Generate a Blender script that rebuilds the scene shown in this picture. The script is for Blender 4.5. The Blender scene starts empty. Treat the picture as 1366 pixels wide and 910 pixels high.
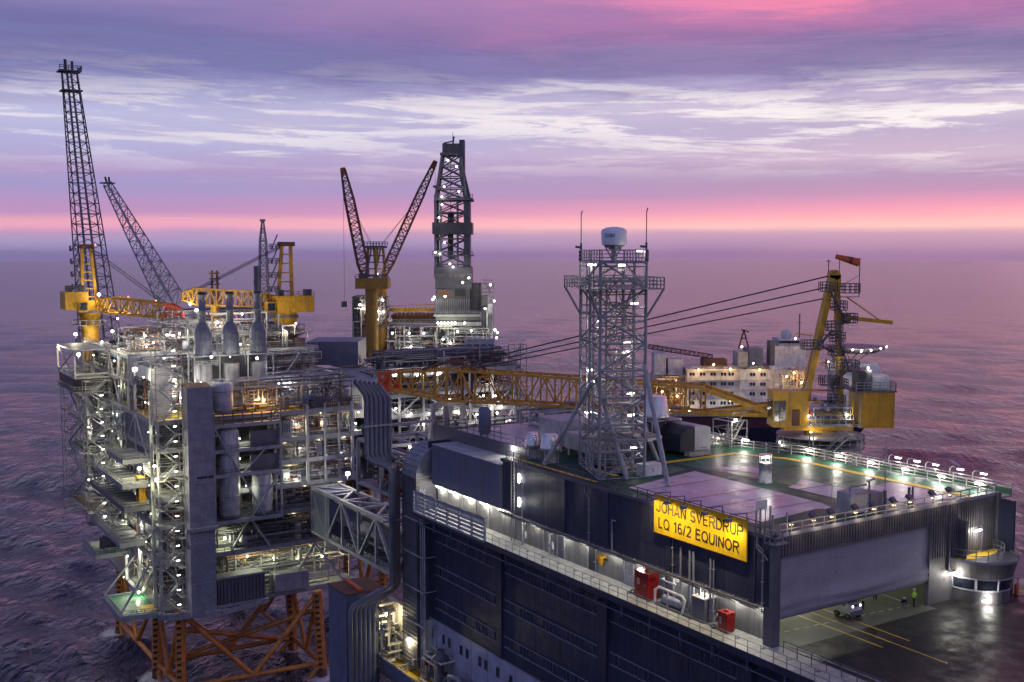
import bpy, math, random
import numpy as np
from mathutils import Vector, Matrix
R = math.radians
random.seed(11)
scene = bpy.context.scene
col = scene.collection
# ------------------------------------------------------------------ place frame
# field frame: x along the short side of the living quarters, y along its long side, z up,
# origin at the helideck level under the near corner of the roof.
F_, CX_, CY_, CAMH = 1455., 683., 455., 95.
PITCH = math.atan(115/1455.)
CP, SP = math.cos(PITCH), math.sin(PITCH)
ANG = R(32.6); CA, SA = math.cos(ANG), math.sin(ANG)
ZF = 62.4
C0 = (21.838314, 89.850086)
SEA = -ZF
def W(p): return Vector((C0[0]+p[0]*CA-p[1]*SA, C0[1]+p[0]*SA+p[1]*CA, p[2]+ZF))
def _ray(px, py):
    x = (px-CX_)/F_; y = (CY_-py)/F_
    d = (x, CP+y*SP, -SP+y*CP)
    return (d[0]*CA+d[1]*SA, -d[0]*SA+d[1]*CA, d[2])
CAMF = (-(C0[0]*CA+C0[1]*SA), C0[0]*SA-C0[1]*CA, CAMH-ZF)
def _on(px, py, ax, val):
    d = _ray(px, py); t = (val-CAMF[ax])/d[ax]
    return tuple(CAMF[i]+d[i]*t for i in range(3))
def onx(px, py, x=0.): return _on(px, py, 0, x)
def ony(px, py, y=0.): return _on(px, py, 1, y)
def onz(px, py, z=8.9): return _on(px, py, 2, z)
def onY(px, py, Y):
    d = _ray(px, py); w = d[0]*SA+d[1]*CA; t = Y/w
    return tuple(CAMF[i]+d[i]*t for i in range(3))
# ------------------------------------------------------------------ materials
def lin(r, g, b):
    f = lambda c: (c/255/12.92) if c/255 <= .04045 else ((c/255+.055)/1.055)**2.4
    return (f(r), f(g), f(b), 1)
def sock(n, nm): return n.inputs[nm]
M = {}
def mat(name, c, rough=.6, metal=0., var=.25, scale=.6, grime=.0, salt=0., wave=None, wscale=8., bump=.0, bscale=4., spec=.5, coat=0.):
    m = bpy.data.materials.new(name); m.use_nodes = True
    nt = m.node_tree; N = nt.nodes; L = nt.links
    b = N['Principled BSDF']
    tc = N.new('ShaderNodeTexCoord')
    n1 = N.new('ShaderNodeTexNoise'); n1.inputs['Scale'].default_value = scale; n1.inputs['Detail'].default_value = 6
    L.new(tc.outputs['Object'], n1.inputs['Vector'])
    mr = N.new('ShaderNodeMapRange'); mr.inputs['From Min'].default_value = .3; mr.inputs['From Max'].default_value = .7
    mr.inputs['To Min'].default_value = 1-var; mr.inputs['To Max'].default_value = 1+var*.6
    L.new(n1.outputs['Fac'], mr.inputs['Value'])
    mx = N.new('ShaderNodeVectorMath'); mx.operation = 'SCALE'; mx.inputs[0].default_value = c[:3]
    L.new(mr.outputs[0], mx.inputs['Scale'])
    last = mx.outputs[0]
    if grime:
        mp = N.new('ShaderNodeMapping'); mp.inputs['Scale'].default_value = (1.6, 1.6, .12)
        L.new(tc.outputs['Object'], mp.inputs['Vector'])
        n2 = N.new('ShaderNodeTexNoise'); n2.inputs['Scale'].default_value = 1.3; n2.inputs['Detail'].default_value = 5
        L.new(mp.outputs[0], n2.inputs['Vector'])
        m2 = N.new('ShaderNodeMapRange'); m2.inputs['From Min'].default_value = .52; m2.inputs['From Max'].default_value = .75
        m2.inputs['To Max'].default_value = grime
        L.new(n2.outputs['Fac'], m2.inputs['Value'])
        mm = N.new('ShaderNodeMix'); mm.data_type = 'RGBA'
        L.new(m2.outputs[0], mm.inputs[0]); L.new(last, mm.inputs[6]); mm.inputs[7].default_value = (.10, .07, .05, 1)
        last = mm.outputs[2]
    if salt:   # dried salt streaks running down
        mp = N.new('ShaderNodeMapping'); mp.inputs['Scale'].default_value = (2.2, 2.2, .09); mp.inputs['Location'].default_value = (7, 3, 1)
        L.new(tc.outputs['Object'], mp.inputs['Vector'])
        n2 = N.new('ShaderNodeTexNoise'); n2.inputs['Scale'].default_value = 1.1; n2.inputs['Detail'].default_value = 8; n2.inputs['Roughness'].default_value = .68
        L.new(mp.outputs[0], n2.inputs['Vector'])
        m2 = N.new('ShaderNodeMapRange'); m2.inputs['From Min'].default_value = .5; m2.inputs['From Max'].default_value = .8; m2.inputs['To Max'].default_value = salt
        L.new(n2.outputs['Fac'], m2.inputs['Value'])
        mm = N.new('ShaderNodeMix'); mm.data_type = 'RGBA'
        L.new(m2.outputs[0], mm.inputs[0]); L.new(last, mm.inputs[6]); mm.inputs[7].default_value = (.24, .25, .29, 1); last = mm.outputs[2]
    L.new(last, b.inputs['Base Color'])
    r2 = N.new('ShaderNodeMapRange'); r2.inputs['From Min'].default_value = .3; r2.inputs['From Max'].default_value = .7
    r2.inputs['To Min'].default_value = max(.04, rough-.12); r2.inputs['To Max'].default_value = min(1, rough+.12)
    L.new(n1.outputs['Fac'], r2.inputs['Value']); L.new(r2.outputs[0], b.inputs['Roughness'])
    b.inputs['Metallic'].default_value = metal
    b.inputs['Specular IOR Level'].default_value = spec
    b.inputs['Specular IOR Level'].default_value = spec
    b.inputs['Coat Weight'].default_value = coat; b.inputs['Coat Roughness'].default_value = .15
    h = None
    if wave is not None:
        w = N.new('ShaderNodeTexWave'); w.wave_type = 'BANDS'; w.bands_direction = wave; w.wave_profile = 'SIN'
        w.inputs['Scale'].default_value = wscale
        L.new(tc.outputs['Object'], w.inputs['Vector']); h = w.outputs['Fac']; dist = .06 if name != 'door_fabric' else .015
    elif bump:
        n3 = N.new('ShaderNodeTexNoise'); n3.inputs['Scale'].default_value = bscale; n3.inputs['Detail'].default_value = 4
        L.new(tc.outputs['Object'], n3.inputs['Vector']); h = n3.outputs['Fac']; dist = bump
    if h is not None:
        bp = N.new('ShaderNodeBump'); bp.inputs['Strength'].default_value = .7; bp.inputs['Distance'].default_value = dist
        L.new(h, bp.inputs['Height']); L.new(bp.outputs[0], b.inputs['Normal'])
    M[name] = m
    return m
def emit(name, c, s):
    m = bpy.data.materials.new(name); m.use_nodes = True
    b = m.node_tree.nodes['Principled BSDF']
    b.inputs['Base Color'].default_value = (.8, .8, .8, 1)
    b.inputs['Emission Color'].default_value = (*c, 1); b.inputs['Emission Strength'].default_value = s
    m.cycles.emission_sampling = 'NONE'
    M[name] = m
mat('galv', (.34, .34, .33), .5, .35, grime=.5, var=.4)
mat('grey', (.27, .275, .31), .5, grime=.5, salt=.15)
mat('lgrey', (.38, .38, .40), .5, grime=.5, var=.35)
mat('white', (.62, .63, .63), .5, grime=.35)
mat('dgrey', (.10, .10, .125), .55, grime=.3)
mat('black', (.025, .025, .03), .5)
mat('duct', (.23, .23, .29), .5, grime=.4, salt=.3, wave='Z', wscale=1.2)
mat('pipe_blue', (.13, .14, .19), .45, grime=.3, salt=.25)
mat('bluegrey', (.115, .13, .20), .5, grime=.4, salt=.3)
mat('navy', (.034, .041, .084), .55, grime=.2, salt=.28, wave='Y', wscale=5., spec=.35)
mat('navyx', (.034, .041, .084), .55, salt=.25, grime=.2, wave='X', wscale=5.)
mat('fascia', (.095, .09, .098), .55, .2, grime=.4, salt=.2)
mat('liteclad', (.42, .44, .56), .5, grime=.2, wave='Y', wscale=4.)
mat('recess', (.30, .30, .29), .4, .3, grime=.7, wave='Y', wscale=6.)
mat('walk', (.42, .42, .38), .6, var=.35, scale=1.2, grime=.2)
mat('grate', (.22, .22, .22), .6, .3)
mat('yellow', (.66, .36, .015), .42, grime=.25, var=.18)
mat('shaded_yellow', (.30, .155, .015), .55, grime=.6, var=.3)  # far crane yellow with its silhouette darkness put into the colour
mat('rib', (.17, .16, .165), .45, .3, grime=.4)
mat('crane_yellow', (.58, .30, .010), .5, grime=.65, var=.3, scale=1.)
mat('sign_yellow', (.82, .52, .012), .4, var=.14, scale=1.4, grime=.18)
mat('orange', (.55, .20, .035), .55, grime=.5, var=.4)
mat('boom_yellow', (.50, .26, .02), .5, grime=.45)
mat('orange_red', (.60, .10, .02), .45)
mat('red', (.24, .008, .008), .35, var=.25, grime=.2)
mat('darkred', (.075, .012, .03), .5)
mat('hullnavy', (.020, .022, .055), .5)
mat('shipwhite', (.50, .51, .60), .5, grime=.5, salt=.15)
mat('rust', (.16, .07, .04), .8, var=.5, grime=.4)
mat('bluepaint', (.06, .20, .42), .45, grime=.3)
mat('glass', (.015, .018, .03), .08, spec=.7)
mat('alu', (.62, .62, .64), .32, .75)
mat('cream', (.60, .58, .50), .5, grime=.35)
mat('radome', (.72, .74, .78), .35, var=.06)
mat('door_fabric', (.28, .275, .31), .75, var=.10, grime=.15, salt=.08, wave='Z', wscale=1.6)
mat('rubber', (.02, .02, .02), .7)
mat('hivis', (.50, .80, .03), .6, var=.1)
mat('skin', (.45, .28, .2), .6, var=.05)
mat('cloth', (.02, .022, .035), .8)
mat('letter', (.035, .012, .012), .6, var=.05)
mat('logo', (.03, .16, .32), .5, var=.05)
mat('greenpipe', (.03, .22, .10), .5)
def wetdeck(name, c, c2, r0, r1, sc=.35):
    """painted or bare steel deck with puddled rain water"""
    m = mat(name, c, .4, var=.35, scale=.5)
    nt = m.node_tree; N = nt.nodes; L = nt.links; b = N['Principled BSDF']
    tc = N.new('ShaderNodeTexCoord')
    n = N.new('ShaderNodeTexNoise'); n.inputs['Scale'].default_value = sc; n.inputs['Detail'].default_value = 7; n.inputs['Roughness'].default_value = .62
    L.new(tc.outputs['Object'], n.inputs['Vector'])
    mr = N.new('ShaderNodeMapRange'); mr.inputs['From Min'].default_value = .38; mr.inputs['From Max'].default_value = .62
    mr.inputs['To Min'].default_value = r0; mr.inputs['To Max'].default_value = r1
    L.new(n.outputs['Fac'], mr.inputs['Value'])
    for l in list(b.inputs['Roughness'].links): L.remove(l)
    L.new(mr.outputs[0], b.inputs['Roughness'])
    mx = N.new('ShaderNodeMix'); mx.data_type = 'RGBA'
    m2 = N.new('ShaderNodeMapRange'); m2.inputs['From Min'].default_value = .42; m2.inputs['From Max'].default_value = .66
    L.new(n.outputs['Fac'], m2.inputs['Value']); L.new(m2.outputs[0], mx.inputs[0])
    src = b.inputs['Base Color'].links[0].from_socket
    L.new(src, mx.inputs[6]); mx.inputs[7].default_value = (*c2, 1)
    L.new(mx.outputs[2], b.inputs['Base Color'])
    n3 = N.new('ShaderNodeTexNoise'); n3.inputs['Scale'].default_value = 2.2; n3.inputs['Detail'].default_value = 3
    L.new(tc.outputs['Object'], n3.inputs['Vector'])
    bp = N.new('ShaderNodeBump'); bp.inputs['Strength'].default_value = .35; bp.inputs['Distance'].default_value = .03
    L.new(n3.outputs['Fac'], bp.inputs['Height']); L.new(bp.outputs[0], b.inputs['Normal'])
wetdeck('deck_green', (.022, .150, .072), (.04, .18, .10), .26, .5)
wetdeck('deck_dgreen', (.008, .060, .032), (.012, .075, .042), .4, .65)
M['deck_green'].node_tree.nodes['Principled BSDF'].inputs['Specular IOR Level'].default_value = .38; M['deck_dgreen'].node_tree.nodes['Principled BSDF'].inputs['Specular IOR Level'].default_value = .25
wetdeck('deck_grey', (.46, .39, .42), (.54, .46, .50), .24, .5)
wetdeck('deck_yellow', (.85, .55, .03), (.78, .50, .05), .4, .65)
wetdeck('deck_dark', (.015, .015, .016), (.028, .027, .027), .36, .72, .55); M['deck_dark'].node_tree.nodes['Principled BSDF'].inputs['Specular IOR Level'].default_value = .2
wetdeck('deck_hall', (.10, .105, .078), (.13, .13, .10), .5, .7)
wetdeck('deck_plate', (.20, .20, .20), (.26, .26, .25), .3, .6)
emit('lamp_white', (1., .96, .88), 26)
emit('lamp_cool', (.92, .96, 1.), 26)
emit('lamp_warm', (1., .62, .22), 16)
emit('lamp_red', (1., .06, .03), 9)
emit('win_warm', (1., .62, .28), 3.5)
emit('win_green', (.85, .95, .62), 2.2)
# ------------------------------------------------------------------ mesh builder
def axes(p, q):
    d = (Vector(q)-Vector(p)); l = d.length; d = d/l if l > 1e-9 else Vector((0, 0, 1))
    up = Vector((0, 0, 1)) if abs(d.z) < .95 else Vector((1, 0, 0))
    a = d.cross(up).normalized(); b = a.cross(d).normalized()
    return d, a, b
class MB:
    def __init__(s, m='grey'): s.v = []; s.f = []; s.mi = []; s.ms = []; s.sm = []; s.cur = 0; s.m(m)
    def m(s, n):
        if n not in s.ms: s.ms.append(n)
        s.cur = s.ms.index(n); return s
    def add(s, vs, fs, smooth=False):
        o = len(s.v); s.v.extend([tuple(v) for v in vs])
        for f in fs: s.f.append(tuple(i+o for i in f)); s.mi.append(s.cur); s.sm.append(smooth)
        return s
    def box(s, x0, x1, y0, y1, z0, z1):
        return s.add([(x, y, z) for z in (z0, z1) for y in (y0, y1) for x in (x0, x1)],
                     [(0, 2, 3, 1), (4, 5, 7, 6), (0, 1, 5, 4), (2, 6, 7, 3), (0, 4, 6, 2), (1, 3, 7, 5)])
    def cbox(s, c, sx, sy, sz): return s.box(c[0]-sx/2, c[0]+sx/2, c[1]-sy/2, c[1]+sy/2, c[2], c[2]+sz)
    def bar(s, p, q, w, h=None):
        h = h or w; d, a, b = axes(p, q); p = Vector(p); q = Vector(q)
        vs = [e+a*(i*w/2)+b*(j*h/2) for e in (p, q) for i, j in ((-1, -1), (1, -1), (1, 1), (-1, 1))]
        return s.add(vs, [(0, 1, 2, 3), (7, 6, 5, 4), (0, 4, 5, 1), (1, 5, 6, 2), (2, 6, 7, 3), (3, 7, 4, 0)])
    def tube(s, p, q, r, r2=None, n=8, cap=True):
        r2 = r if r2 is None else r2; d, a, b = axes(p, q); p = Vector(p); q = Vector(q); vs = []
        for e, rr in ((p, r), (q, r2)):
            for k in range(n):
                t = 2*math.pi*k/n; vs.append(e+a*(rr*math.cos(t))+b*(rr*math.sin(t)))
        s.add(vs, [(k, (k+1) % n, n+(k+1) % n, n+k) for k in range(n)], n > 5)
        if cap: s.add(vs, [tuple(range(n))[::-1], tuple(range(n, 2*n))])
        return s
    def path(s, pts, r, n=8, closed=False):
        pts = [Vector(p) for p in pts]; rings = []; pa = None
        for i, p in enumerate(pts):
            t0 = (p-pts[i-1]).normalized() if i else (pts[1]-p).normalized()
            t1 = (pts[i+1]-p).normalized() if i < len(pts)-1 else t0
            t = (t0+t1); t = t.normalized() if t.length > 1e-6 else t0
            if pa is None:
                up = Vector((0, 0, 1)) if abs(t.z) < .95 else Vector((1, 0, 0)); a = t.cross(up).normalized()
            else:
                a = (pa-t*pa.dot(t)).normalized()
            pa = a; b = a.cross(t); k = 1/max(.5, math.sqrt(max(.01, (1+t0.dot(t1))/2)))
            rings.append([p+(a*math.cos(2*math.pi*j/n)+b*math.sin(2*math.pi*j/n))*r*min(k, 1.3) for j in range(n)])
        vs = [v for g in rings for v in g]
        fs = [(i*n+j, i*n+(j+1) % n, (i+1)*n+(j+1) % n, (i+1)*n+j) for i in range(len(pts)-1) for j in range(n)]
        s.add(vs, fs, n > 4); s.add(rings[0], [tuple(range(n))]); s.add(rings[-1], [tuple(range(n))[::-1]])
        return s
    def lathe(s, c, prof, n=20, smooth=True):
        vs = [(c[0]+r*math.cos(2*math.pi*k/n), c[1]+r*math.sin(2*math.pi*k/n), c[2]+z) for r, z in prof for k in range(n)]
        fs = [(i*n+k, i*n+(k+1) % n, (i+1)*n+(k+1) % n, (i+1)*n+k) for i in range(len(prof)-1) for k in range(n)]
        s.add(vs, fs, smooth); m = len(prof)-1
        s.add(vs, [tuple(range(n))[::-1], tuple(m*n+k for k in range(n))]); return s
    def prism(s, poly, z0, z1):
        n = len(poly); vs = [(x, y, z0) for x, y in poly]+[(x, y, z1) for x, y in poly]
        return s.add(vs, [tuple(range(n))[::-1], tuple(range(n, 2*n))]+[(k, (k+1) % n, n+(k+1) % n, n+k) for k in range(n)])
    def extr(s, poly3, d):
        n = len(poly3); d = Vector(d); vs = [Vector(p) for p in poly3]+[Vector(p)+d for p in poly3]
        return s.add(vs, [tuple(range(n))[::-1], tuple(range(n, 2*n))]+[(k, (k+1) % n, n+(k+1) % n, n+k) for k in range(n)])
    def rail(s, pts, h=1.1, sp=1.6, r=.035, mids=1, toe=False):
        for p, q in zip(pts, pts[1:]):
            p = Vector(p); q = Vector(q); n = max(1, round((q-p).length/sp))
            for k in range(n+1):
                e = p.lerp(q, k/n); s.bar(e, e+Vector((0, 0, h)), r*2)
            for j in range(mids+1):
                z = Vector((0, 0, h*(j+1)/(mids+1))); s.bar(p+z, q+z, r*2)
        return s
    def build(s, name, parent=None, pos=None):
        me = bpy.data.meshes.new(name)
        o0 = Vector(ORG[parent.name]) if parent else Vector(pos or (0, 0, 0))
        me.from_pydata([tuple(Vector(v)-o0) for v in s.v], [], s.f)
        for n in s.ms: me.materials.append(M[n])
        me.polygons.foreach_set('material_index', s.mi); me.polygons.foreach_set('use_smooth', s.sm)
        me.validate(); me.update()
        o = bpy.data.objects.new(name, me); col.objects.link(o); ORG[o.name] = tuple(o0)
        if parent: o.parent = parent
        else: o.location = W(o0); o.rotation_euler = (0, 0, ANG)
        return o
ORG = {}
def tag(o, label, cat, group=None):
    o['label'] = label; o['category'] = cat
    if group: o['group'] = group
    return o
def thing(name, label, cat, pos, group=None):
    o = bpy.data.objects.new(name, None); col.objects.link(o); o.empty_display_size = .5
    o.location = W(pos); o.rotation_euler = (0, 0, ANG); ORG[o.name] = tuple(pos)
    return tag(o, label, cat, group)
def solo(mb, name, label, cat, pos, group=None): return tag(mb.build(name, None, pos), label, cat, group)
def struct(o): o['kind'] = 'structure'; return o
def copy_tree(o, pos, label=None, rz=None):
    def rec(a, par):
        c = a.copy(); col.objects.link(c)
        if par is not None: c.parent = par
        for ch in a.children: rec(ch, c)
        return c
    c = rec(o, None); c.location = W(pos); ORG[c.name] = tuple(pos)
    if rz is not None: c.rotation_euler = (0, 0, ANG+rz)
    if label: c['label'] = label
    return c
# ---- reusable lattice pieces
def truss(mb, p0, p1, w0, h0, w1, h1, n, r=.12, rd=None, up=None, tube=False):
    """four chord box truss tapering from p0 to p1"""
    rd = rd or r*.65; p0 = Vector(p0); p1 = Vector(p1); d = (p1-p0).normalized()
    up = Vector(up or (0, 0, 1)); a = d.cross(up).normalized(); b = a.cross(d).normalized()
    f = (lambda p, q, rr: mb.tube(p, q, rr, n=6, cap=False)) if tube else (lambda p, q, rr: mb.bar(p, q, rr*2))
    def sec(t):
        c = p0.lerp(p1, t); w = w0+(w1-w0)*t; h = h0+(h1-h0)*t
        return [c+a*(i*w/2)+b*(j*h/2) for i, j in ((-1, -1), (1, -1), (1, 1), (-1, 1))]
    S = [sec(k/n) for k in range(n+1)]
    for i in range(4): f(S[0][i], S[n][i], r)
    for k in range(n+1):
        for i in range(4): f(S[k][i], S[k][(i+1) % 4], rd)
    for k in range(n):
        for i in range(4):
            j = (i+1) % 4
            if (k+i) % 2: f(S[k][i], S[k+1][j], rd)
            else: f(S[k][j], S[k+1][i], rd)
    return mb
def lattice(mb, B, T, n, r=.15, rd=None, x=False, tube=True):
    """legs between base corners B and top corners T with n braced levels"""
    rd = rd or r*.6; m = len(B)
    f = (lambda p, q, rr: mb.tube(p, q, rr, n=6, cap=False)) if tube else (lambda p, q, rr: mb.bar(p, q, rr*2))
    S = [[Vector(B[i]).lerp(Vector(T[i]), k/n) for i in range(m)] for k in range(n+1)]
    for i in range(m): f(S[0][i], S[n][i], r)
    for k in range(n+1):
        for i in range(m): f(S[k][i], S[k][(i+1) % m], rd)
    for k in range(n):
        for i in range(m):
            j = (i+1) % m
            if x or (k+i) % 2: f(S[k][i], S[k+1][j], rd)
            if x or not (k+i) % 2: f(S[k][j], S[k+1][i], rd)
    return mb
def stairs(mb, x0, x1, y0, y1, z0, z1, n, along='x', r=.07, flip=0):
    """open scaffold stair tower: posts, landings, zigzag flights, hand rails"""
    for x in (x0, x1):
        for y in (y0, y1): mb.bar((x, y, z0), (x, y, z1), r*2)
    dz = (z1-z0)/n
    for k in range(n+1):
        z = z0+k*dz
        P = [(x0, y0, z), (x1, y0, z), (x1, y1, z), (x0, y1, z), (x0, y0, z)]
        for p, q in zip(P, P[1:]): mb.bar(p, q, r*1.4); 
        for p, q in zip(P, P[1:]): mb.bar((p[0], p[1], z+1.1), (q[0], q[1], z+1.1), r)
        if along == 'x':
            mb.box(x0, x0+(x1-x0)*.22, y0, y1, z-.06, z); mb.box(x1-(x1-x0)*.22, x1, y0, y1, z-.06, z)
        else:
            mb.box(x0, x1, y0, y0+(y1-y0)*.22, z-.06, z); mb.box(x0, x1, y1-(y1-y0)*.22, y1, z-.06, z)
        if k < n:
            s = (k+flip) % 2
            if along == 'x':
                xa, xb = (x0+.2*(x1-x0), x1-.2*(x1-x0)); xa, xb = (xa, xb) if s else (xb, xa)
                ym = (y0+y1)/2; ya, yb = (y0, ym) if s else (ym, y1)
                for y in (ya+.08, yb-.08):
                    mb.bar((xa, y, z), (xb, y, z+dz), r*1.2, .22); mb.bar((xa, y, z+1), (xb, y, z+dz+1), r)
                for i in range(1, 9):
                    t = i/9; mb.box(xa+(xb-xa)*t-.12, xa+(xb-xa)*t+.12, ya+.1, yb-.1, z+dz*t-.02, z+dz*t+.02)
            else:
                a_, b_ = (y0+.2*(y1-y0), y1-.2*(y1-y0)); a_, b_ = (a_, b_) if s else (b_, a_)
                xm = (x0+x1)/2; xa, xb = (x0, xm) if s else (xm, x1)
                for x in (xa+.08, xb-.08):
                    mb.bar((x, a_, z), (x, b_, z+dz), r*1.2, .22); mb.bar((x, a_, z+1), (x, b_, z+dz+1), r)
                for i in range(1, 9):
                    t = i/9; mb.box(xa+.1, xb-.1, a_+(b_-a_)*t-.12, a_+(b_-a_)*t+.12, z+dz*t-.02, z+dz*t+.02)
    return mb
def pipework(mb, x0, x1, y0, y1, z0, z1, n, seed=0, mats=('galv', 'grey', 'lgrey', 'white'), rr=(.05, .22)):
    """runs of bent pipes, valves and flanges that fill a process bay"""
    rg = random.Random(seed)
    for k in range(n):
        mb.m(rg.choice(mats)); r = rg.uniform(*rr)**1.0
        x, y, z = rg.uniform(x0, x1), rg.uniform(y0, y1), rg.uniform(z0, z1); pts = [(x, y, z)]; last = None
        for i in range(rg.randint(2, 4)):
            ax = rg.choice([a for a in (0, 1, 2, 0, 2) if a != last]); last = ax
            lo, hi = ((x0, x1), (y0, y1), (z0, z1))[ax]; p = list(pts[-1]); nv = rg.uniform(lo, hi)
            if abs(nv-p[ax]) < .6: nv = lo if p[ax] > (lo+hi)/2 else hi
            p[ax] = nv; pts.append(tuple(p))
        for p, q in zip(pts, pts[1:]): mb.tube(p, q, r, n=6, cap=True)
        for p in pts[1:-1]: mb.lathe((p[0], p[1], p[2]-r), [(r*.6, 0), (r*1.15, r*.5), (r*1.15, r*1.5), (r*.6, r*2)], 6)
        p, q = Vector(pts[0]), Vector(pts[1]); c = p.lerp(q, .5); d = (q-p).normalized()
        mb.tube(c-d*.06, c+d*.06, r*1.7, n=8); 
        if rg.random() < .35: mb.m(rg.choice(('red', 'galv', 'yellow', 'dgrey'))); mb.cbox((c.x, c.y, c.z+r*.6), .35, .35, .55)
    return mb
def equipment(mb, x0, x1, y0, y1, z0, z1, n, seed):
    """cabinets, pumps, coolers, small drums and cable trays standing on a deck"""
    rg = random.Random(seed)
    for k in range(n):
        x, y = rg.uniform(x0, x1), rg.uniform(y0, y1); t = rg.random(); h = (z1-z0)*rg.uniform(.3, .85); mb.m(rg.choice(('grey', 'dgrey', 'cream', 'lgrey', 'bluegrey', 'rust', 'fascia')))
        if t < .5:
            w, d = rg.uniform(.8, 3), rg.uniform(.8, 2); mb.box(x-w/2, x+w/2, y-d/2, y+d/2, z0, z0+h); mb.m('dgrey'); mb.box(x-w/2-.05, x+w/2+.05, y-d/2-.05, y+d/2+.05, z0+h, z0+h+.08)
            for i in range(int(w/.5)): mb.box(x-w/2+.1+i*.5, x-w/2+.4+i*.5, y-d/2-.04, y-d/2, z0+h*.3, z0+h*.8)
        elif t < .75: vessel(mb, (x, y, z0+.3), rg.uniform(.4, 1.0), h, 12); mb.m('galv'); mb.tube((x, y, z0+h), (x, y, z0+h+.8), .12, n=6)
        else: hvessel(mb, (x-1.4, y, z0+1.2), (x+1.4, y, z0+1.2), rg.uniform(.4, .8)); mb.m('dgrey'); mb.box(x-1, x-.8, y-.4, y+.4, z0, z0+1); mb.box(x+.8, x+1, y-.4, y+.4, z0, z0+1)
    mb.m('galv')
    for i in range(4): z = z1-.25-.2*i; mb.box(x0, x1, y0+.3+i*.7, y0+.7+i*.7, z, z+.08)
    return mb
def vessel(mb, c, r, h, n=18):
    return mb.lathe(c, [(r*.25, 0), (r*.8, r*.15), (r, r*.45), (r, h-r*.45), (r*.8, h-r*.15), (r*.25, h)], n)
def hvessel(mb, p, q, r):
    p = Vector(p); q = Vector(q); d = (q-p).normalized()
    mb.tube(p, q, r, n=14); mb.tube(p, p-d*r*.45, r, r*.55, 14); mb.tube(q, q+d*r*.45, r, r*.55, 14); return mb
def text_mesh(txt, name, parent, mt, p, xdir, zdir, w, h, depth=.04, off=.0):
    cu = bpy.data.curves.new(name, 'FONT'); cu.body = txt; cu.extrude = depth; cu.offset = off; cu.size = 1
    t = bpy.data.objects.new(name+'_curve', cu); col.objects.link(t)
    dg = bpy.context.evaluated_depsgraph_get(); me = bpy.data.meshes.new_from_object(t.evaluated_get(dg))
    bpy.data.objects.remove(t); xs = [v.co.x for v in me.vertices]; ys = [v.co.y for v in me.vertices]
    x0, x1, y0, y1 = min(xs), max(xs), min(ys), max(ys); xd = Vector(xdir); zd = Vector(zdir); nd = xd.cross(zd)
    o0 = Vector(ORG[parent.name])
    for v in me.vertices:
        c = v.co.copy(); v.co = Vector(p)-o0+xd*((c.x-x0)/(x1-x0)*w)+zd*((c.y-y0)/(y1-y0)*h)+nd*c.z
    me.materials.clear(); me.materials.append(M[mt])
    o = bpy.data.objects.new(name, me); col.objects.link(o); o.parent = parent; ORG[o.name] = tuple(o0)
    return o
# ---- lamps (each one is a fitting that gives light)
LD = {}
def ldata(key, power, c, rad=.25):
    k = (key, power)
    if k not in LD:
        d = bpy.data.lights.new('lamp_glow', 'POINT'); d.energy = power; d.color = c; d.shadow_soft_size = rad; LD[k] = d
    return LD[k]
LMESH = {}
def lampmesh(kind, s):
    k = (kind, s)
    if k in LMESH: return LMESH[k]
    mb = MB('dgrey')
    if kind.startswith('tube'):
        l = s; ax = kind[-1]
        if ax == 'z':
            mb.box(-.07, .07, -.07, .07, -l/2-.05, l/2+.05); mb.m('lamp_white'); mb.box(-.12, .0, -.1, .1, -l/2, l/2)
        elif ax == 'x':
            mb.box(-l/2-.05, l/2+.05, -.1, .1, .0, .1); mb.m('lamp_white'); mb.box(-l/2, l/2, -.09, .09, -.17, 0)
        else:
            mb.box(-.1, .1, -l/2-.05, l/2+.05, .0, .1); mb.m('lamp_white'); mb.box(-.09, .09, -l/2, l/2, -.17, 0)
    else:
        mb.box(-s*1.1, s*1.1, s*.0, s*.7, -s*.8, s*.9); mb.bar((0, s*.5, -s*.6), (0, s*.5, -s*2.6), s*.25)
        mb.m({'flood': 'lamp_white', 'cool': 'lamp_cool', 'warm': 'lamp_warm', 'red': 'lamp_red'}[kind])
        vs = [(math.cos(2*math.pi*i/10)*s, -s*.15, math.sin(2*math.pi*i/10)*s) for i in range(10)]
        mb.lathe((0, -s*.1, 0), [(s*.3, -s*.85), (s*.75, -s*.6), (s, 0), (s*.75, s*.6), (s*.3, s*.85)], 10)
    me = bpy.data.meshes.new('lamp_fitting'); me.from_pydata(mb.v, [], mb.f)
    for n in mb.ms: me.materials.append(M[n])
    me.polygons.foreach_set('material_index', mb.mi); me.polygons.foreach_set('use_smooth', mb.sm); me.update()
    LMESH[k] = me; return me
def lamp(pos, label, group, kind='flood', s=.3, power=600, off=(-.5, -.8, .1), c=None):
    o = bpy.data.objects.new('tube_light' if kind.startswith('tube') else ('warning_light' if kind == 'red' else 'floodlight'), lampmesh(kind, s)); col.objects.link(o)
    o.location = W(pos); o.rotation_euler = (0, 0, ANG); tag(o, label, 'lamp', group); ORG[o.name] = tuple(pos)
    if power:
        c = c or {'warm': (1., .6, .22), 'cool': (.9, .95, 1.), 'red': (1, .1, .05)}.get(kind, (1., .95, .82))
        l = bpy.data.objects.new('lamp_glow', ldata(kind, power, c)); col.objects.link(l); l.parent = o; l.location = off
    return o
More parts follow.
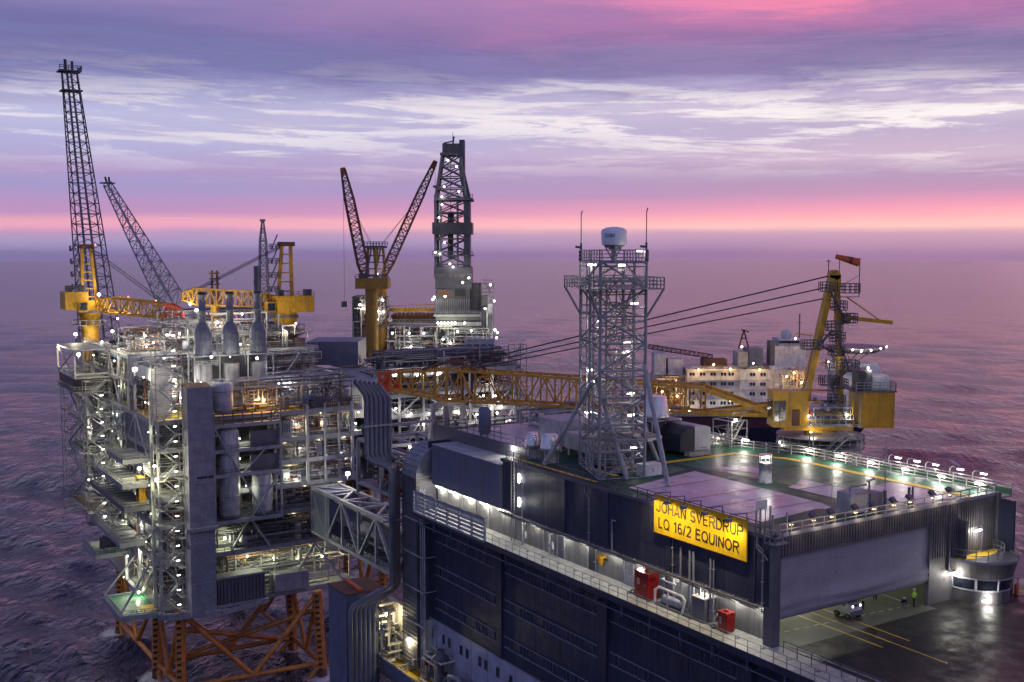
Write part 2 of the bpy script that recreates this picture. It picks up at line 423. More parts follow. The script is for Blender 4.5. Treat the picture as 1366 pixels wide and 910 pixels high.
# ---- plain sans lettering built from flat mitred strokes
def _arc(cx, cy, rx, ry, a0, a1, n=12): return [(cx+rx*math.cos(R(a0+(a1-a0)*i/n)), cy+ry*math.sin(R(a0+(a1-a0)*i/n))) for i in range(n+1)]
GL = {  # width, strokes on the centre line (closed strokes end with 'c')
 'J': (.50, [[(.43, 1), (.43, .26)]+_arc(.22, .26, .21, .21, 0, -180, 8)[1:]]),
 'O': (.74, [_arc(.37, .5, .32, .44, 90, 449, 28)[:-1]+['c']]),
 'Q': (.74, [_arc(.37, .5, .32, .44, 90, 449, 28)[:-1]+['c'], [(.46, .22), (.70, -.02)]]),
 'H': (.66, [[(.07, 0), (.07, 1)], [(.59, 0), (.59, 1)], [(.13, .53), (.53, .53)]]),
 'A': (.70, [[(.05, 0), (.35, .97), (.65, 0)], [(.19, .31), (.51, .31)]]),
 'N': (.66, [[(.07, 0), (.07, .9)], [(.07, .97), (.59, .03)], [(.59, .1), (.59, 1)]]),
 'S': (.62, [_arc(.31, .71, .24, .23, 20, 270, 12)+_arc(.31, .27, .25, .22, 90, -160, 12)[1:]]),
 'V': (.68, [[(.04, 1), (.34, .03), (.64, 1)]]),
 'E': (.60, [[(.56, .94), (.07, .94), (.07, .06), (.58, .06)], [(.13, .53), (.52, .53)]]),
 'R': (.68, [[(.07, 0), (.07, .94), (.40, .94)]+_arc(.40, .725, .21, .215, 90, -90, 9)[1:]+[(.13, .51)], [(.36, .50), (.63, 0)]]),
 'D': (.68, [[(.07, .06), (.07, .94), (.32, .94)]+_arc(.32, .5, .30, .44, 90, -90, 14)[1:]+['c']]),
 'U': (.66, [[(.07, 1), (.07, .33)]+_arc(.33, .33, .26, .28, 180, 360, 12)[1:]+[(.59, 1)]]),
 'P': (.64, [[(.07, 0), (.07, .94), (.38, .94)]+_arc(.38, .705, .22, .235, 90, -90, 10)[1:]+[(.13, .47)]]),
 'L': (.54, [[(.07, 1), (.07, .06), (.53, .06)]]),
 'I': (.16, [[(.08, 0), (.08, 1)]]),
 'M': (.78, [[(.07, 0), (.07, .95)], [(.08, .98), (.39, .06), (.70, .98)], [(.71, 0), (.71, .95)]]),
 '1': (.40, [[(.06, .76), (.26, .96)], [(.27, 0), (.27, .99)]]),
 '6': (.56, [_arc(.28, .31, .22, .25, 0, 359, 18)[:-1]+['c'], [(.06, .33)]+_arc(.30, .55, .24, .39, 190, 50, 10)]),
 '2': (.56, [_arc(.28, .72, .22, .22, 165, -35, 10)+[(.07, .06), (.53, .06)]]),
 '/': (.30, [[(.02, 0), (.28, 1)]]), ' ': (.30, [])}
def strokes(txt, h, width, place, wd=.165):
    """returns vertices and faces for txt scaled to height h and overall width; place(x, y, lift) gives the point"""
    tw = sum(GL[c][0] for c in txt)+.11*(len(txt)-1); sx = width/tw; V = []; Fc = []; x0 = 0; lift = 0
    for c in txt:
        w, st = GL[c]
        for s in st:
            cl = s[-1] == 'c'; p = [((x0+a)*sx, y*h) for a, y in (s[:-1] if cl else s)]; n = len(p); hw = wd*h/2; o = len(V); lift += 1
            for i in range(n):
                a = p[i-1] if (i or cl) else None; b_ = p[(i+1) % n] if (i < n-1 or cl) else None
                d0 = Vector((p[i][0]-a[0], p[i][1]-a[1])).normalized() if a else None
                d1 = Vector((b_[0]-p[i][0], b_[1]-p[i][1])).normalized() if b_ else None
                d0 = d0 or d1; d1 = d1 or d0; n0 = Vector((-d0.y, d0.x)); n1 = Vector((-d1.y, d1.x)); m = n0+n1; m = m.normalized() if m.length > .2 else n0
                k = min(1/max(.45, m.dot(n1)), 1.9)
                for sg in (1, -1): V.append(place(p[i][0]+m.x*hw*k*sg, p[i][1]+m.y*hw*k*sg, lift*.0006))
            for i in range(n if cl else n-1): j = (i+1) % n; Fc.append((o+2*i, o+2*i+1, o+2*j+1, o+2*j))
        x0 += w+.11
    return V, Fc
# ------------------------------------------------------------------ camera, world, sea
cam = bpy.data.cameras.new('camera'); cam.sensor_width = 36; cam.lens = 36*F_/1366
cam.clip_start = .5; cam.clip_end = 60000
co = bpy.data.objects.new('camera', cam); col.objects.link(co)
co.location = (0, 0, CAMH); co.rotation_euler = (math.pi/2-PITCH, 0, 0); scene.camera = co
scene.view_settings.view_transform = 'Standard'; scene.view_settings.look = 'None'
scene.view_settings.exposure = .22; scene.view_settings.gamma = 1
try: scene.cycles.use_light_tree = True
except Exception: pass
scene.cycles.sample_clamp_indirect = 3.0; scene.cycles.sample_clamp_direct = 12.0
scene.cycles.max_bounces = 5; scene.cycles.diffuse_bounces = 2; scene.cycles.glossy_bounces = 3
scene.cycles.caustics_reflective = False; scene.cycles.caustics_refractive = False
w = bpy.data.worlds.new('World'); scene.world = w; w.use_nodes = True
nt = w.node_tree; N = nt.nodes; L = nt.links
bg = N['Background']
def nd(t, **k):
    n = N.new(t)
    for a, b in k.items(): setattr(n, a, b)
    return n
def mth(op, a, b=None, c=None, clamp=False):
    n = nd('ShaderNodeMath', operation=op, use_clamp=clamp)
    for i, v in enumerate((a, b, c)):
        if v is None: continue
        if isinstance(v, (int, float)): n.inputs[i].default_value = v
        else: L.new(v, n.inputs[i])
    return n.outputs[0]
def sstep(v, a, b):
    n = nd('ShaderNodeMapRange', interpolation_type='SMOOTHSTEP'); n.inputs['From Min'].default_value = a; n.inputs['From Max'].default_value = b
    L.new(v, n.inputs['Value']); return n.outputs[0]
def bumpf(v, c, wd):  # soft band around c
    return mth('MULTIPLY', sstep(v, c-wd, c), mth('SUBTRACT', 1., sstep(v, c, c+wd)))
def comb(a, b, c):
    n = nd('ShaderNodeCombineXYZ')
    for i, v in enumerate((a, b, c)):
        if isinstance(v, (int, float)): n.inputs[i].default_value = v
        else: L.new(v, n.inputs[i])
    return n.outputs[0]
def noise(vec, sc, det=5, rg=.55, dist=0.):
    n = nd('ShaderNodeTexNoise'); n.inputs['Scale'].default_value = sc; n.inputs['Detail'].default_value = det
    n.inputs['Roughness'].default_value = rg; n.inputs['Distortion'].default_value = dist; L.new(vec, n.inputs['Vector']); return n.outputs['Fac']
def ramp(v, stops):
    n = nd('ShaderNodeValToRGB'); e = n.color_ramp.elements
    while len(e) > 1: e.remove(e[0])
    e[0].position = stops[0][0]; e[0].color = lin(*stops[0][1])
    for p, c in stops[1:]:
        x = e.new(p); x.color = lin(*c)
    L.new(v, n.inputs[0]); return n.outputs[0]
def mix(f, a, b, mode='MIX'):
    n = nd('ShaderNodeMix', data_type='RGBA', blend_type=mode)
    if isinstance(f, (int, float)): n.inputs[0].default_value = f
    else: L.new(f, n.inputs[0])
    for i, v in ((6, a), (7, b)):
        if isinstance(v, tuple): n.inputs[i].default_value = v
        else: L.new(v, n.inputs[i])
    return n.outputs[2]
tc = nd('ShaderNodeTexCoord'); sp = nd('ShaderNodeSeparateXYZ'); L.new(tc.outputs['Generated'], sp.inputs[0])
X, Y, Z = sp.outputs
az = mth('ARCTAN2', X, Y)
el = Z
v1 = comb(mth('MULTIPLY', az, 2.6), mth('MULTIPLY', el, 20.), .3)
n1 = noise(v1, 1.3, 6, .6, .4)
v2 = comb(mth('MULTIPLY', az, 5.), mth('MULTIPLY_ADD', az, 1.2, mth('MULTIPLY', el, 58.)), 2.6)
n2 = noise(v2, 1., 10, .69, .3)
v3 = comb(mth('MULTIPLY', az, 8.), mth('MULTIPLY', el, 95.), 9.7)
n3 = noise(v3, 1., 8, .64, .3)
amp = mth('MULTIPLY_ADD', sstep(el, .02, .16), .045, .010)
e2 = mth('ADD', el, mth('MULTIPLY', mth('SUBTRACT', n1, .5), amp))
e2 = mth('ADD', e2, mth('MULTIPLY', mth('SUBTRACT', n2, .5), mth('MULTIPLY', amp, .45)))
f = mth('MULTIPLY', e2, 1.25)   # ramps run to elevation .8
def K(y): return math.sin(math.atan((340-y)/1459.))*1.25
SL = [(0, (118, 102, 154)), (K(325), (146, 134, 180)), (K(311), (178, 136, 176)), (K(303), (218, 140, 172)), (K(296), (218, 146, 166)), (K(286), (178, 128, 176)), (K(252), (146, 134, 186)), (K(235), (160, 136, 184)),
      (K(200), (160, 156, 200)), (K(165), (170, 168, 206)), (K(140), (150, 150, 194)), (K(110), (102, 103, 160)), (K(60), (100, 99, 158)), (K(15), (132, 114, 168)), (.34, (78, 86, 162)), (.6, (52, 62, 138)), (1, (52, 60, 128))]
SR = [(0, (160, 114, 154)), (K(322), (184, 136, 166)), (K(313), (196, 146, 168)), (K(302), (244, 180, 170)), (K(294), (248, 160, 160)), (K(279), (226, 134, 162)), (K(262), (186, 134, 170)), (K(238), (170, 138, 174)),
      (K(215), (196, 168, 190)), (K(180), (176, 158, 190)), (K(150), (196, 178, 200)), (K(130), (168, 150, 188)), (K(108), (130, 112, 162)), (K(75), (142, 112, 160)), (K(48), (172, 104, 158)), (K(20), (178, 106, 160)), (.31, (232, 124, 176)), (.45, (226, 120, 176)), (.7, (124, 92, 158)), (1, (70, 76, 146))]
lr = sstep(mth('ADD', az, mth('MULTIPLY', mth('SUBTRACT', n1, .5), .35)), -.42, .42)
sky = mix(lr, ramp(f, SL), ramp(f, SR))
# bright breaks between the cloud layers
brk = mth('MULTIPLY', sstep(n2, .48, .575), bumpf(e2, .120, .060))
brk = mth('MULTIPLY', brk, mth('MULTIPLY_ADD', lr, .45, .48), None, True)
sky = mix(brk, sky, lin(236, 226, 224))
brk2 = mth('MULTIPLY', sstep(n3, .55, .72), bumpf(e2, .10, .05))
sky = mix(mth('MULTIPLY', brk2, .7), sky, lin(240, 228, 226))
# darker cloud streaks
drk = mth('MULTIPLY', sstep(n3, .50, .70), bumpf(el, .155, .09))
sky = mix(mth('MULTIPLY', drk, .45), sky, lin(104, 94, 146))
lay = mth('MULTIPLY', sstep(n2, .40, .58), bumpf(e2, .178, .045))
sky = mix(mth('MULTIPLY', lay, .55), sky, lin(98, 90, 146))
# pink undersides high on the right
pk = mth('MULTIPLY', mth('MULTIPLY', sstep(n2, .44, .66), sstep(e2, .185, .225)), sstep(az, -.04, .26))
pk = mth('MULTIPLY', pk, mth('SUBTRACT', 1., sstep(el, .34, .6)))
sky = mix(mth('MULTIPLY', pk, .88), sky, lin(232, 104, 146))
# the sky behind the viewer is dim blue dusk
back = sstep(mth('MULTIPLY', Y, -1.), -.30, .55)
sky = mix(mth('MULTIPLY', back, .9), sky, lin(122, 132, 182))
hs = nd('ShaderNodeHueSaturation'); hs.inputs['Saturation'].default_value = .88; hs.inputs['Value'].default_value = 1.06; L.new(sky, hs.inputs['Color'])
L.new(hs.outputs[0], bg.inputs['Color']); bg.inputs['Strength'].default_value = 1.0
# after-glow from the far right; the sun itself is below the horizon
sun = bpy.data.lights.new('sun', 'SUN'); sun.energy = .12; sun.angle = R(40); sun.color = (1., .55, .6)
so = bpy.data.objects.new('sun', sun); col.objects.link(so); so.rotation_euler = Vector((-.65, -.7, -.22)).to_track_quat('-Z', 'Y').to_euler()
# sea: one polar sheet to the horizon with real swell, finer close by and in front
FOAM = [tuple(W((x, y, 0)))[:2] for x, y in ((-4.5, 164.5), (26.5, 161.8), (-5, 182), (27, 181), (-5.5, 215.5), (28, 225))]
def build_sea():
    rmax = 17500.
    rs = [60.]
    while rs[-1] < rmax: rs.append(rs[-1]*1.0085+.12)
    rs[-1] = rmax; rs = np.array(rs)
    th = np.concatenate([np.linspace(-.62, .62, 520), np.linspace(.62, 2*math.pi-.62, 150)[1:-1]])
    nr, nt_ = len(rs), len(th)
    Rr, T = np.meshgrid(rs, th, indexing='ij'); x = Rr*np.sin(T); y = Rr*np.cos(T); z = np.zeros_like(x)
    cell = np.maximum(Rr*.0085, Rr*(1.24/520)); cell = np.where(np.abs(((T+math.pi) % (2*math.pi))-math.pi) > .63, Rr*.034, cell)
    rg = np.random.RandomState(5); dx = np.zeros_like(x); dy = np.zeros_like(x)
    for k in range(110):
        wl = 4.5*(80/4.5)**(rg.rand()**1.5); a = R(238)+rg.randn()*.5; kx, ky = math.cos(a)*2*math.pi/wl, math.sin(a)*2*math.pi/wl
        A = .0058*wl*(1.0 if wl < 26 else .5); ph = rg.rand()*6.28
        fade = np.clip((wl/cell-3)/4, 0, 1); c = kx*x+ky*y+ph
        z += A*fade*np.cos(c); s = A*fade*np.sin(c)*.8; dx -= math.cos(a)*s; dy -= math.sin(a)*s
    x = x+dx; y = y+dy
    V = np.stack([x, y, z], -1).reshape(-1, 3); V = np.vstack([V, [[0, 0, 0]]])
    i = np.arange(nr-1)[:, None]*nt_; j = np.arange(nt_)[None, :]; j2 = (j+1) % nt_
    q = np.stack([i+j, i+j2, i+nt_+j2, i+nt_+j], -1).reshape(-1, 4)
    F = q[:, ::-1].tolist()+[(nr*nt_, k, (k+1) % nt_)[::-1] for k in range(nt_)]
    foam = np.zeros(len(V))
    for lx, ly in FOAM: foam = np.maximum(foam, np.clip(1-np.hypot(V[:, 0]-lx, V[:, 1]-ly)/7.5, 0, 1))
    me = bpy.data.meshes.new('sea'); me.from_pydata(V.tolist(), [], F); me.polygons.foreach_set('use_smooth', [True]*len(F)); me.update()
    at = me.attributes.new('wash', 'FLOAT', 'POINT'); at.data.foreach_set('value', foam)
    m = bpy.data.materials.new('sea_water'); m.use_nodes = True; nt = m.node_tree; N = nt.nodes; L = nt.links; b = N['Principled BSDF']
    b.inputs['Base Color'].default_value = (.006, .008, .026, 1); b.inputs['Roughness'].default_value = .12; b.inputs['IOR'].default_value = 1.333
    g = N.new('ShaderNodeNewGeometry'); h = None
    mp = N.new('ShaderNodeMapping'); mp.inputs['Rotation'].default_value = (0, 0, R(-25)); mp.inputs['Scale'].default_value = (1, .42, 1)
    L.new(g.outputs['Position'], mp.inputs['Vector'])
    hs = []
    for sc, wt in ((.05, 1.6), (.14, 2.5), (.45, 1.5)):
        n = N.new('ShaderNodeTexNoise'); n.inputs['Scale'].default_value = sc; n.inputs['Detail'].default_value = 5; n.inputs['Roughness'].default_value = .6; n.inputs['Distortion'].default_value = .4
        L.new(mp.outputs[0], n.inputs['Vector'])
        mu = N.new('ShaderNodeMath'); mu.operation = 'MULTIPLY'; mu.inputs[1].default_value = wt; L.new(n.outputs['Fac'], mu.inputs[0])
        if h is None: h = mu.outputs[0]
        else:
            ad = N.new('ShaderNodeMath'); L.new(h, ad.inputs[0]); L.new(mu.outputs[0], ad.inputs[1]); h = ad.outputs[0]
    bp = N.new('ShaderNodeBump'); bp.inputs['Strength'].default_value = 1.; bp.inputs['Distance'].default_value = 1.0
    L.new(h, bp.inputs['Height']); L.new(bp.outputs[0], b.inputs['Normal'])
    # foam: thin broken crests
    n = N.new('ShaderNodeTexNoise'); n.inputs['Scale'].default_value = .06; n.inputs['Detail'].default_value = 9; n.inputs['Roughness'].default_value = .72; L.new(mp.outputs[0], n.inputs['Vector'])
    wa = N.new('ShaderNodeAttribute'); wa.attribute_name = 'wash'; n5 = N.new('ShaderNodeMath'); n5.operation = 'MULTIPLY_ADD'; n5.inputs[1].default_value = .32; L.new(wa.outputs['Fac'], n5.inputs[0]); L.new(n.outputs['Fac'], n5.inputs[2])
    mr = N.new('ShaderNodeMapRange'); mr.inputs['From Min'].default_value = .645; mr.inputs['From Max'].default_value = .72; L.new(n5.outputs[0], mr.inputs['Value'])
    mx = N.new('ShaderNodeMix'); mx.data_type = 'RGBA'; mx.inputs[6].default_value = (.006, .008, .026, 1); mx.inputs[7].default_value = (.60, .61, .66, 1)
    L.new(mr.outputs[0], mx.inputs[0]); L.new(mx.outputs[2], b.inputs['Base Color'])
    ln = N.new('ShaderNodeVectorMath'); ln.operation = 'LENGTH'; L.new(g.outputs['Position'], ln.inputs[0])
    rf = N.new('ShaderNodeMapRange'); rf.inputs['From Min'].default_value = 250; rf.inputs['From Max'].default_value = 2600; rf.inputs['To Min'].default_value = .08; rf.inputs['To Max'].default_value = .17; L.new(ln.outputs['Value'], rf.inputs['Value'])   # unresolved chop far out
    m2 = N.new('ShaderNodeMath'); m2.operation = 'MULTIPLY_ADD'; m2.inputs[1].default_value = .5; L.new(mr.outputs[0], m2.inputs[0]); L.new(rf.outputs[0], m2.inputs[2]); L.new(m2.outputs[0], b.inputs['Roughness'])
    me.materials.append(m)
    o = bpy.data.objects.new('sea', me); col.objects.link(o); return struct(o)
build_sea()
# ------------------------------------------------------------------ living quarters
ZD = -.5          # helideck and walkway level
ZRF = 8.9         # roof level
lq = thing('living_quarters', 'long dark navy living quarters block with rows of small windows and a green roof', 'building', (0, 0, -20))
b = MB('navy')
b.box(-.02, .3, .3, 40.3, 2.8, 8.95)
for y in (13.1, 22.7, 30.2, 2.2): b.box(-.14, -.02, y-.35, y+.35, 2.8, 8.95)
b.m('black')
for y in (5.6, 9.2, 17.6, 26.4, 34.2, 37.0): b.box(-.03, -.02, y-.02, y+.02, 2.8, 8.95)
for z in (4.9, 7.0): b.box(-.03, -.02, .3, 40.3, z-.015, z+.015)
b.m('navy')
b.box(.35, .6, 40.3, 43.1, 2.8, 8.6)
b.m('dgrey')
b.box(-.10, .0, .3, 40.3, 2.72, 2.9)
b.build('wall', lq)
b = MB('recess'); b.box(.9, 1.1, .3, 60, ZD, 2.8)
b.m('galv')
for y in (1.2, 5, 9.3, 13.5, 17, 21, 25.5, 28.6, 31.2, 33.3, 35.2, 37, 39.2, 41.3, 44, 47, 50.2, 53.5, 57): b.box(.82, .9, y-.07, y+.07, ZD, 2.8)
b.m('dgrey'); b.box(.25, 1.1, .3, 60, 2.80, 2.95)
b.build('recess_wall', lq)
# long roof box at the far end with a pale top
b = MB('bluegrey'); b.box(-.15, 3.4, 43.1, 59.6, 2.95, 8.1)
b.m('dgrey')
for y in (46.6, 50.9, 54.7, 57.8): b.box(-.17, -.15, y-.03, y+.03, 2.95, 8.1)
b.m('lgrey'); b.box(-.2, 3.4, 43.05, 59.65, 8.1, 8.16)
b.build('plant_room', lq)
b = MB('dgrey'); b.box(3.42, 3.7, 42, 66, 5, 9.7); b.m('navyx'); b.box(3.7, 30, 65.6, 66, -20, 8.5)
b.build('parapet', lq)
# lower facade
b = MB('navy'); b.box(0, .3, -26, 61.5, -15, -.8)
b.m('liteclad'); b.box(.02, .3, -26, 61.5, -26, -15); b.m('navy')
for y in (43.05, 22.9, 2.6, -17): b.box(-.25, 0, y-.55, y+.55, -15, -.8)
for y in (42.9, 22.7, 2.4): b.box(-.5, 0, y-.75, y+.95, -6.6, -2.6)
b.m('black')
for y in (-12, -7, -3, 6.5, 10.2, 14.5, 18.7, 26.6, 30.8, 35.6, 39.8, 46, 49.9, 54.7, 58.9): b.box(-.012, 0, y-.02, y+.02, -14.9, -.8); b.box(.008, .02, y-.02, y+.02, -25.9, -15)
for z in (-6.2, -10.6, -14.2): b.box(-.012, 0, -26, 61.5, z-.015, z+.015)
b.m('dgrey'); b.box(-.06, 0, -26, 61.5, -15.1, -14.95)
b.m('grey')
for z in (-4.55, -7.75, -9.0, -12.15, -13.45):
    for y0, y1 in ((44.0, 59.0), (24.0, 42.2), (3.6, 22), (-16, 1.7)): b.box(-.09, 0, y0, y1, z-.035, z+.035)
b.m('navyx'); b.box(.3, 31, -26.3, -26, -26, -1); b.box(.3, 31, 61.2, 61.5, -26, 8.2)
b.m('navy'); b.box(31, 31.3, -2, 61.5, -26, 8.6)
b.build('facade', lq)
rows = [(-3.85, [57.6, 56.05, 53.05, 51.5, 48.4, 46.9, 44.2, 41.3, 38.5, 37.05, 33.85, 32.45, 29.2, 27.7, 24.5, 20.85, 17.65, 16.2, 11.5, 8.3, 6.9, 4.2]),
        (-8.3, [57.6, 56.05, 53.05, 51.5, 48.4, 46.9, 44.2, 41.3, 38.5, 37.05, 33.85, 32.45, 29.2, 27.7, 24.5, 20.85, 17.7, 16.2]),
        (-12.72, [57.6, 56.05, 53.05, 51.5, 48.4, 46.9, 44.2, 41.3, 38.5, 37.05, 33.85, 32.45, 29.2, 27.7]),
        (-17.06, [60.1, 56.95, 55.4, 52.4, 50.9, 47.8, 46.4, 43.65, 40.75])]
b = MB('glass'); b.box(-.03, .05, -.27, .27, -.55, .55); w0 = b.build('window', lq)
b = MB('bluegrey'); b.box(-.06, 0, -.33, -.27, -.6, .6); b.box(-.06, 0, .27, .33, -.6, .6); b.box(-.06, 0, -.33, .33, .55, .61); b.box(-.11, 0, -.36, .36, -.63, -.55)
fr0 = b.build('frame', lq); fr0.parent = w0
o0 = Vector(ORG[lq.name])
for me in (w0.data, fr0.data):
    for v in me.vertices: v.co += o0
first = True
for z, ys in rows:
    for y in ys:
        if first: ww, ff = w0, fr0; first = False
        else:
            ww = w0.copy(); ff = fr0.copy(); col.objects.link(ww); col.objects.link(ff); ww.parent = lq; ff.parent = ww
        ww.location = Vector((0, y, z))-o0
# outer walkway
b = MB('walk'); b.box(-2.6, .9, -26, 60, ZD-.25, ZD)
b.m('dgrey')
for y in np.arange(-24, 42, 3.0): b.box(-.9, -.5, y, y+.3, ZD, ZD+.02)
b.m('navy'); b.box(-2.66, -2.6, -26, 60.3, ZD-.55, ZD+.1)
b.build('walkway', lq)
b = MB('galv'); b.rail([(-2.55, -26, ZD), (-2.55, 42.2, ZD)], 1.1, 1.45, .028, 1); b.build('railing', lq)
b = MB('dgrey'); b.rail([(-.15, -26, ZD), (-.15, -1.6, ZD)], 1.1, 1.5, .03, 1); b.m('galv'); b.bar((.55, -26, ZD+.55), (.55, -1.2, ZD+.55), .1)
b.build('railing', lq)
b = MB('bluegrey')   # pipes and brackets under the walkway
for x, z, r in ((-2.2, -1.15, .10), (-1.7, -1.4, .08), (-1.2, -1.3, .10), (-2.45, -1.9, .06)): b.tube((x, -26, z), (x, 58, z), r, n=6)
for y in np.arange(-25, 60, 4.2):
    b.bar((-2.5, y, -.8), (-2.5, y, -2.2), .1); b.bar((-2.5, y, -2.2), (-.0, y, -2.2), .08); b.bar((-2.5, y, -.9), (0, y, -2.9), .1)
b.build('pipe_rack', lq)
# cable trays and lamps under the overhang
b = MB('dgrey'); b.box(-.35, -.12, .5, 42.5, 2.45, 2.5); b.box(-.6, -.4, 1, 42.5, 2.75, 2.8)
b.m('galv'); b.tube((-.3, .5, 2.6), (-.3, 42.5, 2.6), .06, n=6); b.tube((-.5, .5, 2.9), (-.5, 42.5, 2.9), .05, n=6)
for y in np.arange(1, 42.5, 1.7): b.bar((-.62, y, 2.72), (.0, y, 2.9), .06)
b.build('cable_tray', lq)
# louvre screen
b = MB('grey')
for k in range(7):
    y = 42.3+k*2.95; b.bar((-2.62, y, ZD-.1), (-2.62, y, 2.25), .22)
b.bar((-2.62, 42.3, ZD), (-2.62, 60, ZD), .26); b.bar((-2.62, 42.3, 2.2), (-2.62, 60, 2.2), .16)
for k in range(6):
    for j in range(5):
        z = ZD+.3+j*.5; y0 = 42.45+k*2.95
        b.add([(-2.72, y0, z), (-2.72, y0+2.65, z), (-2.52, y0+2.65, z+.24), (-2.52, y0, z+.24), (-2.69, y0, z-.02), (-2.69, y0+2.65, z-.02), (-2.49, y0+2.65, z+.22), (-2.49, y0, z+.22)],
              [(0, 1, 2, 3), (7, 6, 5, 4), (0, 4, 5, 1), (3, 2, 6, 7), (0, 3, 7, 4), (1, 5, 6, 2)])
b.build('louvre_screen', lq)
# doors in the recess
for y, dk in ((31.9, 'dgrey'), (20.1, 'grey'), (26.2, 'black'), (14.0, 'dgrey')):
    b = MB('lgrey'); b.box(.78, .9, y-.75, y-.6, ZD, 2.0); b.box(.78, .9, y+.6, y+.75, ZD, 2.0); b.box(.78, .9, y-.75, y+.75, 2.0, 2.15)
    b.m(dk); b.box(.82, .92, y-.6, y+.6, ZD+.05, 2.0); d = b.build('door', lq)
    b = MB('alu'); b.box(.76, .82, y-.45, y-.3, .5, .6); b.build('handle', lq).parent = d
# standing pipes on the long wall
def wpipe(pts, r=.07, nm='downpipe'):
    b = MB('grey'); b.path(pts, r, 8)
    for p, q in zip(pts, pts[1:]):
        n = int((Vector(q)-Vector(p)).length/1.6)
        for i in range(n):
            c = Vector(p).lerp(Vector(q), (i+.5)/max(n, 1)); b.box(c.x-.11, 0, c.y-.12, c.y+.12, c.z-.04, c.z+.04)
    return b.build(nm, lq)
wpipe([(-.15, 26.3, 8.6), (-.15, 26.3, 8.0), (-.15, 25.5, 7.4), (-.15, 25.5, 2.7)], .06)
wpipe([(-.15, 21.0, 6.0), (-.15, 21.6, 6.0), (-.15, 21.6, 2.9), (-.15, 19.7, 2.6), (-.15, 19.7, .4)], .08)
wpipe([(-.15, 12.4, 6.1), (-.15, 12.4, 2.8)], .05)
wpipe([(-.15, 11.25, 5.6), (-.15, 11.25, .5)], .10)
wpipe([(-.15, 10.0, 5.6), (-.15, 10.0, -.2)], .12); wpipe([(-.15, 9.5, 5.6), (-.15, 9.5, -.2)], .12)
wpipe([(-.15, 7.25, 5.5), (-.15, 7.25, -.2)], .10); wpipe([(-.15, 6.85, 5.5), (-.15, 6.85, -.2)], .07)
wpipe([(-.15, 1.6, 8.9), (-.15, 1.6, 8.1), (-.15, .9, 7.7), (-.15, .9, 2.2)], .06)
# cable ladder with bright uprights beside the vertical wall lamps
b = MB('galv')
for y in (39.7, 40.3, 38.0): b.bar((-.25, y, ZD+.2), (-.25, y, 9.4), .09)
for z in np.arange(.2, 9.2, .4): b.bar((-.25, 39.7, z), (-.25, 40.3, z), .05)
b.build('ladder', lq)
# roof deck
b = MB('deck_dgreen'); b.box(.0, 31.3, .0, 43.1, 8.55, ZRF); b.box(3.45, 31.3, 43.1, 65.6, 8.55, ZRF); b.build('roof_deck', lq)
lay = [0]
def sheet(nm, m, poly):
    lay[0] += 1; b = MB(m); z = ZRF+.004*lay[0]; b.add([(x, y, z) for x, y in poly], [tuple(range(len(poly)))]); return b.build(nm, lq)
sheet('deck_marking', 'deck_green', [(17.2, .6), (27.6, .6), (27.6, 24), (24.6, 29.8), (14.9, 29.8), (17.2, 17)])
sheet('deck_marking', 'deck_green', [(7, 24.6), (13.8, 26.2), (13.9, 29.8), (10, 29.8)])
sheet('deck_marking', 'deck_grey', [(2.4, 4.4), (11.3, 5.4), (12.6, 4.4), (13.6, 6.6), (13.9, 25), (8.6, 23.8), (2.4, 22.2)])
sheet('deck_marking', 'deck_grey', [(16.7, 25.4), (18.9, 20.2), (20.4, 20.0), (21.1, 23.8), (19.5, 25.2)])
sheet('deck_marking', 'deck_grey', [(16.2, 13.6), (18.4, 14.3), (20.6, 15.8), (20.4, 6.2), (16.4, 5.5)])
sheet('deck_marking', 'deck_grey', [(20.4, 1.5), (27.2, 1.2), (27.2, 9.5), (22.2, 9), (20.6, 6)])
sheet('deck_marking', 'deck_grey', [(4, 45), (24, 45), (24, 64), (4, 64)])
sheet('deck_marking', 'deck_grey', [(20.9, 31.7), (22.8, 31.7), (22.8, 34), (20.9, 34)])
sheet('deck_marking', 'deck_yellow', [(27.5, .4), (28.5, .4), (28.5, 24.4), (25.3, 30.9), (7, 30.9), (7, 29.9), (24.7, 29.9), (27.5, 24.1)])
sheet('deck_marking', 'deck_yellow', [(1.0, 26), (1.6, 26), (1.6, 42), (1.0, 42)])
sheet('deck_marking', 'deck_yellow', [(4.6, 27.5), (5.4, 27.5), (5.4, 33), (4.6, 33)])
b = MB('dgrey')   # plate joints
for y in (7.6, 11.2, 14.8, 20.3): b.box(2.4, 13.5, y-.05, y+.05, ZRF+.046, ZRF+.05)
b.box(15.4, 27.6, 12.0, 12.08, ZRF+.05, ZRF+.07); b.box(16.1, 16.16, .6, 25, ZRF+.05, ZRF+.06)
b.build('deck_joint', lq)
# roof edge rails
b = MB('dgrey'); b.rail([(.15, 1.5, ZRF), (.15, 42, ZRF)], 1.05, 1.5, .03, 1); b.box(-.2, .0, .3, 42, ZRF-.2, ZRF+.12); b.build('railing', lq)
b = MB('dgrey'); b.rail([(3.55, 42, 9.7), (3.55, 65, 9.7)], 1.05, 1.6, .04, 1); b.rail([(3.55, 65.3, ZRF), (24, 65.3, ZRF)], 1.05, 1.6, .04, 1); b.build('railing', lq)
b = MB('grey'); b.rail([(1.0, .15, ZRF), (31, .15, ZRF)], 1.0, 1.35, .04, 1); b.box(.6, 31.3, -.12, .0, ZRF-.05, ZRF+.28); b.build('railing', lq)
b = MB('galv'); b.rail([(31.1, .3, ZRF), (31.1, 25, ZRF), (27.3, 33.5, ZRF), (27.3, 38, ZRF), (14, 40, ZRF)], 1.1, 1.5, .035, 2); b.build('railing', lq)
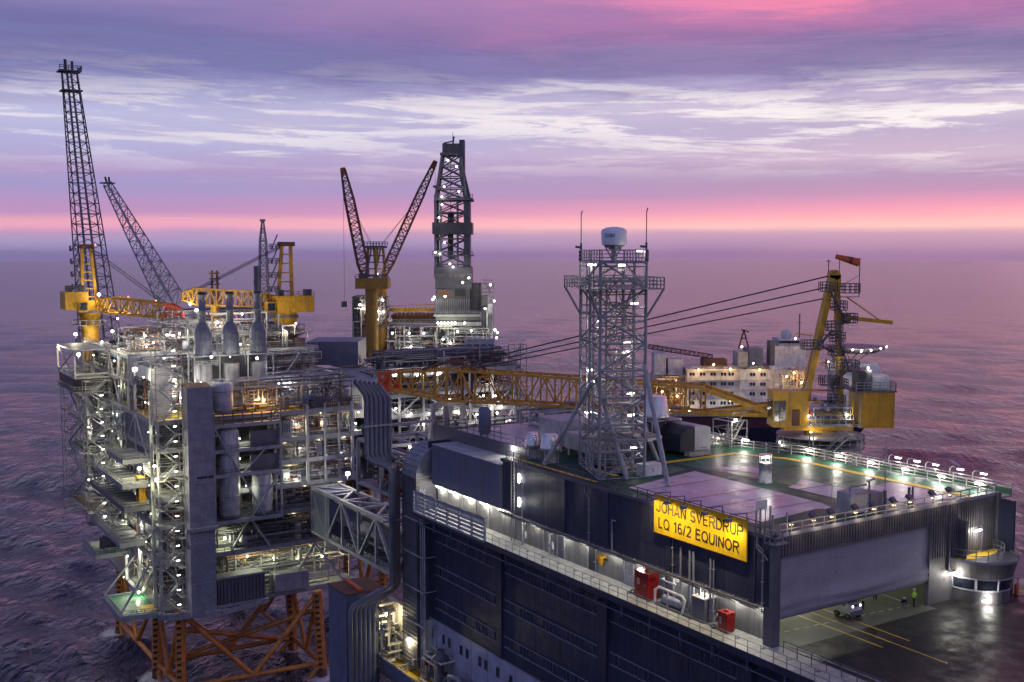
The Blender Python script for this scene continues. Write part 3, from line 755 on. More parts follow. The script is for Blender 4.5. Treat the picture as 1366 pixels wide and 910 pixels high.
b = MB('lgrey'); b.rail([(33.6, 0, 8.6), (33.6, 20, 8.6)], 1.1, 2.2, .04, 2); b.m('grate'); b.box(31.3, 33.7, 0, 24, 8.4, 8.55); b.m('deck_dgreen'); b.box(33.5, 33.56, 0, 16, 8.6, 9.2)
b.build('outer_gangway', lq)
# front
b = MB('fascia'); b.box(.9, 31.2, -.1, .25, 7.15, 8.95); b.box(20.75, 31.2, -.1, .25, ZD, 7.15)
b.m('dgrey'); b.box(.0, .9, -.15, .9, ZD, 8.9); b.box(20.6, 20.75, -.22, .3, ZD, 7.2); b.box(.9, 20.6, -.2, -.1, 7.08, 7.2)
b.box(23.3, 23.5, -.4, -.1, 2.5, 7); b.box(25.1, 25.3, -.9, -.1, 2.8, 7.2); b.box(28.6, 28.75, -.3, -.1, 2.5, 8.8)
b.box(30.9, 31.3, -.4, -.1, 3, 9.2)
b.build('front_wall', lq)
b = MB('rib')
for k in range(85):
    x = 1.05+k*.354
    if x < 20.5: b.box(x, x+.16, -.16, -.1, 7.22, 8.9)
    elif 23.6 < x < 25.0 or 25.4 < x < 28.5 or 28.8 < x < 30.8 or 20.8 < x < 23.2: b.box(x, x+.16, -.16, -.1, 3.9, 8.9)
b.build('wall_rib', lq)
b = MB('door_fabric'); n = 40; zs = [7.1, 6.3, 5.4, 4.5, 3.8, 3.35, 3.0, 2.7, 2.45, 2.2, 1.95, 1.8]; bu = [.0, .03, .05, .04, .02, .10, .22, .26, .12, .16, .12, .02]
rg = random.Random(4); vs = []
for zi, z in enumerate(zs):
    for k in range(n+1):
        t = k/n; y = .05-bu[zi]*(1+.5*math.sin(t*9+zi*.5))-.04*rg.random(); vs.append((.92+19.66*t, y, z+.10*math.sin(t*7.5)*(1 if 1.9 < z < 3.4 else 0)))
b.add(vs, [(i*(n+1)+k, (i+1)*(n+1)+k, (i+1)*(n+1)+k+1, i*(n+1)+k+1) for i in range(len(zs)-1) for k in range(n)], True)
b.m('dgrey'); b.bar((.95, .1, 1.78), (20.55, .1, 1.78), .14)
b.build('roller_door', lq)
# hangar inside
b = MB('deck_hall'); b.box(1.1, 30, .25, 30, ZD-.3, ZD); b.box(1.1, 20.7, -1.1, .25, ZD-.3, ZD-.001); b.build('hangar_floor', lq)
b = MB('dgrey'); b.box(1.1, 30.9, 30, 30.3, ZD, 8.5); b.m('white'); b.box(30.6, 30.9, .3, 30, ZD, 8.5); b.box(1.11, 1.25, .3, 30, ZD, 8.5); b.build('hangar_wall', lq)
# helideck
b = MB('deck_dark'); b.add([(.9, -1.1, ZD-.002), (.9, -60, ZD-.002), (60, -60, ZD-.002), (60, -20, ZD-.002), (31.4, -3.3, ZD-.002), (30.4, -.1, ZD-.002), (20.75, -.1, ZD-.002), (20.7, -1.1, ZD-.002)], [tuple(range(8))])
b.m('dgrey'); b.add([(x, y, ZD-1.2) for x, y in ((.3, -1), (.3, -60), (60, -60), (60, 8), (31, 8))], [(4, 3, 2, 1, 0)])
b.build('helideck', lq)
b = MB('deck_green'); b.add([(31.4, -3.3, ZD-.002), (60, -20, ZD-.002), (60, 2, ZD-.002), (33.4, 0, ZD-.002), (31.3, 0, ZD-.002), (30.4, -.1, ZD-.002)], [tuple(range(6))])
b.m('deck_yellow'); b.add([(31.9, -2.9, ZD+.003), (60, -17, ZD+.003), (60, -15.6, ZD+.003), (32.2, -1.7, ZD+.003)], [(0, 1, 2, 3)])
b.m('galv'); b.rail([(33.2, .2, ZD), (60, -13, ZD)], .6, 1.5, .04, 0)
b.build('helideck_edge', lq)
b = MB('deck_yellow'); z = ZD+.004
for x0, y0, x1, y1 in ((8.28, 4.6, 8.04, -5.1), (9.92, 4.6, 9.5, -10.3), (11.6, 4.6, 11.27, -5.3)):
    b.add([(x0-.07, y0, z), (x0+.07, y0, z), (x1+.07, y1, z), (x1-.07, y1, z)], [(3, 2, 1, 0)])
b.m('white')
for k in range(16): x = 1.6+k*1.15; y = 2.3-k*.09; b.add([(x, y-.05, z), (x+.6, y-.1, z), (x+.6, y, z), (x, y+.05, z)], [(0, 1, 2, 3)])
b.add([(19.9, 5.2, z), (19.72, 2.2, z), (19.86, 2.2, z), (20.04, 5.2, z)], [(3, 2, 1, 0)][::-1])
b.build('deck_line', lq)
# ---- name board
sb = thing('name_board', 'big yellow name board with dark lettering hung on the upper long wall', 'sign', (-.3, 8.65, 6.3))
b = MB('sign_yellow'); b.box(-.42, -.34, 2.5, 14.8, 6.32, 9.98); b.m('dgrey'); b.box(-.34, -.02, 3, 14.3, 6.6, 9.7); b.build('panel', sb)
b = MB('boom_yellow')
for y in (2.5, 14.72): b.box(-.45, -.42, y, y+.08, 6.32, 9.98)
b.box(-.45, -.42, 2.58, 14.72, 6.32, 6.39); b.box(-.45, -.42, 2.58, 14.72, 9.91, 9.98); b.build('rim', sb)
b = MB('galv')
for z in np.arange(6.6, 9.9, .55): b.box(-.46, -.45, 2.52, 2.56, z, z+.08)
b.build('bolt', sb)
b = MB('boom_yellow'); b.box(-.425, -.42, 2.5, 14.8, 8.13, 8.15); b.build('seam', sb)
for tx, y0, z0, wd_ in (('JOHAN SVERDRUP', 14.42, 8.38, 11.4), ('LQ 16/2 EQUINOR', 14.15, 6.86, 10.7)):
    b = MB('letter'); vs, fs = strokes(tx, 1.02, wd_, lambda x, y, l: (-.426-l, y0-x, z0+y)); b.add(vs, fs); b.build('lettering', sb)
for i, y in enumerate((14.0, 12.0, 9.8, 7.0, 4.0)):
    b = MB('dgrey'); b.path([(.1, y-.9, 9.0), (.1, y-.9, 10.4), (-1.1, y-.3, 10.35), (-1.25, y, 10.0)], .05, 6); b.m('grey'); b.box(-1.4, -1.0, y-.25, y+.25, 9.62, 9.9); b.m('lamp_warm'); b.box(-1.3, -1.05, y-.2, y+.2, 9.6, 9.62)
    o = solo(b, 'sign_lamp', 'small dark bracket lamp leaning over the top of the yellow name board', 'lamp', (-.2, y, 9.6), 'bracket lamps over the name board')
    l = bpy.data.lights.new('lamp_glow', 'SPOT'); l.energy = 520; l.color = (1, .84, .46); l.spot_size = R(150); l.spot_blend = .9; l.shadow_soft_size = .1
    lo = bpy.data.objects.new('lamp_glow', l); col.objects.link(lo); lo.parent = o; lo.location = (-1.15, 0, -.08); lo.rotation_euler = (0, R(-16), 0)
# ---- wall lamps
for z in (7.35, 4.6): lamp((-.3, 38.5, z), 'upright tube lamp on the navy wall beside the cable ladder', 'upright tube lamps on the long wall', 'tubez', 1.05, 80, (-.45, 0, 0))
gl = 'tube lamps under the overhang of the long wall'
for i, y in enumerate((58.6, 55.2, 51.4, 47.4)): lamp((.3, y, 2.72), 'slim tube lamp under the blue grey roof box lighting the pale passage', gl, 'tubey', 1.3, 190, (.1, 0, -.4))
for i, y in enumerate((43.5, 36.5, 30.6, 27, 22, 17.6, 12.4, 8.6, 4.6, 1.6)): lamp((.35, y, 2.72), 'slim tube lamp under the overhang above the outer walkway', gl, 'tubey', .9, 95, (-.1, 0, -.4))
# ---- roof edge lamps
for i, y in enumerate((24.2, 19.7, 15.2, 10.7, 6.2, 1.9)): lamp((31, y, 9.75), 'bright tube lamp low on the sea side roof railing beside the yellow line', 'tube lamps along the roof railing', 'tubey', .8, 330, (-.4, 0, -.1), (1, .93, .78))
for i, p in enumerate(((28.4, 36.3, 9.95), (28.4, 31.9, 10.1), (26, 38.2, 9.9))): lamp(p, 'bright tube lamp on the far corner railing of the roof', 'tube lamps on the far roof corner', 'tubey', 1.0, 260, (-.5, -.2, -.1), (1, .93, .78))
for i, y in enumerate((13.7, 11.25, 8.9, 5.9, 3.2)):
    b = MB('galv'); b.path([(33.6, y+1.2, 8.6), (33.6, y+1.2, 10.1), (33.6, y+.9, 10.4), (33.6, y+.3, 10.35)], .05, 6); b.m('grey'); b.box(33.4, 33.8, y-.45, y+.35, 10.28, 10.36); b.m('lamp_white'); b.box(33.47, 33.73, y-.35, y+.25, 10.12, 10.28)
    o = solo(b, 'gooseneck_lamp', 'glowing lamp on a bent pole outside the roof railing over the sea', 'lamp', (33.6, y+1.2, 8.6), 'bent pole lamps outside the roof edge')
    lo = bpy.data.objects.new('lamp_glow', ldata('goose', 160, (1, .95, .85))); col.objects.link(lo); lo.parent = o; lo.location = (0, -1.3, 1.2)
lamp((3.9, 46.2, 9.2), 'bright tube lamp at the end of the dark parapet', 'single parapet lamp', 'tubey', 1.3, 420, (-.6, -.6, .1))['group'] = 'parapet lamps'
for i, (x, y, lb) in enumerate(((27.45, -.5, 'small bright lamp high on the corrugated front wall above the curved booth'), (23.6, -.5, 'small bright lamp on the front wall between the roller door and the curved booth'))):
    z = (6.0, 2.35)[i]
    o = lamp((x, y, z), lb, 'front wall lamps', 'tubex', 1.1, 170, (0, -.5, -.3)); del o['group']
# lights inside the hangar
for x in (6, 14, 19): 
    o = lamp((x, 13, 8.2), 'ceiling tube lamp inside the open hangar', 'hangar ceiling lamps', 'tubex', 1.4, 800, (0, 0, -.4), (1, .97, .75))
# dark-backed deck floods on the front railing, lit downwards onto the fascia
b = MB('dgrey'); b.bar((0, 0, -.3), (0, 0, .5), .1); b.bar((0, -.1, .35), (0, .4, .75), .5, .35); b.m('lamp_warm'); b.box(-.14, .14, -.02, .1, .12, .15); fl = solo(b, 'deck_floodlight', 'dark backed floodlight tilted down over the front roof railing', 'lamp', (0, 0, 0), 'downward floodlights on the front railing')
lo = bpy.data.objects.new('lamp_glow', ldata('deck', 26, (1, .82, .55), .15)); col.objects.link(lo); lo.parent = fl; lo.location = (0, -.75, -.1)
for i, px in enumerate((1056, 1086, 1110, 1142, 1166, 1193, 1215, 1245, 1268)):
    y = 702-(px-1056)*.222; p = ony(px, y, .2); p = (p[0], .2, 9.55)
    if i == 0: fl.location = W(p); ORG[fl.name] = p
    else: copy_tree(fl, p)
# ------------------------------------------------------------------ things on and around the living quarters
# curved control booth
cb = thing('control_booth', 'round fronted grey control booth with a band of dark windows at the helideck edge', 'building', (27.4, -1, ZD))
def arc(r1, r2, n=20): return [(27.5-r1*math.cos(math.pi*k/n), -.12-r2*math.sin(math.pi*k/n)) for k in range(n+1)]
def ring(mb, a, z0, c, z1):
    n = len(a); mb.add([(x, y, z0) for x, y in a]+[(x, y, z1) for x, y in c], [(k, k+1, n+k+1, n+k) for k in range(n-1)], False)
b = MB('fascia'); ring(b, arc(3.1, 3.5), ZD, arc(3.1, 3.5), .75); ring(b, arc(3.3, 3.75), 1.95, arc(3.75, 4.15), 3.55)
b.m('grey'); ring(b, arc(3.2, 3.6), .7, arc(3.2, 3.6), .86); ring(b, arc(3.35, 3.8), 1.85, arc(3.35, 3.8), 2.0); ring(b, arc(3.8, 4.2), 3.5, arc(3.8, 4.2), 3.72)
b.build('shell', cb)
b = MB('glass'); ring(b, arc(3.12, 3.52), .86, arc(3.22, 3.64), 1.85); b.m('grey')
A1, A2 = arc(3.14, 3.54), arc(3.26, 3.68)
for k in range(0, 21, 4): b.bar((*A1[k], .8), (*A2[k], 1.9), .16)
b.build('window_band', cb)
b = MB('dgrey'); p = arc(3.75, 4.1); b.add([(x, y, 3.5) for x, y in p], [tuple(range(len(p)))[::-1]]); b.m('deck_yellow'); p = arc(3.5, 1.2); b.add([(x, y, 3.506) for x, y in p], [tuple(range(len(p)))[::-1]]); b.build('roof', cb)
b = MB('galv'); p = arc(3.2, 2.6, 8); b.rail([(x, y, 3.5) for x, y in p], 1.0, 1.5, .03, 1); b.build('railing', cb)
o = lamp((25.45, -2.98, .05), 'bright tube lamp low on the curved booth lighting the wet helideck', 'x', 'tubex', .9, 240, (0, -.35, -.05), (1, .97, .86)); del o['group']
b = MB('orange_red'); b.lathe((30.9, -2.6, ZD), [(.18, 0), (.2, .1), (.2, .9), (.12, 1.05), (.06, 1.15)], 12); b.m('black'); b.path([(30.9, -2.6, .6), (31.05, -2.7, .55), (31.1, -2.7, .1)], .03, 6)
solo(b, 'fire_extinguisher', 'orange fire extinguisher standing beside the curved booth', 'extinguisher', (30.9, -2.6, ZD))
# fire monitor cabinets
def cabinet(x, y, sx, sy, h, lb, seed):
    t = thing('fire_cabinet', lb, 'cabinet', (x, y, ZD))
    b = MB('red'); b.box(x-sx/2, x+sx/2, y-sy/2, y+sy/2, ZD+.12, ZD+h); b.m('dgrey'); b.box(x-sx/2+.1, x+sx/2-.1, y-sy/2+.1, y+sy/2-.1, ZD, ZD+.12); b.build('body', t)
    b = MB('red'); b.box(x-sx/2-.06, x+sx/2+.06, y-sy/2-.06, y+sy/2+.06, ZD+h, ZD+h+.08); b.lathe((x, y, ZD+h+.08), [(.2, 0), (.25, .1), (.1, .22)], 10); b.build('lid', t)
    b = MB('white')
    for k in range(4): b.box(x-sx/2-.012, x-sx/2-.006, y+sy*.12, y+sy*.34, ZD+h*.72-k*.16, ZD+h*.72-k*.16+.06)
    b.m('galv'); b.bar((x-sx/2-.05, y-sy*.3, ZD+h*.5), (x-sx/2-.05, y-sy*.3, ZD+h*.6), .05); b.build('marking', t)
    b = MB('galv'); b.path([(x, y+sy/2, ZD+1.2), (x, y+sy/2+.5, ZD+1.2), (x, y+sy/2+.8, ZD+.8), (x, y+sy/2+.8, ZD)], .14, 8)
    b.path([(x-.3, y+sy/2, ZD+.5), (x-.3, y+sy/2+.6, ZD+.5), (x-.3, y+sy/2+1.1, ZD+.1)], .12, 8); b.build('pipe', t)
cabinet(-.1, 16.2, 1.3, 2.0, 2.55, 'tall red steel cabinet on the walkway, the farther and larger of the two', 1)
cabinet(-.4, 4.9, .9, 1.15, 1.75, 'smaller red steel cabinet on the walkway near the roller door corner', 2)
t = thing('pump_skid', 'grey pump skid with bent white pipes between the two red cabinets', 'pump', (-.2, 11.5, ZD))
b = MB('dgrey'); b.box(-.8, .6, 9.2, 14.2, ZD, ZD+.15); b.build('base', t)
b = MB('grey'); hvessel(b, (-.2, 11, .15), (-.2, 13.4, .15), .42); b.build('tank', t)
b = MB('white'); b.path([(-.7, 14.2, ZD), (-.7, 14.2, .9), (-.7, 13.6, 1.3), (-.7, 10.4, 1.25), (-.7, 10.0, .9), (-.7, 10.4, ZD)], .12, 8); b.path([(-.5, 12.6, ZD), (-.5, 12.6, 1.2)], .09, 8); b.path([(.2, 13.9, 1.9), (-.3, 13.9, 1.9), (-.3, 11.5, 1.9), (-.3, 11.5, 2.3)], .09, 8); b.build('pipe', t)
t = thing('valve_cabinet', 'dark grey valve cabinet with a pale dented lid on the walkway', 'cabinet', (-.1, 8.2, ZD))
b = MB('dgrey'); b.box(-.7, .6, 7.4, 9.0, ZD+.1, 1.7); b.build('body', t); b = MB('cream'); b.box(-.76, .66, 7.34, 9.06, 1.7, 1.78); b.build('lid', t)
b = MB('galv'); b.path([(-.2, 8.6, 1.78), (-.2, 8.6, 2.3), (-.2, 9.3, 2.4)], .1, 8); b.path([(-.3, 7.8, 1.78), (-.3, 7.8, 2.5)], .08, 8); b.build('pipe', t)
t = thing('wall_funnel', 'small yellow funnel shaped buoy hanging on the pale recess wall', 'buoy', (.5, 24.2, 1.2))
b = MB('yellow'); b.lathe((.5, 24.2, .5), [(.05, 0), (.22, .15), (.5, 1.0), (.5, 1.15)], 14); b.build('body', t); b = MB('black'); b.tube((.5, 23.7, 1.4), (.5, 23.2, 1.4), .12, n=8); b.build('strap', t)
for y, lb in ((33.2, 'white hose valve with a bent pipe on the recess wall by the louvred door'), (38.6, 'white hose valve below the upright wall lamps')):
    b = MB('white'); b.path([(.2, y, ZD), (.2, y, 1.9), (.2, y-.5, 2.1)], .1, 8); b.tube((.2, y, .8), (.2, y-.6, .8), .12, n=8); b.tube((.2, y-.6, .5), (.2, y-.6, 1.2), .14, n=8)
    solo(b, 'hose_valve', lb, 'valve', (.2, y, ZD))
# tug vehicle
t = thing('tow_tractor', 'small white tow tractor with a dark blue cab under the roller door', 'vehicle', (11.9, 1.9, ZD))
Y_ = -.55
b = MB('white'); b.box(11.15, 12.65, .95, 2.9, .0, .62); b.box(11.2, 12.6, .95, 1.6, .62, .95); b.box(11.25, 12.55, 2.2, 2.9, .62, 1.0); b.m('dgrey'); b.box(11.1, 12.7, .85, .95, -.1, .3); b.box(11.2, 12.6, .94, .95, .66, .9); b.build('body', t)
b = MB('bluepaint'); b.box(11.2, 12.6, 1.4, 2.6, 1.5, 1.66)
for x in (11.28, 12.5):
    for y in (1.45, 2.55): b.bar((x, y, .6), (x, y, 1.5), .1)
b.m('hullnavy'); b.box(11.3, 12.5, 1.42, 1.46, .95, 1.5); b.build('cab', t)
for x in (11.25, 12.55):
    for y in (1.3, 2.6): b = MB('rubber'); b.tube((x-.1, y, -.22), (x+.1, y, -.22), .28, n=16); wl_ = b.build('wheel', t); b = MB('grey'); b.tube((x-.11, y, -.22), (x+.11, y, -.22), .13, n=12); b.build('rim', wl_)
for x in (11.4, 12.4): b = MB('lamp_white'); b.tube((x, .92, .75), (x, .95, .75), .09, n=10); b.build('headlight', t)
# people
def person(pos, label, pose, top, legs, helmet, face=0., extra=None):
    """one skinned body; helmet is a child"""
    J = {'stand': [((0, 0, .95), .15), ((0, 0, 1.18), .17), ((0, 0, 1.42), .17), ((0, 0, 1.54), .065), ((0, -.02, 1.66), .095), ((0, -.02, 1.74), .085)],
         'crouch': [((0, 0, .42), .15), ((0, -.12, .62), .17), ((0, -.26, .83), .17), ((0, -.33, .94), .065), ((0, -.38, 1.04), .095), ((0, -.39, 1.12), .085)]}[pose]
    v = [j[0] for j in J]; rad = [j[1] for j in J]; e = [(i, i+1) for i in range(5)]
    def chain(st, pts):
        pr = st
        for p, r in pts: v.append(p); rad.append(r); e.append((pr, len(v)-1)); pr = len(v)-1
    for s in (-1, 1):
        if pose == 'stand':
            chain(0, [((s*.10, 0, .90), .11), ((s*.11, -.02, .50), .075), ((s*.12, .01, .10), .055), ((s*.12, -.13, .05), .045)])
            chain(2, [((s*.20, 0, 1.42), .075), ((s*.27, .02, 1.14), .055), ((s*.20, -.20, 1.16) if s > 0 else (s*.14, -.24, 1.30), .042), ((s*.12, -.27, 1.22) if s > 0 else (s*.05, -.30, 1.36), .035)])
        else:
            chain(0, [((s*.12, -.05, .42), .11), ((s*.17, -.38, .48), .08), ((s*.14, -.12, .12), .055), ((s*.14, -.26, .05), .045)])
            chain(2, [((s*.20, -.27, .84), .075), ((s*.27, -.40, .60), .055), ((s*.16, -.58, .52), .042), ((s*.1, -.64, .48), .035)])
    me = bpy.data.meshes.new('person'); me.from_pydata(v, e, []); o = bpy.data.objects.new('person', me); col.objects.link(o)
    sk = o.modifiers.new('skin', 'SKIN'); sk.use_smooth_shade = True
    for i, r in enumerate(rad): me.skin_vertices[0].data[i].radius = (r, r)
    me.skin_vertices[0].data[0].use_root = True
    su = o.modifiers.new('sub', 'SUBSURF'); su.levels = 1; su.render_levels = 1
    dg = bpy.context.evaluated_depsgraph_get(); m2 = bpy.data.meshes.new_from_object(o.evaluated_get(dg)); bpy.data.objects.remove(o)
    for n in (top, legs, 'skin', 'rubber'): m2.materials.append(M[n])
    hz = 1.57 if pose == 'stand' else .96; wz = .93 if pose == 'stand' else .40
    for p in m2.polygons:
        c = p.center
        p.material_index = 2 if c.z > hz-.03 else (3 if c.z < .10 else (1 if (c.z < wz or (pose == 'crouch' and c.z < .56 and abs(c.x) < .3 and c.y > -.5 and c.z < .54)) else 0)); p.use_smooth = True
    o = bpy.data.objects.new('person', m2); col.objects.link(o); o.location = W(pos); o.rotation_euler = (0, 0, ANG+face); tag(o, label, 'person'); ORG[o.name] = tuple(pos)
    hp = Vector(J[5][0]); b = MB(helmet); b.lathe((hp.x, hp.y, hp.z-.05), [(.125, 0), (.118, .05), (.09, .11), (.04, .14)], 14); b.lathe((hp.x, hp.y-.03, hp.z-.05), [(.15, 0), (.15, .015)], 14)
    ORG['tmp'] = (0, 0, 0)
    h = b.build('helmet', None, (0, 0, 0)); h.location = (0, 0, 0); h.rotation_euler = (0, 0, 0); h.parent = o
    if top == 'hivis':
        b = MB('white'); z = 1.1 if pose == 'stand' else .6; b.lathe((0, 0, z), [(.185, 0), (.185, .05)], 14); s_ = b.build('reflective_band', None, (0, 0, 0)); s_.location = (0, 0, 0); s_.rotation_euler = (0, 0, 0); s_.parent = o
    return o
person((19.24, .35, ZD), 'standing person in a bright yellow hi-vis jacket and dark trousers under the roller door end', 'stand', 'hivis', 'cloth', 'white', .4)
person((18.15, .75, ZD), 'crouching person in dark clothes with a white helmet under the roller door', 'crouch', 'cloth', 'grey', 'white', -.6)
person((14.5, 2.35, ZD), 'person in a yellow hi-vis jacket half hidden by the roller door beside the tow tractor', 'stand', 'hivis', 'cloth', 'white', .2)
person((17.8, 3.65, ZD), 'person in all dark clothes standing behind the roller door', 'stand', 'cloth', 'cloth', 'white', 2.)
# roof furniture
t = thing('vent_pot', 'upright grey cylinder with a lamp on top standing on the dark green deck strip', 'vent', (16.1, 16.6, ZRF))
b = MB('lgrey'); b.lathe((16.1, 16.6, ZRF), [(.75, 0), (.75, .12), (.66, .14), (.66, 2.0), (.72, 2.02), (.72, 2.12)], 20); b.build('drum', t)
b = MB('galv')
for k in range(8): a = k*math.pi/4; b.bar((16.1+.6*math.cos(a), 16.6+.6*math.sin(a), ZRF+2.12), (16.1+.6*math.cos(a), 16.6+.6*math.sin(a), ZRF+2.9), .06)
b.bar((15.2, 15.8, ZRF), (15.5, 16.1, ZRF+.9), .1); b.bar((16.9, 17.3, ZRF), (16.7, 17.1, ZRF+.9), .1); b.build('guard', t)
b = MB('alu'); b.lathe((16.1, 16.6, ZRF+2.9), [(.7, 0), (.7, .06)], 16); b.build('cap', t)
o = lamp((16.0, 16.5, ZRF+2.75), 'small bright lamp on top of the grey cylinder on the roof', 'x', 'tubex', .9, 150, (-.5, -.8, -.2)); del o['group']
t = thing('equipment_cabinet', 'pale equipment cabinet with a darker rear half near the front roof railing', 'cabinet', (13.6, 2.4, ZRF))
b = MB('lgrey'); b.box(11.9, 14.4, 1.9, 3.5, ZRF+.1, ZRF+2.0); b.build('body', t); b = MB('bluegrey'); b.box(14.45, 16.2, 1.7, 3.2, ZRF+.1, ZRF+1.7); b.m('dgrey')
for k in range(5): b.box(14.6+.3*k, 14.8+.3*k, 1.69, 1.7, ZRF+.4, ZRF+1.5)
b.build('cooler', t); b = MB('galv'); b.path([(12.6, 2.6, ZRF+2), (12.6, 2.6, ZRF+2.4), (14.8, 2.6, ZRF+2.4)], .08, 8); b.tube((14.9, 2.3, ZRF+1.7), (14.9, 2.3, ZRF+2.8), .1, n=8); b.bar((14.5, 2.3, ZRF+2.8), (15.6, 2.3, ZRF+2.9), .12); b.build('pipe', t)
def mast(x, y, h, r, lb):
    t = thing('whip_antenna', lb, 'antenna', (x, y, ZRF)); b = MB('dgrey'); b.box(x-.12, x+.12, y-.12, y+.12, ZRF, ZRF+1.3); b.build('base', t); b = MB('galv'); b.tube((x, y, ZRF+1.2), (x, y, ZRF+h*.5), r, n=6); b.tube((x, y, ZRF+h*.5), (x, y, ZRF+h), r*.5, n=6); b.build('rod', t)
mast(8.1, .8, 4.0, .04, 'short thin whip antenna on the front roof railing left of the pale cabinet')
mast(18.4, 3.3, 6.3, .06, 'tall thin whip antenna on the roof right of the pale cabinet')
b = MB('dgrey'); b.bar((19.2, 1.2, ZRF), (19.2, 1.2, ZRF+1.9), .18); b.bar((19.6, 1.1, ZRF), (19.6, 1.1, ZRF+1.9), .14); solo(b, 'mooring_post', 'pair of short dark posts beside the tall roof antenna', 'post', (19.4, 1.2, ZRF))
t = thing('deck_sign', 'small pale blank board on thin legs at the near roof corner', 'sign', (3.4, 4.6, ZRF))
b = MB('white'); b.box(2.7, 4.0, 4.55, 4.62, ZRF+1.1, ZRF+1.95); b.build('board', t); b = MB('galv')
for x in (2.8, 3.9): b.bar((x, 4.65, ZRF), (x, 4.65, ZRF+1.9), .07)
b.build('leg', t)
t = thing('corner_frame', 'small galvanised stair frame at the near corner of the roof', 'frame', (1.2, 1.2, ZRF))
b = MB('galv')
for x, y in ((.3, .3), (2.0, .3), (.3, 2.2), (2.0, 2.2), (1.2, 2.6), (2.6, 2.8)): b.bar((x, y, ZRF-.3), (x, y, ZRF+1.9), .12)
b.box(-.5, 1.2, -.8, .5, ZRF-.45, ZRF-.35); b.rail([(-.5, .4, ZRF-.35), (-.5, -.8, ZRF-.35), (1.2, -.8, ZRF-.35)], 1.1, .8, .04, 1); b.path([(-.6, 1.2, 8.5), (-.6, 1.2, 7.9), (-.4, .5, 7.4), (-.3, .2, 7.0)], .07, 6); b.build('bracing', t)
# ventilation cowls near the long edge
def cowl(x, y, z0, h, r, lb):
    t = thing('vent_cowl', lb, 'vent', (x, y, z0)); b = MB('lgrey'); b.lathe((x, y, z0), [(r*.62, 0), (r*.62, h*.5)], 16); b.build('duct', t)
    b = MB('alu'); b.lathe((x, y, z0+h*.42), [(r*.9, 0), (r, h*.06), (r*.97, h*.14), (r*.66, h*.56), (r*.6, h*.58)], 22); b.build('hood', t)
    b = MB('galv')
    for k in range(4): a = k*math.pi/2+.5; b.bar((x+r*.85*math.cos(a), y+r*.85*math.sin(a), z0), (x+r*.85*math.cos(a), y+r*.85*math.sin(a), z0+h*.44), .12)
    b.build('stand', t)
cowl(3.3, 41.2, ZRF, 3.0, .95, 'smaller round metal vent cowl at the long roof edge, farther from the lattice tower')
cowl(3.3, 37.6, ZRF, 3.3, 1.2, 'larger round metal vent cowl at the long roof edge, next to the lattice tower')
t = thing('exhaust_hood', 'big silver cone shaped hood on a steel stand behind the lattice tower', 'vent', (18.9, 37.5, ZRF))
b = MB('alu'); b.lathe((18.9, 37.5, ZRF+3.9), [(1.5, 0), (1.62, .15), (1.6, .4), (1.15, 2.6), (1.08, 2.7)], 26); b.build('hood', t)
b = MB('dgrey'); b.lathe((18.9, 37.5, ZRF+1.9), [(.8, 0), (1.0, 1.2), (1.45, 2.1)], 20); b.build('neck', t)
b = MB('fascia'); b.box(17.4, 20.0, 36.5, 38.5, ZRF+.2, ZRF+2.0); b.build('fan_box', t)
b = MB('galv'); b.box(16.9, 21.6, 35.9, 39.1, ZRF+3.7, ZRF+3.85)
for x, y in ((17, 36), (21.5, 36), (17, 39), (21.5, 39)): b.bar((x, y, ZRF), (x, y, ZRF+3.7), .18)
b.build('stand', t)
t = thing('air_handling_unit', 'large grey air handling unit with a rounded dark end on the roof', 'machine', (21, 34.5, ZRF))
b = MB('lgrey'); pr = [(20.4, ZRF+.4), (22.9, ZRF+.4), (22.9, ZRF+3.1), (22.3, ZRF+3.35), (20.4, ZRF+3.5)]; b.extr([(x, 32.2, z) for x, z in pr], (0, 4.8, 0)); b.build('body', t)
b = MB('black'); b.extr([(18.6, 32.8, ZRF+.4), (20.39, 32.3, ZRF+.4), (20.39, 32.3, ZRF+3.3), (19.6, 32.5, ZRF+3.2), (18.7, 32.8, ZRF+2.5)], (0, 4.2, 0)); b.build('intake', t)
b = MB('dgrey'); b.box(20.5, 22.8, 32.3, 36.9, ZRF, ZRF+.4); b.box(21.2, 22.2, 32.18, 32.2, ZRF+.75, ZRF+.83); b.build('base', t)
b = MB('galv'); b.rail([(18.6, 31.2, ZRF+.1), (21.9, 31.1, ZRF+.1), (22.1, 32.0, ZRF+.1), (18.7, 32.1, ZRF+.1), (18.6, 31.2, ZRF+.1)], .45, .35, .03, 2); b.m('grate'); b.box(18.7, 21.9, 31.2, 32, ZRF+.07, ZRF+.12); solo(b, 'rescue_basket', 'flat wire rescue basket lying in front of the air handling unit', 'basket', (20.3, 31.6, ZRF))
b = MB('white'); b.box(6.9, 9.4, 25.2, 26.5, ZRF+.08, ZRF+1.35); b.m('dgrey'); b.box(7, 9.3, 25.3, 26.4, ZRF, ZRF+.08); b.m('galv'); b.box(8.1, 8.2, 25.17, 25.2, ZRF+.5, ZRF+.9); solo(b, 'storage_box', 'low white storage box at the foot of the lattice tower', 'box', (8.2, 25.8, ZRF))
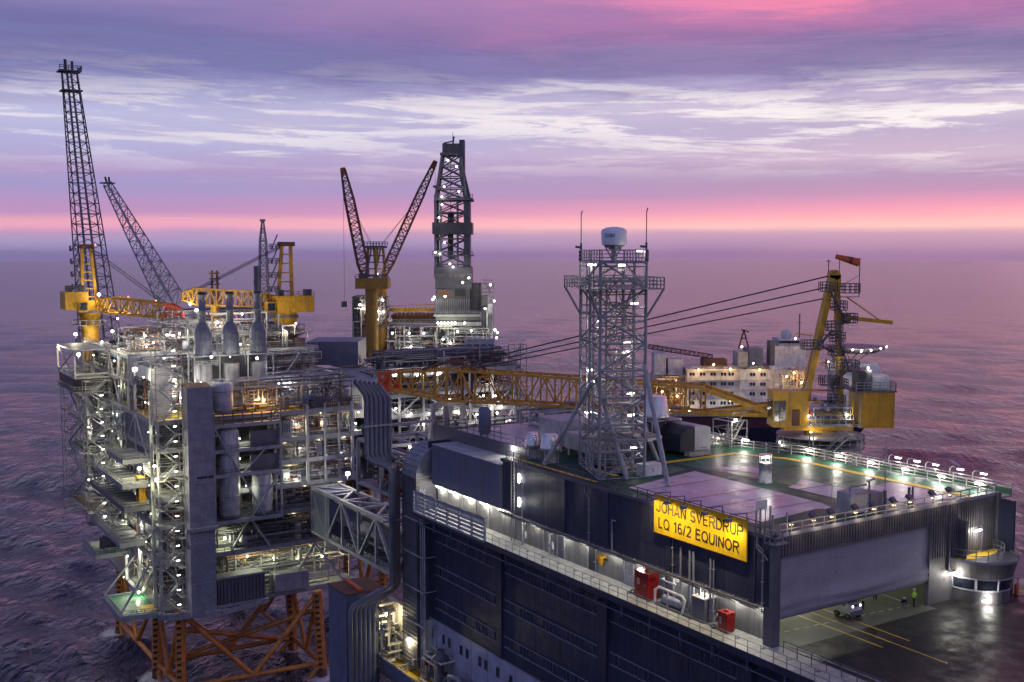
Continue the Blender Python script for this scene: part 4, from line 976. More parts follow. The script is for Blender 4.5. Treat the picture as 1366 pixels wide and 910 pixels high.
for (x0, x1, y0, y1, h, lb) in ((8, 13.5, 42.3, 47, 2.9, 'long pale roof duct box behind the vent cowls'), (7.5, 9.6, 36.5, 40.6, 1.9, 'raised pale box on legs between the vent cowls and the lattice tower'), (12, 15.5, 38, 40.5, 2.6, 'grey box with railings behind the lattice tower')):
    t = thing('roof_duct', lb, 'duct', ((x0+x1)/2, (y0+y1)/2, ZRF)); b = MB('lgrey'); b.box(x0, x1, y0, y1, ZRF+.9, ZRF+.9+h); b.build('casing', t); b = MB('galv')
    for x in (x0+.3, x1-.3):
        for y in (y0+.3, y1-.3): b.bar((x, y, ZRF), (x, y, ZRF+.9), .16)
    b.bar((x0+.3, y0+.3, ZRF+.1), (x1-.3, y0+.3, ZRF+.85), .1); b.build('stand', t)
b = MB('galv'); pipework(b, 22, 30, 36, 43, ZRF, ZRF+1.3, 34, 8, rr=(.04, .14)); b.rail([(22, 35.5, ZRF), (30, 35.6, ZRF)], 1.1, 1.2, .035, 2); solo(b, 'pipe_manifold', 'tangle of galvanised pipes at the far roof corner below the yellow crane', 'pipes', (26, 39, ZRF))
b = MB('galv'); pipework(b, 14, 24, 55, 62, ZRF, ZRF+2.6, 30, 9, rr=(.05, .2)); solo(b, 'valve_station', 'upright pipes and valves at the far end of the roof', 'pipes', (19, 58, ZRF))
t = thing('roof_tank', 'dark blue upright tank at the far roof end beside upright pipes', 'tank', (7.5, 59, ZRF)); b = MB('bluegrey'); vessel(b, (7.5, 59, ZRF), .85, 3.6); b.build('shell', t); b = MB('dgrey'); b.rail([(6, 57.4, ZRF), (9, 57.4, ZRF)], 1.1, 1, .04, 1); b.build('guard', t)
# small stair tower at the roof corner towards the crane
b = MB('galv'); stairs(b, 27.6, 30.2, 33.5, 36.8, ZRF-1, ZRF+3.2, 2, 'x', .05); solo(b, 'access_stair', 'small galvanised access stair between the roof corner and the crane platform', 'stair', (29, 35, ZRF))
lamp((28.2, 33.5, ZRF+3.4), 'round bright lamp on the small stair below the yellow crane', 'x', 'flood', .22, 160, (-.4, -.6, 0))
# ---- lattice communication tower
A_, B_, C_, D_ = (5.7, 35.1), (2.3, 27.0), (7.0, 25.3), (10.4, 33.4)
tw = thing('lattice_tower', 'tall galvanised lattice tower with stairs and two antenna platforms on the roof', 'tower', (6.3, 30.2, ZRF))
b = MB('grey'); H1 = ZRF+23
lattice(b, [(*p, ZRF) for p in (A_, B_, C_, D_)], [(*p, H1) for p in (A_, B_, C_, D_)], 8, .18, .11)
for k in range(16):
    z = ZRF+.7+k*1.45
    for p, q in ((A_, B_), (B_, C_), (C_, D_), (D_, A_)): b.bar((*p, z), (*q, z), .10)
for p, q, s in ((A_, B_, .33), (A_, B_, .67), (C_, D_, .5)): x, y = p[0]+(q[0]-p[0])*s, p[1]+(q[1]-p[1])*s; b.bar((x, y, ZRF), (x, y, H1), .13)
mid = [((A_[0]+B_[0])/2, (A_[1]+B_[1])/2), ((C_[0]+D_[0])/2, (C_[1]+D_[1])/2)]
for m_ in mid: b.bar((*m_, ZRF), (*m_, H1), .22)
b.build('frame', tw)
b = MB('galv'); u_ = Vector((B_[0]-A_[0], B_[1]-A_[1], 0)).normalized(); v_ = Vector((C_[0]-B_[0], C_[1]-B_[1], 0)).normalized(); o_ = Vector((*A_, ZRF))
sub = MB('galv'); stairs(sub, 1.0, 7.8, .9, 3.9, 0, 21, 8, 'x', .085)
b.add([tuple(o_+u_*p[0]+v_*p[1]+Vector((0, 0, p[2]))) for p in sub.v], sub.f); b.build('stair', tw)
b = MB('lgrey'); 
for p, q in ((B_, (4.45, 25.0)), (C_, (7.6, 20.6)), (A_, (2.4, 36.6)), (D_, (13.5, 33.0))):
    pass
for top, foot in (((3.0, 28.6, ZRF+10.6), (4.9, 25.6, ZRF)), ((7.0, 25.4, ZRF+12), (6.3, 20.6, ZRF)), ((3.6, 30, ZRF+10), (1.6, 36.4, ZRF)), ((9.6, 32, ZRF+10), (14.5, 32, ZRF))): b.tube(top, foot, .26, n=10)
b.build('stay', tw)
b = MB('galv')   # hexagonal bracing plate low down
hexp = [(2.0, 29.0), (3.5, 26), (6.4, 24.2), (9.2, 25.2), (9.6, 28.5), (6.5, 31)]
for p, q in zip(hexp, hexp[1:]+hexp[:1]): b.bar((*p, ZRF+4.2), (*q, ZRF+4.2), .25)
b.bar((*hexp[0], ZRF+4.2), (*hexp[3], ZRF+4.2), .16); b.bar((*hexp[1], ZRF+4.2), (*hexp[4], ZRF+4.2), .16); b.bar((*hexp[2], ZRF+4.2), (*hexp[5], ZRF+4.2), .16)
b.build('bracing', tw)
b = MB('galv')   # wide platform
def rectp(mu, mv): return [tuple(Vector((*A_, 0))+u_*a+v_*c) for a, c in ((-mu, -mv), (8.8+mu, -mv), (8.8+mu, 5+mv), (-mu, 5+mv), (-mu, -mv))]
pz = ZRF+20.2; P = [(x, y, pz) for x, y, _ in rectp(1.3, 1.6)]
b.add([(x, y, z) for z in (pz-.12, pz) for x, y, _ in P[:4]], [(0, 3, 2, 1), (4, 5, 6, 7), (0, 1, 5, 4), (1, 2, 6, 5), (2, 3, 7, 6), (3, 0, 4, 7)])
b.rail(P, 1.15, 1.2, .05, 2)
for k, p in enumerate(P[:4]): q = (A_, B_, C_, D_)[k]; b.bar(p, (*q, pz-3.2), .2)
b.build('platform', tw)
b = MB('galv'); pz2 = ZRF+23; P = [(x, y, pz2) for x, y, _ in rectp(.15, .15)]
b.add([(x, y, z) for z in (pz2-.2, pz2) for x, y, _ in P[:4]], [(0, 3, 2, 1), (4, 5, 6, 7), (0, 1, 5, 4), (1, 2, 6, 5), (2, 3, 7, 6), (3, 0, 4, 7)])
b.rail(P, 1.2, 1.2, .05, 2); b.build('platform', tw)
t = thing('radome', 'white drum shaped radome with blue letters on top of the lattice tower', 'antenna', (5.9, 29.4, pz2))
b = MB('radome'); b.lathe((5.9, 29.4, pz2+1.75), [(1.3, 0), (1.36, .15), (1.40, 1.45), (1.3, 1.65), (.9, 1.85), (.3, 1.95)], 28); b.build('dome', t)
b = MB('grey'); b.lathe((5.9, 29.4, pz2+1.3), [(.5, 0), (1.2, .45)], 16); b.tube((5.9, 29.4, pz2), (5.9, 29.4, pz2+1.4), .3, n=10)
for k in range(3): a = k*2.1; b.bar((5.9+1.1*math.cos(a), 29.4+1.1*math.sin(a), pz2+1.75), (5.9+.3*math.cos(a), 29.4+.3*math.sin(a), pz2+.4), .12)
b.build('mount', t)
b = MB('logo'); vs, fs = strokes('SSIM', .42, 1.15, lambda x, y, l: (5.9+(1.412+l)*math.cos(R(188)+x/1.41), 29.4+(1.412+l)*math.sin(R(188)+x/1.41), pz2+2.55+y), .17); b.add(vs, fs); b.build('lettering', t)
for (x, y), lb in ((A_, 'left thin whip antenna on the top platform of the lattice tower'), (C_, 'right thin whip antenna on the top platform of the lattice tower')):
    b = MB('dgrey'); b.tube((x, y, pz2), (x, y, pz2+2), .12, n=8); b.tube((x, y, pz2+2), (x, y, pz2+5.2), .05, n=6); b.bar((x-.5, y+.4, pz2+1.6), (x+.1, y, pz2+1.5), .25); b.tube((x, y, pz2+5.2), (x+.15, y, pz2+5.6), .06, n=6)
    solo(b, 'whip_antenna', lb, 'antenna', (x, y, pz2))
for k, (a, c, z) in enumerate(((1.5, .8, 22.7), (4.6, .2, 22.7), (7.8, 2.6, 22.7), (7.5, 4.6, 24.2), (3.5, 1, 16.5), (7.2, 3.4, 14.4), (3.6, .3, 11.2), (3.4, .4, 9.9), (7.4, 3.8, 9), (2.6, .3, 6.4), (7.0, 4.0, 6.6), (7.2, 4.3, 3.1), (6.9, 4.3, 18.6), (2.5, 4.6, 13))):
    p = Vector((*A_, ZRF+z))+u_*a+v_*c; lamp(tuple(p), 'small tube lamp fixed inside the lattice tower', 'tube lamps in the lattice tower', 'tubex', .8, 34, (-.2, -.4, -.3))
# ---- air duct, exhaust pipes and lower corner
t = thing('air_duct', 'large ribbed dark duct bending from the roof box down the corner of the building', 'duct', (.5, 62, -20))
b = MB('grey'); cy, cz, rr, wd = 59.8, 3.6, 4.6, 3.3
cx_ = 2.4; rr = 4.2; prof = [(cx_-rr*math.sin(a), cz+rr*math.cos(a), cx_-1.1*math.sin(a), cz+1.1*math.cos(a)) for a in [math.pi/2*k/9 for k in range(10)]]; ya_, yb_ = 60.9, 65.0
for k in range(9):
    y0, z0, y1, z1 = prof[k]; y2, z2, y3, z3 = prof[k+1]; g = .05 if k % 1 == 0 else 0
    b.add([(x, y, z) for y in (ya_, yb_) for x, z in ((y0, z0), (y2, z2), (y3, z3), (y1, z1))], [(0, 1, 2, 3), (7, 6, 5, 4), (0, 4, 5, 1), (1, 5, 6, 2), (2, 6, 7, 3), (3, 7, 4, 0)])
    b.bar((y2, ya_-.06, z2), (y2, yb_+.06, z2), .14); b.bar((y2, ya_-.05, z2), (y3, ya_-.05, z3), .12)
b.build('elbow', t)
b = MB('dgrey'); b.box(-1.8, 1.3, 60.9, 65.0, -22, 3.6)
for k in range(46): b.box(-1.86, 1.3, 60.84, 65.0, -21.5+k*.55, -21.42+k*.55)
b.build('riser', t)
b = MB('lgrey')
for z in (-2, -6.6, -11.2, -15.8): b.bar((-1.9, 58.9, z), (-1.9, 64.2, z), .16); b.bar((-1.9, 58.9, z), (.1, 58.9, z), .12)
for y in (59.2, 59.7, 60.3): b.tube((-1.5, y, -22), (-1.5, y, 2.5), .1, n=6)
b.build('support_frame', t)
t = thing('exhaust_pipe_bundle', 'bundle of six tall grey exhaust pipes with slanted open ends beside the living quarters', 'pipes', (-4, 66.5, -25))
XS = [-6.3+.66*k for k in range(6)]
for k, x in enumerate(XS):
    y = 66.2; b = MB('pipe_blue')
    xe = x+2.5; zb = 6.2-.28*k*0
    pts = [(x-1.6, y, 16.2-.12*k), (x-.2, y, 14.4-.12*k), (x, y, 13.4), (x, y, 6.6)]
    for i in range(1, 7): a = i/6*math.pi/2; pts.append((x+1.5-1.5*math.cos(a), y, 6.6-1.5*math.sin(a)))
    for i in range(1, 5): a = i/4*math.pi/2; pts.append((x+1.5+1.2*math.sin(a), y, 5.1-1.2*(1-math.cos(a))))
    kx = XS[0]+(k*.44)+2.9; ky = y-1.2+k*.5; pts = pts[:4]+[(x+.15, y, 5.9), (x+.6, y, 5.4), (kx-.7, ky, 4.7), (kx-.12, ky, 4.2)]; xl = kx; pts += [(xl, ky, 3.6), (xl, ky, -11.0)]
    for i in range(1, 6): a = i/5*math.pi/2; pts.append((xl-1.3*(1-math.cos(a)), ky+(y-ky)*i/5, -11.0-1.3*math.sin(a)))
    xq = x-2.6
    pts.append((xq+1.3, y, -13.4))
    for i in range(1, 6): a = i/5*math.pi/2; pts.append((xq+1.3-1.3*math.sin(a), y, -13.4-1.3*(1-math.cos(a))))
    pts.append((xq, y, -24.5)); b.path(pts, .335, 10)
    b.m('black'); b.tube(pts[0], tuple(Vector(pts[0])+(Vector(pts[0])-Vector(pts[1])).normalized()*.05), .27, n=10); b.build('pipe', t)
b = MB('grey'); b.box(-6.9, -2.3, 65.7, 65.82, 10.0, 10.25); b.box(-6.9, -2.3, 66.6, 66.72, 10.0, 10.25); b.box(-2.4, 4, 65.8, 66.7, 9.9, 10.15); b.box(-4.2, 1.0, 65.7, 65.8, -3, -2.8); b.build('clamp', t)
t = thing('bridge_landing', 'blue grey box with a bright orange edge at the foot of the exhaust pipes', 'structure', (-9, 70, -25))
b = MB('bluegrey'); b.box(-8.7, -3.9, 68, 74, -40, -12.8); b.build('box', t); b = MB('rust'); b.box(-8.8, -2.9, 67.9, 74.1, -12.8, -12.6); b.m('orange_red'); b.bar((-6.6, 67.9, -12.35), (-6.2, 74, -12.35), .5, .35); b.build('landing_plate', t)
t = thing('lower_gallery', 'lit lower gallery with a yellow floor, white rails and pipework behind the exhaust pipes', 'deck', (-3, 62, -24))
b = MB('deck_yellow'); b.box(-4.2, .2, 52, 72, -23.4, -23.2); b.m('dgrey'); b.box(-4.4, .3, 52, 72, -23.8, -23.4); b.build('floor', t)
b = MB('lgrey'); b.rail([(-4.2, 52, -23.2), (-4.2, 72, -23.2)], 1.6, 1.5, .06, 4); b.m('bluegrey'); b.box(-4.32, -4.27, 52, 67, -23.3, -21.7); b.build('railing', t)
b = MB('white'); b.rail([(-4, 63.5, -23.2), (-1, 63.5, -23.2)], 1.1, 1.0, .07, 2); b.rail([(-4, 69, -23.2), (-1, 69, -23.2)], 1.1, 1., .07, 2); b.build('railing', t)
b = MB('cream'); pipework(b, -3.8, -.6, 66, 72, -23, -15, 34, 21, ('cream', 'galv', 'white', 'grey'), (.06, .25)); pipework(b, -2, .0, 54, 62, -23, -19, 22, 22, ('cream', 'galv', 'dgrey'), (.06, .25)); b.build('pipework', t)
b = MB('cream'); b.box(-.5, .0, 60, 72, -23.2, -15.5); b.build('wall', t)
lamp((-2.5, 68.5, -16.5), 'warm lamp inside the lower gallery behind the exhaust pipes', 'lamps of the lower gallery', 'flood', .25, 520, (-.3, -.6, -.3), (1, .85, .5)); lamp((-2, 63.3, -18.6), 'warm lamp over the yellow floor of the lower gallery', 'lamps of the lower gallery', 'flood', .2, 330, (-.4, 0, -.6), (1, .85, .45))
t = thing('capstan_post', 'dark capstan shaped post in front of the pale lower wall', 'post', (-1.6, 55, -22)); b = MB('dgrey'); b.lathe((-1.6, 55, -22), [(.5, 0), (.4, 1), (.4, 3.0), (.55, 3.1), (1.1, 3.4), (1.1, 3.5), (.6, 3.9), (.5, 4.5)], 16); b.build('post', t); b = MB('grey')
for a in (.3, 1.6, 2.9, 4.4, 5.5): b.bar((-1.6, 55, -18.4), (-1.6+1.6*math.cos(a), 55+1.6*math.sin(a), -17.4 if a < 3 else -18.6), .06)
b.build('spoke', t)
b = MB('dgrey'); hvessel(b, (-1.8, 46, -22), (-1.8, 53.5, -22), .9); b.m('grey'); b.path([(-1.8, 52, -21.2), (-1.8, 52, -20), (-1.8, 50, -19.6), (-1.8, 49, -20.5)], .35, 10); b.m('galv'); pipework(b, -2.4, -.5, 45, 55, -22.4, -20.6, 16, 31, ('galv', 'dgrey', 'grey'), (.06, .16)); solo(b, 'pump_unit', 'dark pump unit with fat bent pipes at the foot of the pale lower wall', 'pump', (-1.8, 50, -22))
# ------------------------------------------------------------------ process platform (left)
pp = thing('process_platform', 'crowded multi-level process platform with lit decks on a rusty orange steel jacket', 'platform', (15, 195, -44))
LG = [(-4.5, 164.5), (26.5, 161.8), (-5, 182), (27, 181), (-5.5, 215.5), (28, 225)]
def jacket(root, LG, z1, r, cx, cy, lean=.035):
    out = []
    for x, y in LG:
        b = MB('orange'); s = lambda z, x=x, y=y: (x+(x-cx)*-lean*(z-SEA)/20, y+(y-cy)*-lean*(z-SEA)/20, z)
        b.tube(s(SEA-14), s(z1), r, n=14); b.m('rust'); b.tube(s(SEA-13), s(SEA+1.6), r*1.02, n=14)
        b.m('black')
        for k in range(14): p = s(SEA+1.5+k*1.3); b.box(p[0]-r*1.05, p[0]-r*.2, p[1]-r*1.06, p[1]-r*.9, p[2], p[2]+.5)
        b.build('leg', root); out.append(s)
    return out
S_ = jacket(pp, LG, -43, 1.1, 11, 190)
b = MB('orange')
def kbr(s, t, zt=-43.5, zh=-59.5, r=.55):
    b.tube(s(zh), t(zh), r, n=10); m = [(s(zh)[i]+t(zh)[i])/2 for i in range(3)]; b.tube(s(zt), m, r, n=10); b.tube(t(zt), m, r, n=10)
    b.tube(s(zh), (m[0], m[1], zh-16), r, n=8); b.tube(t(zh), (m[0], m[1], zh-16), r, n=8)
for i, j in ((0, 1), (0, 2), (1, 3), (2, 4), (3, 5), (4, 5), (2, 3)): kbr(S_[i], S_[j])
b.tube(S_[0](-47), S_[3](-60), .5, n=8); b.tube(S_[1](-47), S_[2](-60), .5, n=8)
b.build('brace', pp)
def deckslab(nm, x0, x1, y0, y1, z, t=.35, m='deck_plate', edge='grey', eh=.9):
    b = MB(m); b.box(x0, x1, y0, y1, z-.12, z); b.m(edge)
    b.box(x0-.12, x1+.12, y0-.12, y0+.1, z-eh, z+.12); b.box(x0-.12, x0+.1, y0+.1, y1, z-eh, z+.12); b.box(x1-.1, x1+.12, y0+.1, y1, z-eh, z+.12)
    b.m('dgrey')
    for x in np.arange(x0+2.5, x1, 4.2): b.box(x, x+.25, y0+.1, min(y1, y0+14), z-.85, z-.12)
    for y in np.arange(y0+3, y1, 5.): b.box(x0+.1, min(x1-.1, x0+12), y, y+.25, z-.7, z-.12)
    return b.build(nm, pp)
X0, X1, Y0, Y1 = -8, 39, 166.5, 246
for z in (-43, -32, -24.5): deckslab('deck', X0 if z > -40 else -7.5, X1-2, Y0, Y1 if z > -40 else 222, z)
deckslab('deck', X0, X1, Y0, Y1, -18.5); deckslab('deck', X0, X1, Y0, Y1, -13.2); deckslab('deck', X0, X1, Y0, Y1, -8.2); deckslab('deck', X0, X1, Y0, Y1, -2.2, m='deck_yellow'); deckslab('deck', X0, X1, 185, Y1, 4.5); deckslab('deck', -8, 37, 187, 244, 10.2)
# protruding vessel bay on the near face
b = MB('grey')
for x in (3.2, 18.0):
    for y in (162.8, 166.2): b.bar((x, y, -25), (x, y, -1.5), .42)
for z in (-3.8, -9.2, -14.5, -24.6):
    b.bar((3.0, 162.8, z), (18.2, 162.8, z), .45, .75); b.bar((3.2, 162.8, z), (3.2, 166.4, z), .4, .7); b.bar((18, 162.8, z), (18, 166.4, z), .4, .7)
    b.m('grate'); b.box(3.4, 17.8, 163, 166.3, z-.05, z+.05); b.m('grey')
b.bar((3.4, 162.7, -4.2), (14, 162.7, -24), .34); b.bar((17.6, 162.7, -15), (11, 162.7, -24.3), .3); b.bar((9.5, 162.7, -14.2), (14.5, 162.7, -9.4), .28); b.bar((14.4, 162.7, -4.2), (17.7, 162.7, -1.8), .28)
b.m('dgrey'); b.rail([(3.2, 162.7, -3.7), (18, 162.7, -3.7)], 2.6, 2.1, .11, 3); b.rail([(18, 162.7, -3.7), (18, 166, -3.7)], 2.6, 1.6, .1, 3)
for z in (-9.1, -14.3, -24.4): b.rail([(3.2, 162.7, z), (18, 162.7, z)], 1.1, 1.9, .05, 1)
b.box(11.2, 17.6, 163.1, 163.3, -9.0, -5.4); b.box(11.2, 17.6, 163.1, 163.3, -14.3, -10.6)
b.build('vessel_bay', pp)
b = MB('dgrey'); b.box(3.5, 14, 163.2, 167.5, -42.8, -36.8); b.m('black')
for k in range(13): b.box(3.9+k*.8, 4.05+k*.8, 163.12, 163.2, -42.5, -37.1)
b.m('grey'); b.box(3.2, 14.6, 163, 163.2, -43.2, -42.6); b.box(3.2, 14.6, 163, 163.2, -37, -36.6); b.box(17, 25, 165, 169, -42.5, -38.6); b.build('lower_module', pp)
# columns and diagonal braces of the near and left faces
b = MB('lgrey')
for x in (-7.6, 25.6, 36.6): b.bar((x, 166.3, -43 if x < 0 else -19), (x, 166.3, -1), .6)
for x, z0, z1 in ((29.8, -19, -1), (33.3, -19, -1)): b.bar((x, 166.3, z0), (x, 166.3, z1), .45)
b.build('column', pp); b = MB('lgrey')
for y in np.arange(170, 246, 12.5): b.bar((-8.05, y, -43 if y < 200 else -26), (-8.05, y, 4), .55)
for y, s in ((170, 1), (182.5, -1), (195, 1), (207.5, -1), (220, 1)):
    b.bar((-8.05, y, -24.5 if s > 0 else -13.2), (-8.05, y+12.5, -13.2 if s > 0 else -24.5), .55)
    b.bar((-8.05, y, -13 if s > 0 else -2.4), (-8.05, y+12.5, -2.4 if s > 0 else -13), .45)
b.build('bracing', pp); b = MB('lgrey'); b.bar((-8, 167, -32), (-8, 182, -43), .5); b.bar((-8, 182, -32), (-8, 167, -24.5), .5); b.build('bracing', pp); b = MB('lgrey'); b.bar((20, 166.3, -43), (27, 166.3, -33), .5); b.bar((34, 166.3, -43), (27, 166.3, -33), .5); b.bar((7, 166.3, -33), (12, 166.3, -25), .4); b.bar((17, 166.3, -33), (12, 166.3, -25), .4)
b.build('bracing', pp)
# inner walls
b = MB('dgrey'); b.box(-6, 36, 176, 176.4, -42, -2.5); b.box(-7, -6.7, 168, 244, -30, -19); b.box(-5, -4.7, 186, 244, -18, 9); b.box(2, 2.3, 170, 178, -42, -2.4)
b.m('lgrey'); b.box(18.5, 28.5, 172, 172.3, -8.0, -3.2); b.box(19.5, 30, 173, 173.3, -13.0, -9); b.box(18.5, 28, 174, 174.3, -18.3, -14); b.m('fascia'); b.box(28.5, 38, 171.5, 171.8, -8, -3.2); b.box(30, 38, 171.5, 171.8, -13, -8.6); b.box(28, 38, 172, 172.3, -18.3, -13.6)
b.m('black')
for x in (20.8, 23.2, 25.6): b.box(x, x+1.2, 172.95, 173, -12.9, -10.4)
for x in (24.8, 21.5): b.box(x, x+1, 171.95, 172, -8.0, -6.2)
b.m('bluegrey'); b.box(-8.1, -7.9, 170, 208, -7.6, -2.9)
for y in np.arange(171, 208, 2.1): b.box(-8.22, -8.1, y, y+.18, -7.6, -2.9)
b.m('hullnavy'); b.box(-8.0, -7.8, 172, 196, -13.1, -8.8)
b.build('wall_panel', pp)
b = MB('white'); b.box(-7.6, -3.6, 170.2, 170.5, -2.1, 8.6); b.box(-7.6, -7.3, 170.5, 186, 6, 8.6); b.box(-3, 22, 184.6, 184.9, -2, 4.4); b.box(21, 36, 184.6, 184.9, -2, 3.4); b.m('cream'); b.box(-8, 12, 186.8, 187.1, 4.6, 10); b.box(14, 36, 186.8, 187.1, 4.6, 10); b.build('wall_panel', pp)
# railings
b = MB('galv')
for z in (-8.2, -13.2, -18.5, -24.5, -32): b.rail([(18.3 if z > -20 else -7.5, 166.4, z), (X1-(2 if z < -20 else 0), 166.4, z)], 1.1, 1.7, .05, 1)
b.build('railing', pp)
b = MB('dgrey'); b.rail([(18.2, 166.4, -2.2), (29.5, 166.4, -2.2)], 2.3, 2.2, .1, 2); b.build('railing', pp)
b = MB('dgrey'); b.rail([(29.6, 166.4, -2.2), (39, 166.4, -2.2)], 2.4, .45, .06, 3); b.build('railing', pp)
b = MB('galv')
for z in (-2.2, -8.2, -13.2, -18.5, -24.5, -32): b.rail([(-8.1, 167, z), (-8.1, 245, z)], 1.1, 1.8, .05, 1)
b.rail([(-8, 187, 10.2), (-8, 244, 10.2)], 1.1, 2, .05, 1); b.rail([(-8, 187, 10.2), (37, 187, 10.2)], 1.1, 2, .05, 1); b.build('railing', pp)
# pipework of the decks (dense, one part per level)
PW = [(-42.5, -33, 4, 36, 167, 174, 60), (-31.6, -25.6, -6, 36, 167, 175, 110), (-24, -19.6, 3, 36, 167, 174, 60), (-18.2, -14.3, 18.5, 38, 167.2, 173, 60), (-13, -9.2, 18.5, 38, 167.2, 172.5, 60), (-8, -3.2, 18.5, 38, 167.2, 171.8, 60),
      (-2, 5, 3, 38, 167, 184, 170), (5, 10, -7, 36, 182, 187, 110), (10.3, 15.5, -7, 36, 187.5, 215, 230), (10.3, 19, 2, 30, 190, 212, 130)]
for i, (z0, z1, x0, x1, y0, y1, n) in enumerate(PW): b = MB('galv'); pipework(b, x0, x1, y0, y1, z0, z1, n, 40+i, ('galv', 'grey', 'grey', 'dgrey', 'cream', 'dgrey', 'rust')); b.build('pipework', pp)
for i, (z0, z1, y0, y1, n) in enumerate(((-42.5, -33, 168, 200, 60), (-31.6, -25.5, 168, 245, 130), (-24, -19.4, 168, 245, 120), (-18, -14, 168, 245, 110), (-13, -9, 196, 245, 80), (-8, -3, 208, 245, 70), (-2, 9, 171, 186, 60), (-2, 9, 187, 245, 190))): b = MB('galv'); pipework(b, -7.6, 0, y0, y1, z0, z1, n, 60+i, ('galv', 'grey', 'lgrey', 'cream', 'dgrey', 'rust')); b.build('pipework', pp)
for i, (x0, x1, y0, y1, z0, z1, n) in enumerate(((18.5, 38, 167.3, 171.5, -8.1, -3.3, 13), (18.5, 38, 167.3, 172, -13.1, -9.3, 13), (18.5, 38, 167.3, 173, -18.4, -14.3, 12), (3, 36, 167, 174, -24.3, -19.6, 18), (-6, 36, 167, 174, -31.8, -25.6, 24), (3, 38, 167.5, 183, -2, 4, 34), (-6, 36, 188, 214, 10.3, 14, 60), (-7, 0, 188, 244, -2, 4, 26), (-7, 0, 168, 203, -24.4, -19.5, 14), (-7, 0, 168, 203, -31.9, -25.6, 14), (-7, 0, 168, 203, -18.4, -14, 14), (-7, 0, 204, 240, -24.4, -19.5, 12), (-7, 0, 204, 240, -31.9, -25.6, 12), (-7, 0, 204, 240, -18.4, -14, 12))): b = MB('grey'); equipment(b, x0, x1, y0, y1, z0, z1, n, 200+i); b.build('equipment', pp)
# upper left steel frame
b = MB('lgrey')
for z in (-2, 4.5, 10.2): b.bar((-8.3, 187, z), (-8.3, 245, z), .35); b.bar((-16, 206, max(z, 3.6)), (-8, 206, max(z, 3.6)), .35); b.bar((-16, 227, max(z, 3.6)), (-8, 227, max(z, 3.6)), .35); b.bar((-16, 206, max(z, 3.6)), (-16, 227, max(z, 3.6)), .35)
for y in np.arange(187, 246, 9.6): b.bar((-8.3, y, -2), (-8.3, y, 10.2), .32)
for k, y in enumerate(np.arange(187, 235, 9.6)): b.bar((-8.3, y, -2 if k % 2 else 10), (-8.3, y+9.6, 10 if k % 2 else -2), .26)
for y in (206, 227): b.bar((-16, y, 3.6), (-16, y, 10.2), .35)
b.bar((-16, 206, 3.6), (-16, 227, 10.2), .28); b.bar((-16, 227, 3.6), (-16, 206, 10.2), .28)
b.m('grate'); b.box(-16, -8, 206, 227, 10.2, 10.32); b.m('bluepaint'); b.box(-7.5, 8, 205, 206, 8.7, 9.6); b.box(-7.8, -7.5, 196, 225, 8.6, 9.9)
b.build('steel_frame', pp)
# outer walkway with a green deck low on the left
b = MB('deck_green'); b.box(-15.5, -7.6, 168, 184, -43.1, -42.95); b.m('deck_yellow'); b.box(-11, -7.6, 168.5, 173, -42.95, -42.9)
b.m('grey'); b.bar((-15.6, 168, -43.4), (-15.6, 184, -43.4), .5, 1.2); b.bar((-15.6, 168, -43.4), (-7, 166, -43.4), .5, 1.2); b.bar((-15.6, 184, -43.4), (-8, 184, -43.4), .5, 1.2)
b.rail([(-15.5, 184, -43), (-15.5, 168, -43), (-8, 166.4, -43)], 1.2, 1.6, .06, 2); b.bar((-15.5, 170, -43.5), (-8, 172, -33), .35); b.bar((-15.5, 184, -42.5), (-8, 184, -34), .35)
b.m('deck_green'); b.box(-16, -8, 190, 203, -35.1, -35); b.m('grey'); b.rail([(-16, 203, -35), (-16, 190, -35), (-8, 190, -35)], 1.2, 1.6, .06, 2); b.bar((-16, 190, -35.4), (-16, 203, -35.4), .4, 1.0); b.bar((-16, 190, -35.4), (-8, 190, -35.4), .4, 1.0); b.m('hullnavy'); b.box(-13.5, -10, 193, 197, -35, -32.3)
b.build('side_platform', pp)
for z, y0, y1, m in ((-10.5, 171, 186, 'grey'), (-16, 172, 198, 'grey'), (-20.8, 171, 204, 'dgrey'), (-29.5, 176, 205, 'grey'), (-14, 207, 223, 'dgrey')):
    b = MB('grate'); b.box(-13.5, -8.2, y0, y1, z-.15, z); b.m(m); b.box(-13.7, -13.5, y0, y1, z-.9, z+.1); b.box(-13.7, -8.2, y0-.2, y0, z-.9, z+.1); b.m('galv'); b.rail([(-8.3, y0, z), (-13.5, y0, z), (-13.5, y1, z)], 1.1, 1.6, .05, 1)
    for y in np.arange(y0+1, y1, 3): b.m(m); b.bar((-13.4, y, z+.0), (-8.3, y, z+.0), .3)
    b.build('side_platform', pp)
b = MB('black'); b.box(-16, -9, 208, 226, .4, 3.3); b.m('galv'); b.rail([(-16.2, 226, .2), (-16.2, 208, .2), (-9, 208, .2)], 1.1, 1.6, .06, 1); b.m('grey'); b.box(-16.2, -9, 207.8, 226.2, 0, .2); b.bar((-15, 208, 0), (-8, 208, -7), .4); b.bar((-15, 225, 0), (-8, 225, -7), .4); solo(b, 'winch_house', 'dark box shaped winch house hung on the far left corner of the process platform', 'winch', (-12, 217, 0))
b = MB('crane_yellow'); b.box(-9.8, -8.4, 174, 177, -20.7, -15.2); b.m('black'); b.box(-9.83, -9.8, 174.5, 176.4, -19.5, -17); solo(b, 'yellow_locker', 'tall yellow locker on a lit lower side platform of the process platform', 'cabinet', (-9, 175.5, -20.8))
